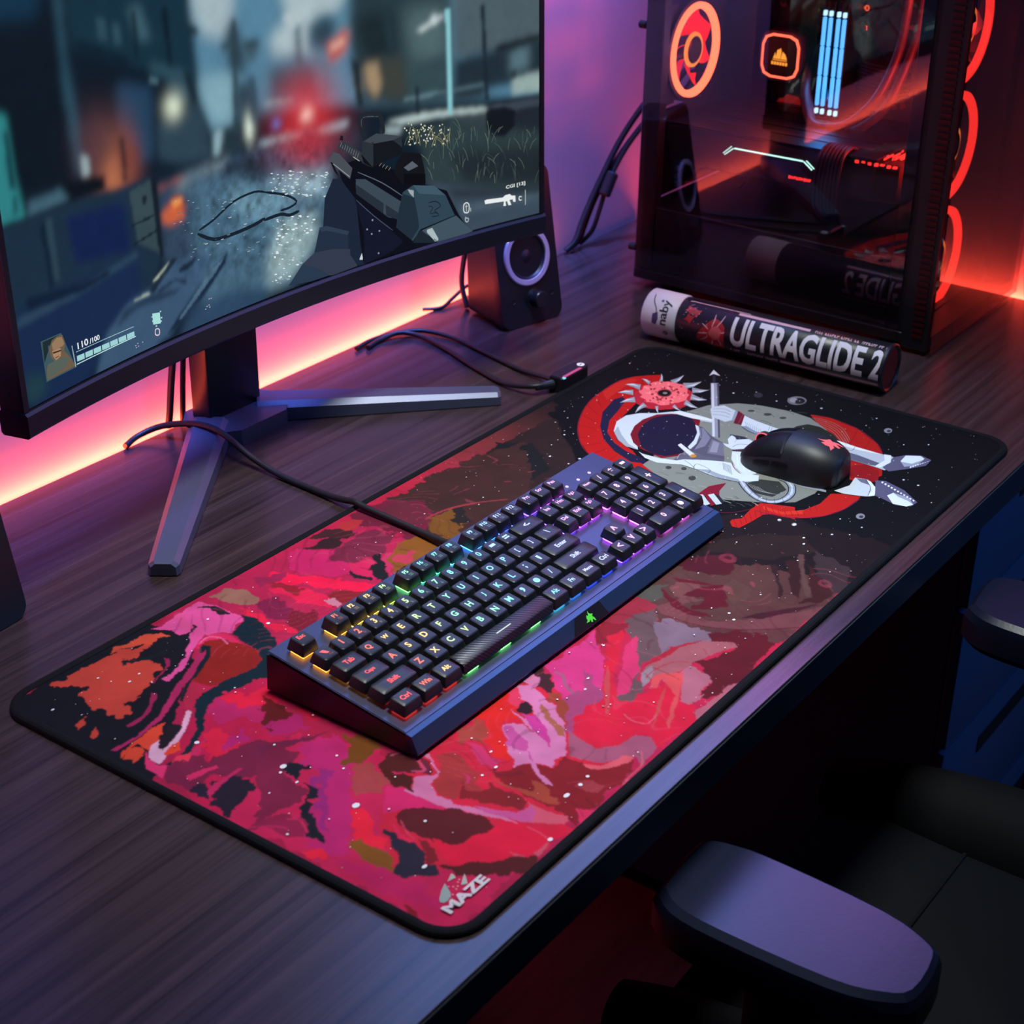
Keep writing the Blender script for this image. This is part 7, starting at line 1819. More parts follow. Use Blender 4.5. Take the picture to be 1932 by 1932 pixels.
KBl=[(-.0873,.681,.0035),(-.066,.684,.012),(-.045,.668,.030),(-.036,.640,.034),(-.0355,.612,.0275),(-.037,.585,.0195),(-.042,.52,.0045),(-.046,.46,.0035),(-.049,.427,.0045),(-.052,.41,.0085),(-.055,.355,.0085),(-.060,.315,.011),(-.064,.281,.016),(-.064,.276,.018)]
KBl=[(-.0873,.683,.0030),(-.068,.686,.006),(-.049,.676,.012),(-.0385,.650,.019),(-.0365,.622,.0232),(-.0385,.596,.0215),(-.041,.56,.010),(-.0435,.52,.0036),(-.047,.465,.0036),(-.0495,.438,.0065),(-.0512,.424,.0095),(-.0525,.408,.0085),(-.0555,.355,.0072),(-.061,.315,.009),(-.065,.285,.014),(-.0655,.277,.016)]
MB().tube([Vector(p)-Vector((KX,KY,KZ)) for p in KBl],.0031).build('usb_lead',M['cable'],kb,smooth=60)
# ================================================================== mouse
ms=thing('computer_mouse','black computer mouse with a lit pink emblem on the astronaut print','mouse',(.264,.149,.0039),(0,0,math.radians(4)))
ML,MWd,MH=.103,.064,.037
def msurf(t,a,o=0):
    """t 0 (rear) .. 1 (front); a 0 left .. pi right"""
    y=-ML/2+ML*t
    w=MWd/2*(max(0,1-abs(2*t-.92)**3.4/1.25))**.5*(1-.07*math.exp(-((t-.55)/.16)**2)) if 0<t<1 else MWd/2*.25
    h=MH*(math.sin(PI*min(1,max(0,.06+t*.94))**.72))**.62*(1-.0*t)
    h=MH*max(.15,(1-abs((t-.40)/.64)**2.5))
    if t<.02 or t>.985: w*=.8
    c,s_=math.cos(a),math.sin(a); e=.78
    x=-w*math.copysign(abs(c)**e,c); z=h*abs(s_)**e
    x+=.0
    n=Vector((x/max(w,.001)*.6,0,max(.05,s_))).normalized()
    return Vector((x,y,z))+n*o
def mpatch(t0,t1,a0,a1,o,nt=18,na=24,thick=None):
    b=MB(); V=[[b.bm.verts.new(msurf(t0+(t1-t0)*i/nt,a0+(a1-a0)*j/na,o)) for j in range(na+1)] for i in range(nt+1)]
    for i in range(nt):
        for j in range(na): b.bm.faces.new((V[i][j],V[i][j+1],V[i+1][j+1],V[i+1][j]))
    if thick: bmesh.ops.solidify(b.bm,geom=b.bm.faces[:],thickness=thick)
    return b
MM=mat('mouse_shell','15161d',.48,var=.05,scale=200)
b=MB(); rg=[]
for i in range(41):
    t=(1-math.cos(PI*i/40))/2; rg.append([msurf(t,PI*j/32) for j in range(33)])
b.loft(rg).build('shell',MM,ms,smooth=60)
mpatch(.52,.975,.50,PI/2-.06,.0006,thick=-.0012).build('left_button',MM,ms,smooth=60)
mpatch(.52,.975,PI/2+.06,PI-.50,.0006,thick=-.0012).build('right_button',MM,ms,smooth=60)
pz=msurf(.80,PI/2).z
MB().lathe((-.0035,-ML/2+ML*.80,pz-.004),(1,0,0),[(.005,0),(.0075,.0008),(.0078,.0035),(.0075,.0062),(.005,.007)],n=28,caps=True).build('scroll_wheel',[M['matte']],ms)
MB().lathe((-.0042,-ML/2+ML*.80,pz-.004),(1,0,0),[(.0071,0),(.0081,.0003),(.0081,.0009),(.0071,.0012)],n=28).build('wheel_light',E_['mlogo'],ms)
for t0,t1 in ((.44,.60),(.62,.78)): mpatch(t0,t1,.22,.36,.0007,6,6,thick=-.0016).build('side_button',M['black'],ms,smooth=60)
b=MB()
def mtop(x,y): # emblem on rear top
    t=.20-.115*y*0+ .085*(-y)*0; return None
ex_,ey_=.010,.0125
def onshell(x,y):
    t=(y+ML/2)/ML; h=msurf(t,PI/2).z; w=abs(msurf(t,0).x); c=min(.98,abs(x)/w)**(1/.78); s_=math.sqrt(max(0,1-c*c))**.78
    return Vector((x,y,h*s_+.0004))
v,t=shape_of([(x*ex_,-.034-y*ey_*-1) for x,y in SNAKE]); bb=MB(); bb.tris(v,t,onshell); bmesh.ops.subdivide_edges(bb.bm,edges=bb.bm.edges[:],cuts=2,use_grid_fill=True)
for q in bb.bm.verts: q.co=onshell(q.co.x,q.co.y)
bb.build('emblem',E_['mlogo'],ms,smooth=0)
# ================================================================== poster-style tube
A0=Vector((.4872,.446,.0262));A1=Vector((.4990,.1580,.0262)); TR=.0255
tb=thing('cardboard_tube','black printed cardboard tube with a white cap lying in front of the tower','tube',(A0.x,A0.y,0))
o0=Vector((A0.x,A0.y,0)); ax=(A1-A0).normalized(); LN=(A1-A0).length; sd=Vector((-1,0,0)); sd=(sd-ax*sd.dot(ax)).normalized(); upv=Vector((0,0,1))
def tp(l,ang,r): # l along tube, ang from the side facing the monitor upward
    return A0-o0+ax*l+(sd*math.cos(ang)+upv*math.sin(ang))*r
b=MB(); b.cyl(A0-o0+ax*.042,ax,TR,LN-.042-.004,n=64,bev=.0006); b.build('tube_body',M['label'],tb,smooth=50)
b=MB(); b.cyl(A0-o0,ax,TR+.0012,.044,n=64,bev=.0018); cap_=b.build('cap',M['white'],tb,smooth=50); tag(cap_,'white printed cap')
b=MB(); b.lathe(A0-o0+ax*(LN-.005),ax,[(TR-.002,0),(TR+.0008,.0005),(TR+.0008,.004),(TR-.001,.005),(TR-.003,.0035)],n=64); b.build('end_ring',M['black'],tb,smooth=50)
b=MB(); b.cyl(A0-o0+ax*(LN-.006),ax,TR-.003,.004,n=48); tag(b.build('end_cap',mat('red_end_disc','7a1a12',.5),tb,smooth=50),'dark red end disc')
def wrap(b,v,t,mi,r):
    """v: (l, arc metres) flat layout -> on the tube, cut fine along the arc"""
    m2=bmesh.new(); vs=[m2.verts.new((x,y,0)) for x,y in v]
    for f in t:
        try: m2.faces.new([vs[i] for i in f])
        except ValueError: pass
    ys=[p[1] for p in v]; y=min(ys)+.0018
    while y<max(ys):
        bmesh.ops.bisect_plane(m2,geom=m2.verts[:]+m2.edges[:]+m2.faces[:],plane_co=(0,y,0),plane_no=(0,1,0)); y+=.0018
    m2.verts.ensure_lookup_table(); mp_={}
    for q in m2.verts: mp_[q]=b.bm.verts.new(tp(q.co.x,q.co.y/TR,r))
    for f in m2.faces:
        fc=b.bm.faces.new([mp_[q] for q in f.verts]); fc.material_index=mi
    m2.free()
def quad(b,l0,l1,a0,a1,mi,r): wrap(b,[(l0,a0),(l1,a0),(l1,a1),(l0,a1)],[(0,1,2,3)],mi,r)
b=MB(); R1=TR+.0002
def lett(st,l0,l1,a0,a1,bold,mi,shear=.0):
    v,t=text_fit(st,l0,l1,a0,a1,bold); a=(a0+a1)/2; wrap(b,[(x+shear*(y-a),y) for x,y in v],t,mi,R1)
lett('ULTRAGLIDE 2',.1115,.286,-.0075,.0265,.030,0)
quad(b,.113,.197,.0292,.0330,1,R1); quad(b,.172,.286,-.0150,-.0113,1,R1)
rr=random.Random(6)
def smallprint(l0,l1,a0,a1):   # print too small to read in the photograph: broken strokes
    l=l0
    while l<l1:
        w=rr.uniform(.0012,.0026); k=rr.random()
        if k<.8: quad(b,l,l+w*.45,a0,a1,1,R1); quad(b,l+w*.45,l+w,a0+(a1-a0)*(.6 if k<.4 else 0),a1 if k<.4 else a0+(a1-a0)*.4,1,R1)
        l+=w+.0006
smallprint(.200,.284,.0292,.0330); smallprint(.112,.169,-.0148,-.0113)
quad(b,.052,.125,.034,.0352,1,R1)
for k in (1,):   # the same panel printed again on the back of the tube
    v,t=text_fit('ULTRAGLIDE 2',.1345,.286,-.0140,.0140,.02); wrap(b,[(.4205-x,y+PI*TR-.006) for x,y in [(p[0],-p[1]) for p in v]],t,0,R1)
    quad(b,.133,.286,PI*TR-.0235,PI*TR-.0265,1,R1); quad(b,.133,.200,PI*TR+.0125,PI*TR+.0155,1,R1)
b.build('printed_title',[M['ink'],M['pinkink']],tb,smooth=0)
# small red creature picture on the label
b=MB(); rr=random.Random(8); w0=wrap
def wrap(b,v,t,mi,r): w0(b,[(x-.0235 if x>.085 else x,y) for x,y in v],t,mi,r)
v,t=shape_of([(.095,-.002),(.106,.012),(.113,.0185),(.121,.0165),(.127,.011),(.1285,-.013),(.118,-.0135),(.104,-.0115),(.0945,-.0095)]); wrap(b,v,t,0,TR+.0002)
v,t=shape_of([(.108,.001),(.112,.008),(.118,.011),(.124,.006),(.122,-.003),(.115,-.006)]); wrap(b,v,t,1,TR+.00025)
for x0,y0,x1,y1 in ((.112,.0085,.1125,.023),(.118,.010,.1235,.024),(.108,.005,.100,.010),(.107,.001,.097,-.001),(.108,-.003,.099,-.009),(.114,-.006,.112,-.013),(.121,-.004,.1245,-.011),(.123,.004,.128,.006)):
    v,t=shape_of(ribbon([(x0,y0),((x0+x1)/2+.001,(y0+y1)/2),(x1,y1)],.0013)); wrap(b,v,t,2,TR+.0003)
for i in range(26):
    x,y=rr.uniform(.05,.084),rr.uniform(-.01,.03); v,t=shape_of([(x+.0005*math.cos(k*1.26),y+.0005*math.sin(k*1.26)) for k in range(5)]); wrap(b,v,t,2,TR+.0003)
for x,y in ((.06,.012),(.066,.02),(.058,.022)):
    v,t=shape_of([(x+(.004+.003*(k%2))*math.cos(k*.7),y+(.003+.003*(k%2))*math.sin(k*.7)) for k in range(9)]); wrap(b,v,t,0,TR+.00022)
wrap=w0
b.build('printed_picture',[M['redink'],mat('pink_creature_ink','c0505a',.45,var=.3,scale=300),M['pinkink']],tb,smooth=0)
b=MB()
def capt(st,l0,l1,a0,a1,mi=0): # lettering running around the cap
    v,t=text_fit(st,a0,a1,-(l1),-(l0),.02); wrap(b,[(-y,x) for x,y in v],t,mi,TR+.00145)
capt('naby',.0225,.036,-.002,.026); capt('o',.029,.0345,-.014,-.0085)
v,t=shape_of(ribbon(spline([(.010,.031),(.0125,.022),(.018,.014),(.019,.008)]),.001)); wrap(b,v,t,0,TR+.00145)
v,t=shape_of([(.015,.008),(.021,.011),(.0225,.004),(.020,-.003),(.015,-.002)]); wrap(b,v,t,1,TR+.00145)
v,t=shape_of([(.0225+.0016*math.cos(k*.8),.024+.0016*math.sin(k*.8)) for k in range(8)]); wrap(b,v,t,1,TR+.00145)
b.build('cap_lettering',[M['inkdark'],mat('violet_cap_ink','4a3c6c',.5)],cap_,smooth=0)
# ================================================================== computer tower
PX0,PX1,PY0,PY1,PZ1=.6105,.868,.162,.549,.455
pc=thing('computer_tower','black glass sided computer tower with red lit fans and blue memory sticks','computer',(0,0,0))
def pb(name,*boxes,m='black',bev=.001,par=None,smooth=0):
    b=MB()
    for bx in boxes: b.box(*bx,bev=bev,seg=1)
    return b.build(name,M[m] if isinstance(m,str) else m,par or pc,smooth=smooth)
pb('case_frame',(PX0+.001,PX1,PY0+.035,PY1,.010,.022),(PX0+.001,PX1,PY0+.035,PY1,PZ1-.012,PZ1),(PX1-.030,PX1,PY0+.035,PY1,.022,PZ1-.012),
   (PX0+.003,PX0+.018,PY1-.024,PY1,.022,PZ1-.012),(PX0+.003,PX0+.018,PY0+.036,PY0+.058,.022,PZ1-.012),(PX0+.018,PX1-.03,PY1-.004,PY1,.345,PZ1-.012),(PX0+.018,.625,PY1-.004,PY1,.1,.345),(.748,PX1-.03,PY1-.004,PY1,.1,.345),(.625,.748,PY1-.004,PY1,.1,.205))
for x,y in ((PX0+.03,PY0+.06),(PX1-.03,PY0+.06),(PX0+.03,PY1-.04),(PX1-.03,PY1-.04)): MB().cyl((x,y,0),(0,0,1),.012,.0105,bev=.001).build('foot',M['matte'],pc)
# front: glass sheet standing off a dark panel with side intake slots
b=MB(); b.box(PX0+.001,PX0+.012,PY0+.006,PY0+.036,.006,PZ1)
for i in range(62):
    z=.02+i*.0068; b.box(PX0-.0006,PX0+.001,PY0+.011,PY0+.024,z,z+.0036,1)
b.box(PX1-.012,PX1,PY0+.006,PY0+.036,.006,PZ1); b.box(PX0+.012,PX1-.012,PY0+.006,PY0+.036,.006,.02); b.box(PX0+.012,PX1-.012,PY0+.006,PY0+.036,PZ1-.02,PZ1)
b.build('front_frame',[M['black'],mat('slot_metal_red_glow','4a0c0c',.4,.4)],pc,smooth=0)  # red light in the slots is put into their base colour
tag(pb('front_glass',(PX0-.0005,PX1,PY0,PY0+.004,.004,PZ1),m='glass2',bev=.0008),'dark glass front panel')
tag(pb('side_glass',(PX0-.003,PX0,PY0+.040,PY1-.003,.012,PZ1-.008),m='glass',bev=.0008),'tinted glass side panel')
for z in (.047,.31): 
    MB().cyl((PX0+.004,PY1-.001,z),(0,1,0),.0045,.010,n=16,bev=.001).build('thumb_screw',M['matte'],pc)
pb('power_supply_shroud',(PX0+.006,.838,PY0+.06,PY1-.006,.022,.1005),m='satin',bev=.0012)
# fans
def fan(name,label,c,n_,r,ringm,blade,tilt0=0,par=None):
    f=MB(); nv=Vector(n_); f.lathe(c,nv,[(r,.0),(r,.006),(r*.965,.0075),(r*.88,.0075),(r*.86,.005),(r*.86,0)],n=56)
    o=f.build(name,ringm,pc); tag(o,label)
    q=MB(); w=r*1.14; ax=nv; u=ax.orthogonal().normalized(); u=Vector((1,0,0)); v=Vector((0,0,1)); P=rrect(2*w,2*w,.008,3); inn=[(r*math.cos(2*PI*i/16+PI/16),r*math.sin(2*PI*i/16+PI/16)) for i in range(16)]
    cv=Vector(c)
    q.lathe(c,nv,[(r*1.005,.004),(r*1.1,.004),(r*1.1,-.02),(r*1.005,-.02)],n=48); 
    for sx_,sz_ in ((1,1),(1,-1),(-1,1),(-1,-1)): q.box(cv.x+sx_*w*.72-.012,cv.x+sx_*w*.72+.012,cv.y+.001,cv.y+.02,cv.z+sz_*w*.72-.012,cv.z+sz_*w*.72+.012)
    q.build('frame',M['black'],o)
    h=MB(); h.lathe(c,nv,[(r*.29,-.012),(r*.29,.004),(r*.25,.0055),(.0001,.0055)]); hb_=h.build('hub',M['satin'],o)
    g2=MB(); g2.lathe(c,nv,[(r*.37,.001),(r*.37,.003),(r*.30,.0042),(r*.29,.004)]); g2.build('hub_light',E_['hubglow'],o)
    bl=MB()
    for k in range(7):
        a0=tilt0+2*PI*k/7; rg=[]
        for i in range(6):
            rr_=r*(.34+.5*i/5); a=a0+.5*(i/5)**1.2; da=.36+.10*i/5
            p0=cv+u*(rr_*math.cos(a))+v*(rr_*math.sin(a))+nv*.001; p1=cv+u*(rr_*math.cos(a+da))+v*(rr_*math.sin(a+da))+nv*(-.010); pm_=(p0+p1)/2-nv*.0015
            rg.append([p0,pm_,p1,p1-nv*.0012,pm_-nv*.0012,p0-nv*.0012])
        bl.loft(rg)
    bl.build('blades',blade,o)
    return o
fan('rear_fan','round fan with a glowing orange red ring',(.686,.529,.2735),(0,-1,0),.0545,E_['fan'],E_['fanblade'])
for z in (.075,.205,.335): fan('front_fan','red ringed fan behind the front glass',(.722,.214,z+.0),(0,-1,0),.0605,E_['fan2'],M['black'],.3)
# motherboard and its parts
mbd=pb('motherboard',(.828,.834,.275,PY1-.008,.112,.432),m='pcb',bev=0)
b=MB(); rr=random.Random(2)
for i in range(150):
    y,z=rr.uniform(.285,.53),rr.uniform(.12,.425); w,h=rr.uniform(.002,.008),rr.uniform(.002,.008); b.box(.824-rr.uniform(0,.004),.829,y,y+w,z,z+h,rr.choice((0,0,0,1)))
b.build('board_components',[M['heat'],mat('violet_component','4a2c48',.4)],mbd,smooth=0)
b=MB(); b.prism([(.50,.20),(.541,.20),(.541,.43),(.515,.43),(.515,.35),(.50,.33)],.785,.828,lambda y,z,x:Vector((x,y,z))); b.build('port_cover',M['heat'],mbd,smooth=0)
b=MB(); b.prism([(.40,.36),(.505,.36),(.505,.385),(.40,.385)],.80,.828,lambda y,z,x:Vector((x,y,z)))
for i in range(9): b.box(.793,.80,.405+i*.011,.409+i*.011,.361,.384)
b.build('heatsink',M['heat'],mbd,smooth=0)
# cooler pump
pcx,pcy,pcz=.786,.4642,.2575
oct_=rrect(.050,.052,.013,2); b=MB()
fpp=lambda k,dx:[Vector((pcx+dx,pcy-a*k,pcz+c*k)) for a,c in oct_]
b.loft([fpp(1.18,.03),fpp(1.18,.006),fpp(1.12,.0005)]); pump=b.build('cooler_pump',mat('pump_housing','4a3a58',.35,.5),pc,smooth=30)
b=MB(); b.loft([fpp(1.0,.0003),fpp(1.0,-.0012),fpp(.90,-.0012),fpp(.90,.0003)],cap0=False,cap1=False); b.build('ring_light',E_['pump'],pump,smooth=0)
b=MB(); b.loft([fpp(.9,.0004),fpp(.9,-.0006)]); b.build('display_face',M['black'],pump,smooth=0)
fl_=lambda y,z:Vector((pcx-.0011,pcy-y,pcz+z))
b=MB()
for s_ in ([(-.009,-.003),(-.0065,.0045),(-.005,-.003)],[(-.0055,-.003),(-.004,.0075),(-.001,.0085),(.0005,.0100),(.0015,.006),(.0005,-.003)],[(.001,-.003),(.003,.006),(.007,.003),(.0095,-.003)],[(-.0095,-.0040),(.0095,-.0040),(.0095,-.0050),(-.0095,-.0050)]): b.flat(s_,fl_)
for i in range(6): b.flat([(-.011+i*.0037,-.0065),(-.0082+i*.0037,-.0065),(-.0082+i*.0037,-.0102),(-.011+i*.0037,-.0102)],fl_)
b.build('emblem',E_['gold'],pump,smooth=0)
# memory
for i in range(4):
    y=.4080-i*.0076-(.0022 if i>1 else 0)
    st=pb('memory_stick',(.783,.829,y-.0033,y+.0033,.196,.330),m='heat',bev=.0004)
    b=MB()
    for z0,z1 in ((.209,.2425),(.2445,.277),(.279,.3105)): b.box(.7785,.783,y-.0019,y+.0019,z0,z1+.0012,bev=.0006,seg=1)
    b.build('light_bar',E_['ram'],st,smooth=0)
    b=MB(); b.box(.7785,.783,y-.0019,y+.0019,.3135,.3195,bev=.0006,seg=1); b.box(.7785,.783,y-.0019,y+.0019,.1995,.2055,bev=.0006,seg=1); b.build('light_tip',E_['ramtip'],st,smooth=0)
# graphics card
gx0=.655
gp=pb('graphics_card',(gx0,.826,.270,.539,.146,.1915),m='satin',bev=.002)
b=MB(); b.box(gx0-.0005,.826,.268,.541,.1916,.1945,0,bev=.0006,seg=1)
for i in range(5): b.box(gx0+.03+i*.03,gx0+.04+i*.03,.29,.50,.1945,.1952,1)
b.build('backplate',[mat('dark_red_backplate','3c2030',.3,.6),M['heat']],gp,smooth=0)
gl=lambda y,z:Vector((gx0-.0009,y,z))
def bar(p,w,mi=0,bb=None):
    bb.prism(ribbon(p,w),-.0012,0,lambda y,z,d:Vector((gx0+d,y,z)),mi)
b=MB(); bar([(.446,.1768),(.3575,.1772)],.0024,0,b); bar([(.4475,.1765),(.4585,.1675)],.0016,0,b); bar([(.4500,.1785),(.4605,.1690)],.0012,0,b); bar([(.3565,.1768),(.3455,.1690)],.0016,0,b); bar([(.3535,.1785),(.3430,.1708)],.0012,0,b)
b.build('light_bar',E_['gpu'],gp,smooth=0)
v,t=text_fit('GEFORCE',-.372,-.348,.1545,.1580,.02)
b=MB()
for i in range(9): b.prism([(.374-.0032*i,.1545),(.374-.0032*i,.158),(.3715-.0032*i,.158-(i%2)*.001),(.3715-.0032*i,.1545+(i%3)*.0006)],-.0006,0,lambda y,z,d:Vector((gx0+d,y,z)))
b.build('lit_lettering',E_['redled'],gp,smooth=0)
b=MB()
for i in range(16): b.box(gx0+.004,.82,.243+i*.0017,.2437+i*.0017,.147,.19)
b.build('cooler_fins',mat('copper_fins','5a3430',.3,.8),gp,smooth=0)
b=MB(); rr=random.Random(4)
for i in range(12): b.box(gx0+.006+rr.random()*.05,gx0+.012+rr.random()*.055,.268-i*.0019,.2692-i*.0019,.192,.1945,bev=.0003,seg=1)
for i in range(7):
    y=.29-i*.0075; b.box(gx0-.001,gx0+.003,y,y+.0028+.002*rr.random(),.1865+.002*rr.random(),.190,bev=.0003,seg=1)
b.build('red_components',E_['redled'],gp,smooth=0)
# water hoses
for k,(dx,dz) in enumerate(((0,0),(.014,-.013))):
    pts=[(.812,.438,.262-.014*k),(.790,.428,.245+dz),(.762+dx,.416,.222+dz),(.742+dx,.396,.1985+dz*.9),(.742+dx,.372,.1955+dz*.9),(.744+dx,.345,.206+dz),(.748+dx,.318-.006*k,.238+dz),(.754+dx,.302-.010*k,.285),(.758+dx,.298-.012*k,.33),(.76+dx,.297-.013*k,.40),(.76+dx,.297-.013*k,.44)]
    MB().tube(pts,.0052,n=14).build('water_hose',mat('braided_hose','2c2638',.4,var=.3,scale=300,bump=.3),pc,smooth=60)
# ribbed cable bundles
for i in range(9):
    z=.262-i*.0042; MB().tube([(.822,.372,z),(.805,.371,z+.001),(.796,.360,z+.002),(.795,.342,z),(.80,.320,z-.001),(.822,.312,z-.002)],.0017,n=8,sub=5).build('power_cable',M['cable'],pc)
for i in range(7):
    y=.333-i*.0046; MB().tube([(gx0+.03,y,.1925),(gx0+.012,y,.1985),(gx0-.006,y+.0005,.193),(gx0-.012,y+.001,.176),(gx0-.012,y+.002,.152),(gx0-.004,y+.003,.128),(gx0+.03,y+.004,.104)],.0020,n=8,sub=5).build('braided_cable',mat('braided_black_cable','241f33',.45,var=.4,scale=500),pc)
# rear slot covers, drive cables and small lights
b=MB()
for i in range(4): b.box(.690,.775,PY1-.007,PY1-.004,.105+i*.010,.1105+i*.010,bev=.0004,seg=1)
b.build('slot_cover',mat('red_lit_slot_metal','5c3038',.35,.6),pc,smooth=0)
MB().tube([(.745,.525,.155),(.735,.50,.16),(.73,.478,.145),(.732,.468,.122),(.74,.48,.105)],.003,n=10).build('loose_cable',M['cable'],pc)
v,t=text_fit('00',-.006,.006,-.0035,.0035,.03); b=MB(); b.tris(v,t,lambda y,z:Vector((.8235,.379-y,.3195+z))); b.build('digit_display',E_['disp'],mbd,smooth=0)
MB().lathe((.822,.3765,.297),(-1,0,0),[(.0055,0),(.0055,.002),(.004,.003),(.0001,.003)],n=20).build('round_emblem',M['chrome'],mbd)
b=MB(); f2=lambda y,z:Vector((.8215,.463-y,.194+z))
for s_ in ([(-.022,-.004),(-.017,.004),(-.010,.006),(-.006,.011),(.010,.010),(.016,.003),(.021,-.004)],): b.flat(s_,f2)
b.build('board_emblem',mat('dim_red_emblem','500808',.5,emit=(1,.03,.03),es=.25),mbd,smooth=0)
for y,z in ((.345,.128),(.322,.122),(.31,.126)): MB().box(.815,.82,y,y+.004,z,z+.002,bev=.0004,seg=1).build('status_light',E_['blue'],mbd,smooth=0)
b=MB()
for i in range(26): b.box(.614,.6165,.5275-.0*i,.5305,.13+i*.0072,.1335+i*.0072)
b.build('frame_grommets',mat('red_lit_grommet','3a1418',.4),pc,smooth=0)
# ================================================================== office chair
CFx,CFy=.04,-.20
ch=thing('office_chair','dark gaming chair with padded armrests pushed up to the desk','chair',(CFx,CFy,-DESK))
def cl(x,y,z): return Vector((x-CFx,y-CFy,z+DESK))
def pad(b,outl,z0,z1,r,mi=0,top=.85):
    cx=sum(p[0] for p in outl)/len(outl);cy=sum(p[1] for p in outl)/len(outl)
    rg=[]
    for k,z in ((.9,z0),(1,z0+r*.6),(1,z1-r),(.97,z1-r*.35),(top,z1)): rg.append([cl(cx+(x-cx)*k,cy+(y-cy)*(k if k>.95 else (k+1)/2),z) for x,y in outl])
    b.loft(rg,mi); return b
def armrest(x0,x1,y0,y1,zt,name='armrest'):
    ol=[(x0+.018,y1),(x1-.018,y1+.004),(x1-.003,y1-.02),(x1,y1-.06),(x1-.004,y0+.05),(x1-.016,y0+.012),(x1-.03,y0),(x0+.03,y0-.002),(x0+.014,y0+.014),(x0+.003,y0+.05),(x0,y1-.06),(x0+.004,y1-.02)]
    ol=[tuple(v)[:2] for v in [Vector(p) for p in spline(ol+[ol[0]],3)[:-1]]]
    b=MB(); pad(b,ol,zt-.040,zt,.012,top=.86); o=b.build(name,M['armpad'],ch,smooth=14)
    m=MB(); cx=(x0+x1)/2; m.box(*[v for p in zip(cl(cx-.028,y0+.05,zt-.05),cl(cx+.028,y1-.05,zt-.034)) for v in p],bev=.004); m.box(*[v for p in zip(cl(cx-.02,y0+.07,zt-.27),cl(cx+.02,y0+.125,zt-.045)) for v in p],bev=.006); m.build('support',M['black'],o,smooth=30)
    return o
armrest(-.262,-.160,-.210,-.016,-.079); armrest(.247,.345,-.236,-.036,-.079)
sz=-.285
seat=[(-.16,.035),(.20,.045),(.255,.02),(.26,-.35),(.24,-.42),(-.17,-.42),(-.20,-.35),(-.205,.0)]
seat=spline(seat+[seat[0]],4)[:-1]
so=pad(MB(),seat,sz-.09,sz,.03,top=.9).build('seat_cushion',M['leather'],ch,smooth=60)
MB().tube([cl(-.12,-.10,sz+.0005),cl(0,-.10,sz+.0010),cl(.21,-.10,sz+.0005)],.0022,n=8).build('seam',M['leather'],so)
for sgn,xc in ((-1,-.165),(1,.222)):
    b=MB(); rg=[]
    for t in np.linspace(0,1,15):
        y=.055-.46*t; k=math.sin(PI*min(1,max(0,.06+t*.88)))**.45; xx=xc+sgn*.02*t
        rg.append([cl(xx+.052*k*math.cos(a),y,sz-.012+(.062*k)*math.sin(a)) for a in np.linspace(0,2*PI,17)[:-1]])
    bo=b.loft(rg).build('side_bolster',M['leather'],ch,smooth=60)
    if sgn<0: MB().tube([cl(xc+sgn*.052+sgn*.02*t,.055-.46*t,sz+.008+.03*math.sin(PI*min(1,.1+t))) for t in np.linspace(.03,.95,9)],.0028,n=8).build('piping',M['redpipe'],bo)
# backrest with wings
b=MB(); rg=[]
for z,w,y in ((-.24,.20,-.43),(-.05,.24,-.455),(.12,.27,-.485),(.30,.26,-.52),(.40,.20,-.545)):
    rg.append([cl(.03+w*math.sin(a),y+.055*math.cos(a)+.05*abs(math.sin(a))**4,z) for a in np.linspace(0,2*PI,25)[:-1]])
bk=b.loft(rg).build('backrest',M['leather'],ch,smooth=60)
MB().tube([cl(.03-.235,-.40,-.2),cl(.03-.26,-.41,-.05),cl(.03-.28,-.44,.12),cl(.03-.27,-.475,.3)],.003,n=8).build('piping',M['redpipe'],bk)
b=MB(); b.cyl(cl(.03,-.19,-.69),(0,0,1),.028,.33); b.cyl(cl(.03,-.19,-.69),(0,0,1),.045,.05); b.build('gas_column',M['black'],ch)
b=MB()
for k in range(5):
    a=.3+2*PI*k/5; b.tube([cl(.03,-.19,-.66),cl(.03+.16*math.cos(a),-.19+.16*math.sin(a),-.668),cl(.03+.30*math.cos(a),-.19+.30*math.sin(a),-.69)],.018)
st_=b.build('star_base',M['black'],ch,smooth=60)
for k in range(5):
    a=.3+2*PI*k/5; b=MB(); c=cl(.03+.30*math.cos(a),-.19+.30*math.sin(a),-DESK+.028)
    for s_ in (-.012,.012): b.cyl(c+Vector((-math.sin(a)*s_-math.sin(a)*-.008,math.cos(a)*s_+math.cos(a)*-.008,0)),(-math.sin(a),math.cos(a),0),.027,.016,n=20,bev=.003)
    b.build('caster',M['matte'],ch)
b=MB(); b.box(*[v for p in zip(cl(-.08,-.32,-.40),cl(.14,-.08,-.372)) for v in p],bev=.006); b.build('seat_mechanism',M['black'],ch,smooth=0)
# ================================================================== lights
def area(name,loc,tgt,sx_,sy_,power,col,spread=180):
    l=bpy.data.lights.new(name,'AREA'); l.shape='RECTANGLE'; l.size=sx_; l.size_y=sy_; l.energy=power; l.color=col; l.spread=math.radians(spread)
    o=bpy.data.objects.new(name,l); COL.objects.link(o); o.location=loc
    d=(Vector(tgt)-Vector(loc)).normalized(); x=Vector((1,0,0)); 
    if abs(d.x)>.9: x=Vector((0,1,0))   # long side along the wall
    z=-d; x=(x-z*x.dot(z)).normalized(); y=z.cross(x); o.matrix_world=Matrix.Translation(loc)@Matrix((x,y,z)).transposed().to_4x4(); return o
area('led_strip_lamp',(-.72,.6905,-.012),(-.72,.6935,1),2.7,.010,LED_P,(1,.095,.035))
area('led_strip_lamp',(.8655,.31,-.012),(.8685,.31,1),.010,.60,LEDR_P,(1,.06,.025))
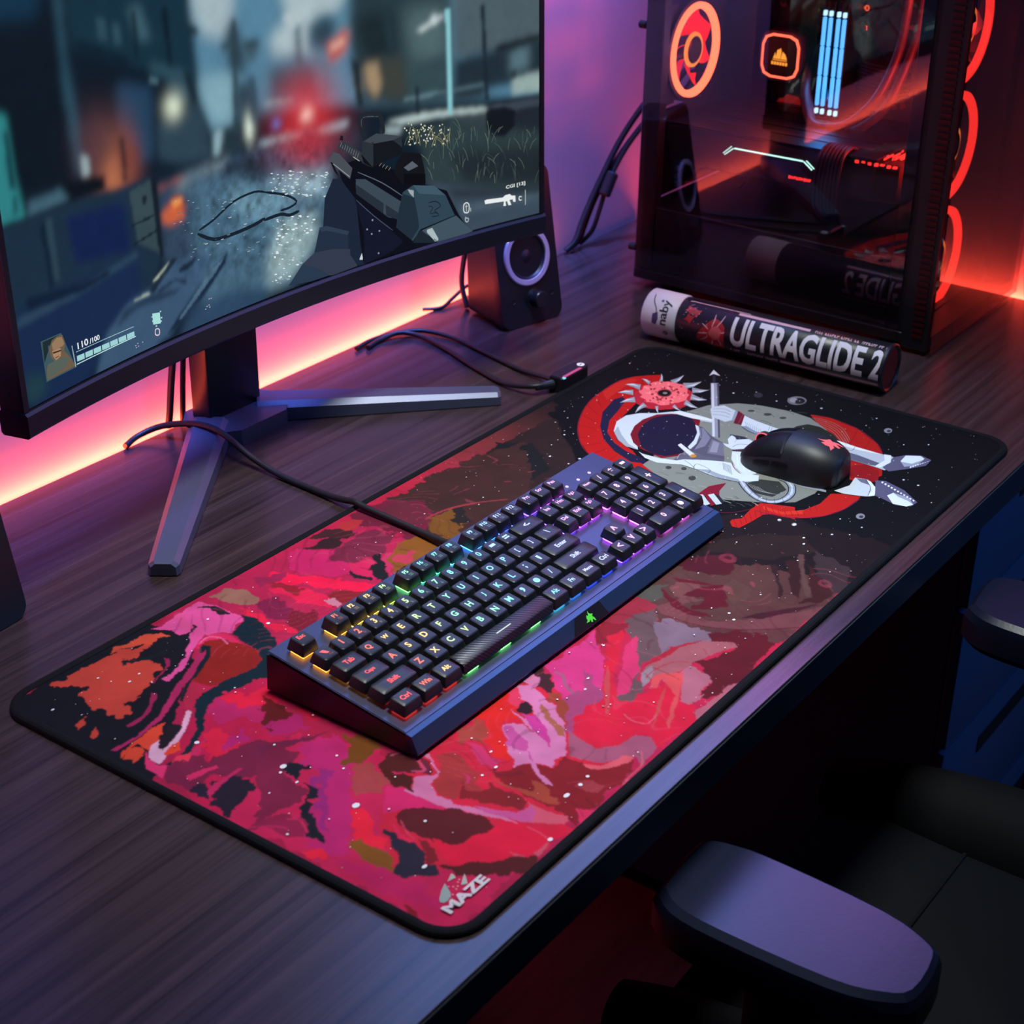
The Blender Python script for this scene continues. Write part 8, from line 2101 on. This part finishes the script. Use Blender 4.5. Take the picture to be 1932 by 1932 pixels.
area('under_desk_fill',(-.2,.688,-.05),(-.2,.4,-.75),1.6,.01,UND_P,(1,.05,.06))  # added red fill for the strip's spill onto the floor
area('violet_wall_fill',(-.1,.60,1.25),(-.1,.70,.30),2.2,.08,WALLFILL_P,(.13,.24,1),24)  # added lamp out of view, gives the wall its violet tone
area('behind_monitor_fill',(.0,.60,.33),(.0,.70,.20),.5,.12,BACK_P,(.36,.18,1),150)  # added violet fill hidden by the monitor, tints the wall below it
area('blue_sheen_fill',(.56,.695,1.07),(.56,0,1.07),.58,.36,SHEEN_P[0],(.16,.38,1))  # added unseen lamp, mirrored as the blue streak on the desk edge
area('blue_sheen_fill',(.868,.58,.97),(0,.58,.97),.22,.42,SHEEN_P[1],(.20,.36,1))  # second added lamp out of view, carries the blue streak on
area('violet_sheen_fill',(.868,.325,.82),(0,.325,.82),.34,.32,SHEEN_P[2],(.13,.25,1))  # unseen lamp added for the sheen on armrest and desk edge
area('magenta_sheen_fill',(.868,.35,.575),(0,.35,.575),.32,.21,SHEEN_P[3],(1,.18,.55))  # unseen lamp added to turn the edge streak magenta
area('mat_fill',(-.02,.15,1.75),(0.0,.20,0),.55,.35,MATFILL_P,(.94,1,.94),50)  # added overhead fill out of view, aimed to light the mat
area('blue_room_fill',(.80,-1.10,.75),(.1,.0,0.0),.5,.5,ROOM_P,(.10,.36,1))  # added blue fill out of view, for cabinet, armrest and keyboard bezel
area('memory_lamp',(.772,.396,.262),(.60,.40,.20),.03,.10,.10,(.06,.35,1))
area('case_lamp',(.70,.221,.21),(.72,.40,.17),.09,.09,CASE_P*.6,(1,.04,.03))
area('case_lamp',(.72,.225,.36),(.74,.45,.2),.10,.10,CASE_P,(1,.04,.03))
wd=bpy.data.worlds.new('dim_room'); SC.world=wd; wd.use_nodes=True; bg=wd.node_tree.nodes['Background']; bg.inputs[0].default_value=(.16,.2,1,1); bg.inputs[1].default_value=.010
# ================================================================== camera
f=3181.147059258061; R=RCAM
cam=bpy.data.cameras.new('camera'); cam.sensor_width=36; cam.lens=f/1932*36; cam.clip_start=.05
co=bpy.data.objects.new('camera',cam); COL.objects.link(co)
r0,r1,r2=[Vector(v) for v in R]
co.matrix_world=Matrix.Translation((-1.06198,-.47566,.70039))@Matrix((r0,-r1,-r2)).transposed().to_4x4()
cam.dof.use_dof=True; cam.dof.focus_distance=1.42; cam.dof.aperture_fstop=11
SC.camera=co
# lift the whole laid-out scene so that the floor is at z = 0
for o in SC.objects:
    if o.parent is None: o.matrix_world=Matrix.Translation((0,0,DESK))@o.matrix_basis
vs=SC.view_settings; vs.view_transform='Standard'; vs.look='None'; vs.exposure=0; vs.gamma=1; vs.use_curve_mapping=False
SC.cycles.use_denoising=True; SC.cycles.max_bounces=8; SC.cycles.transparent_max_bounces=12; SC.cycles.sample_clamp_indirect=4
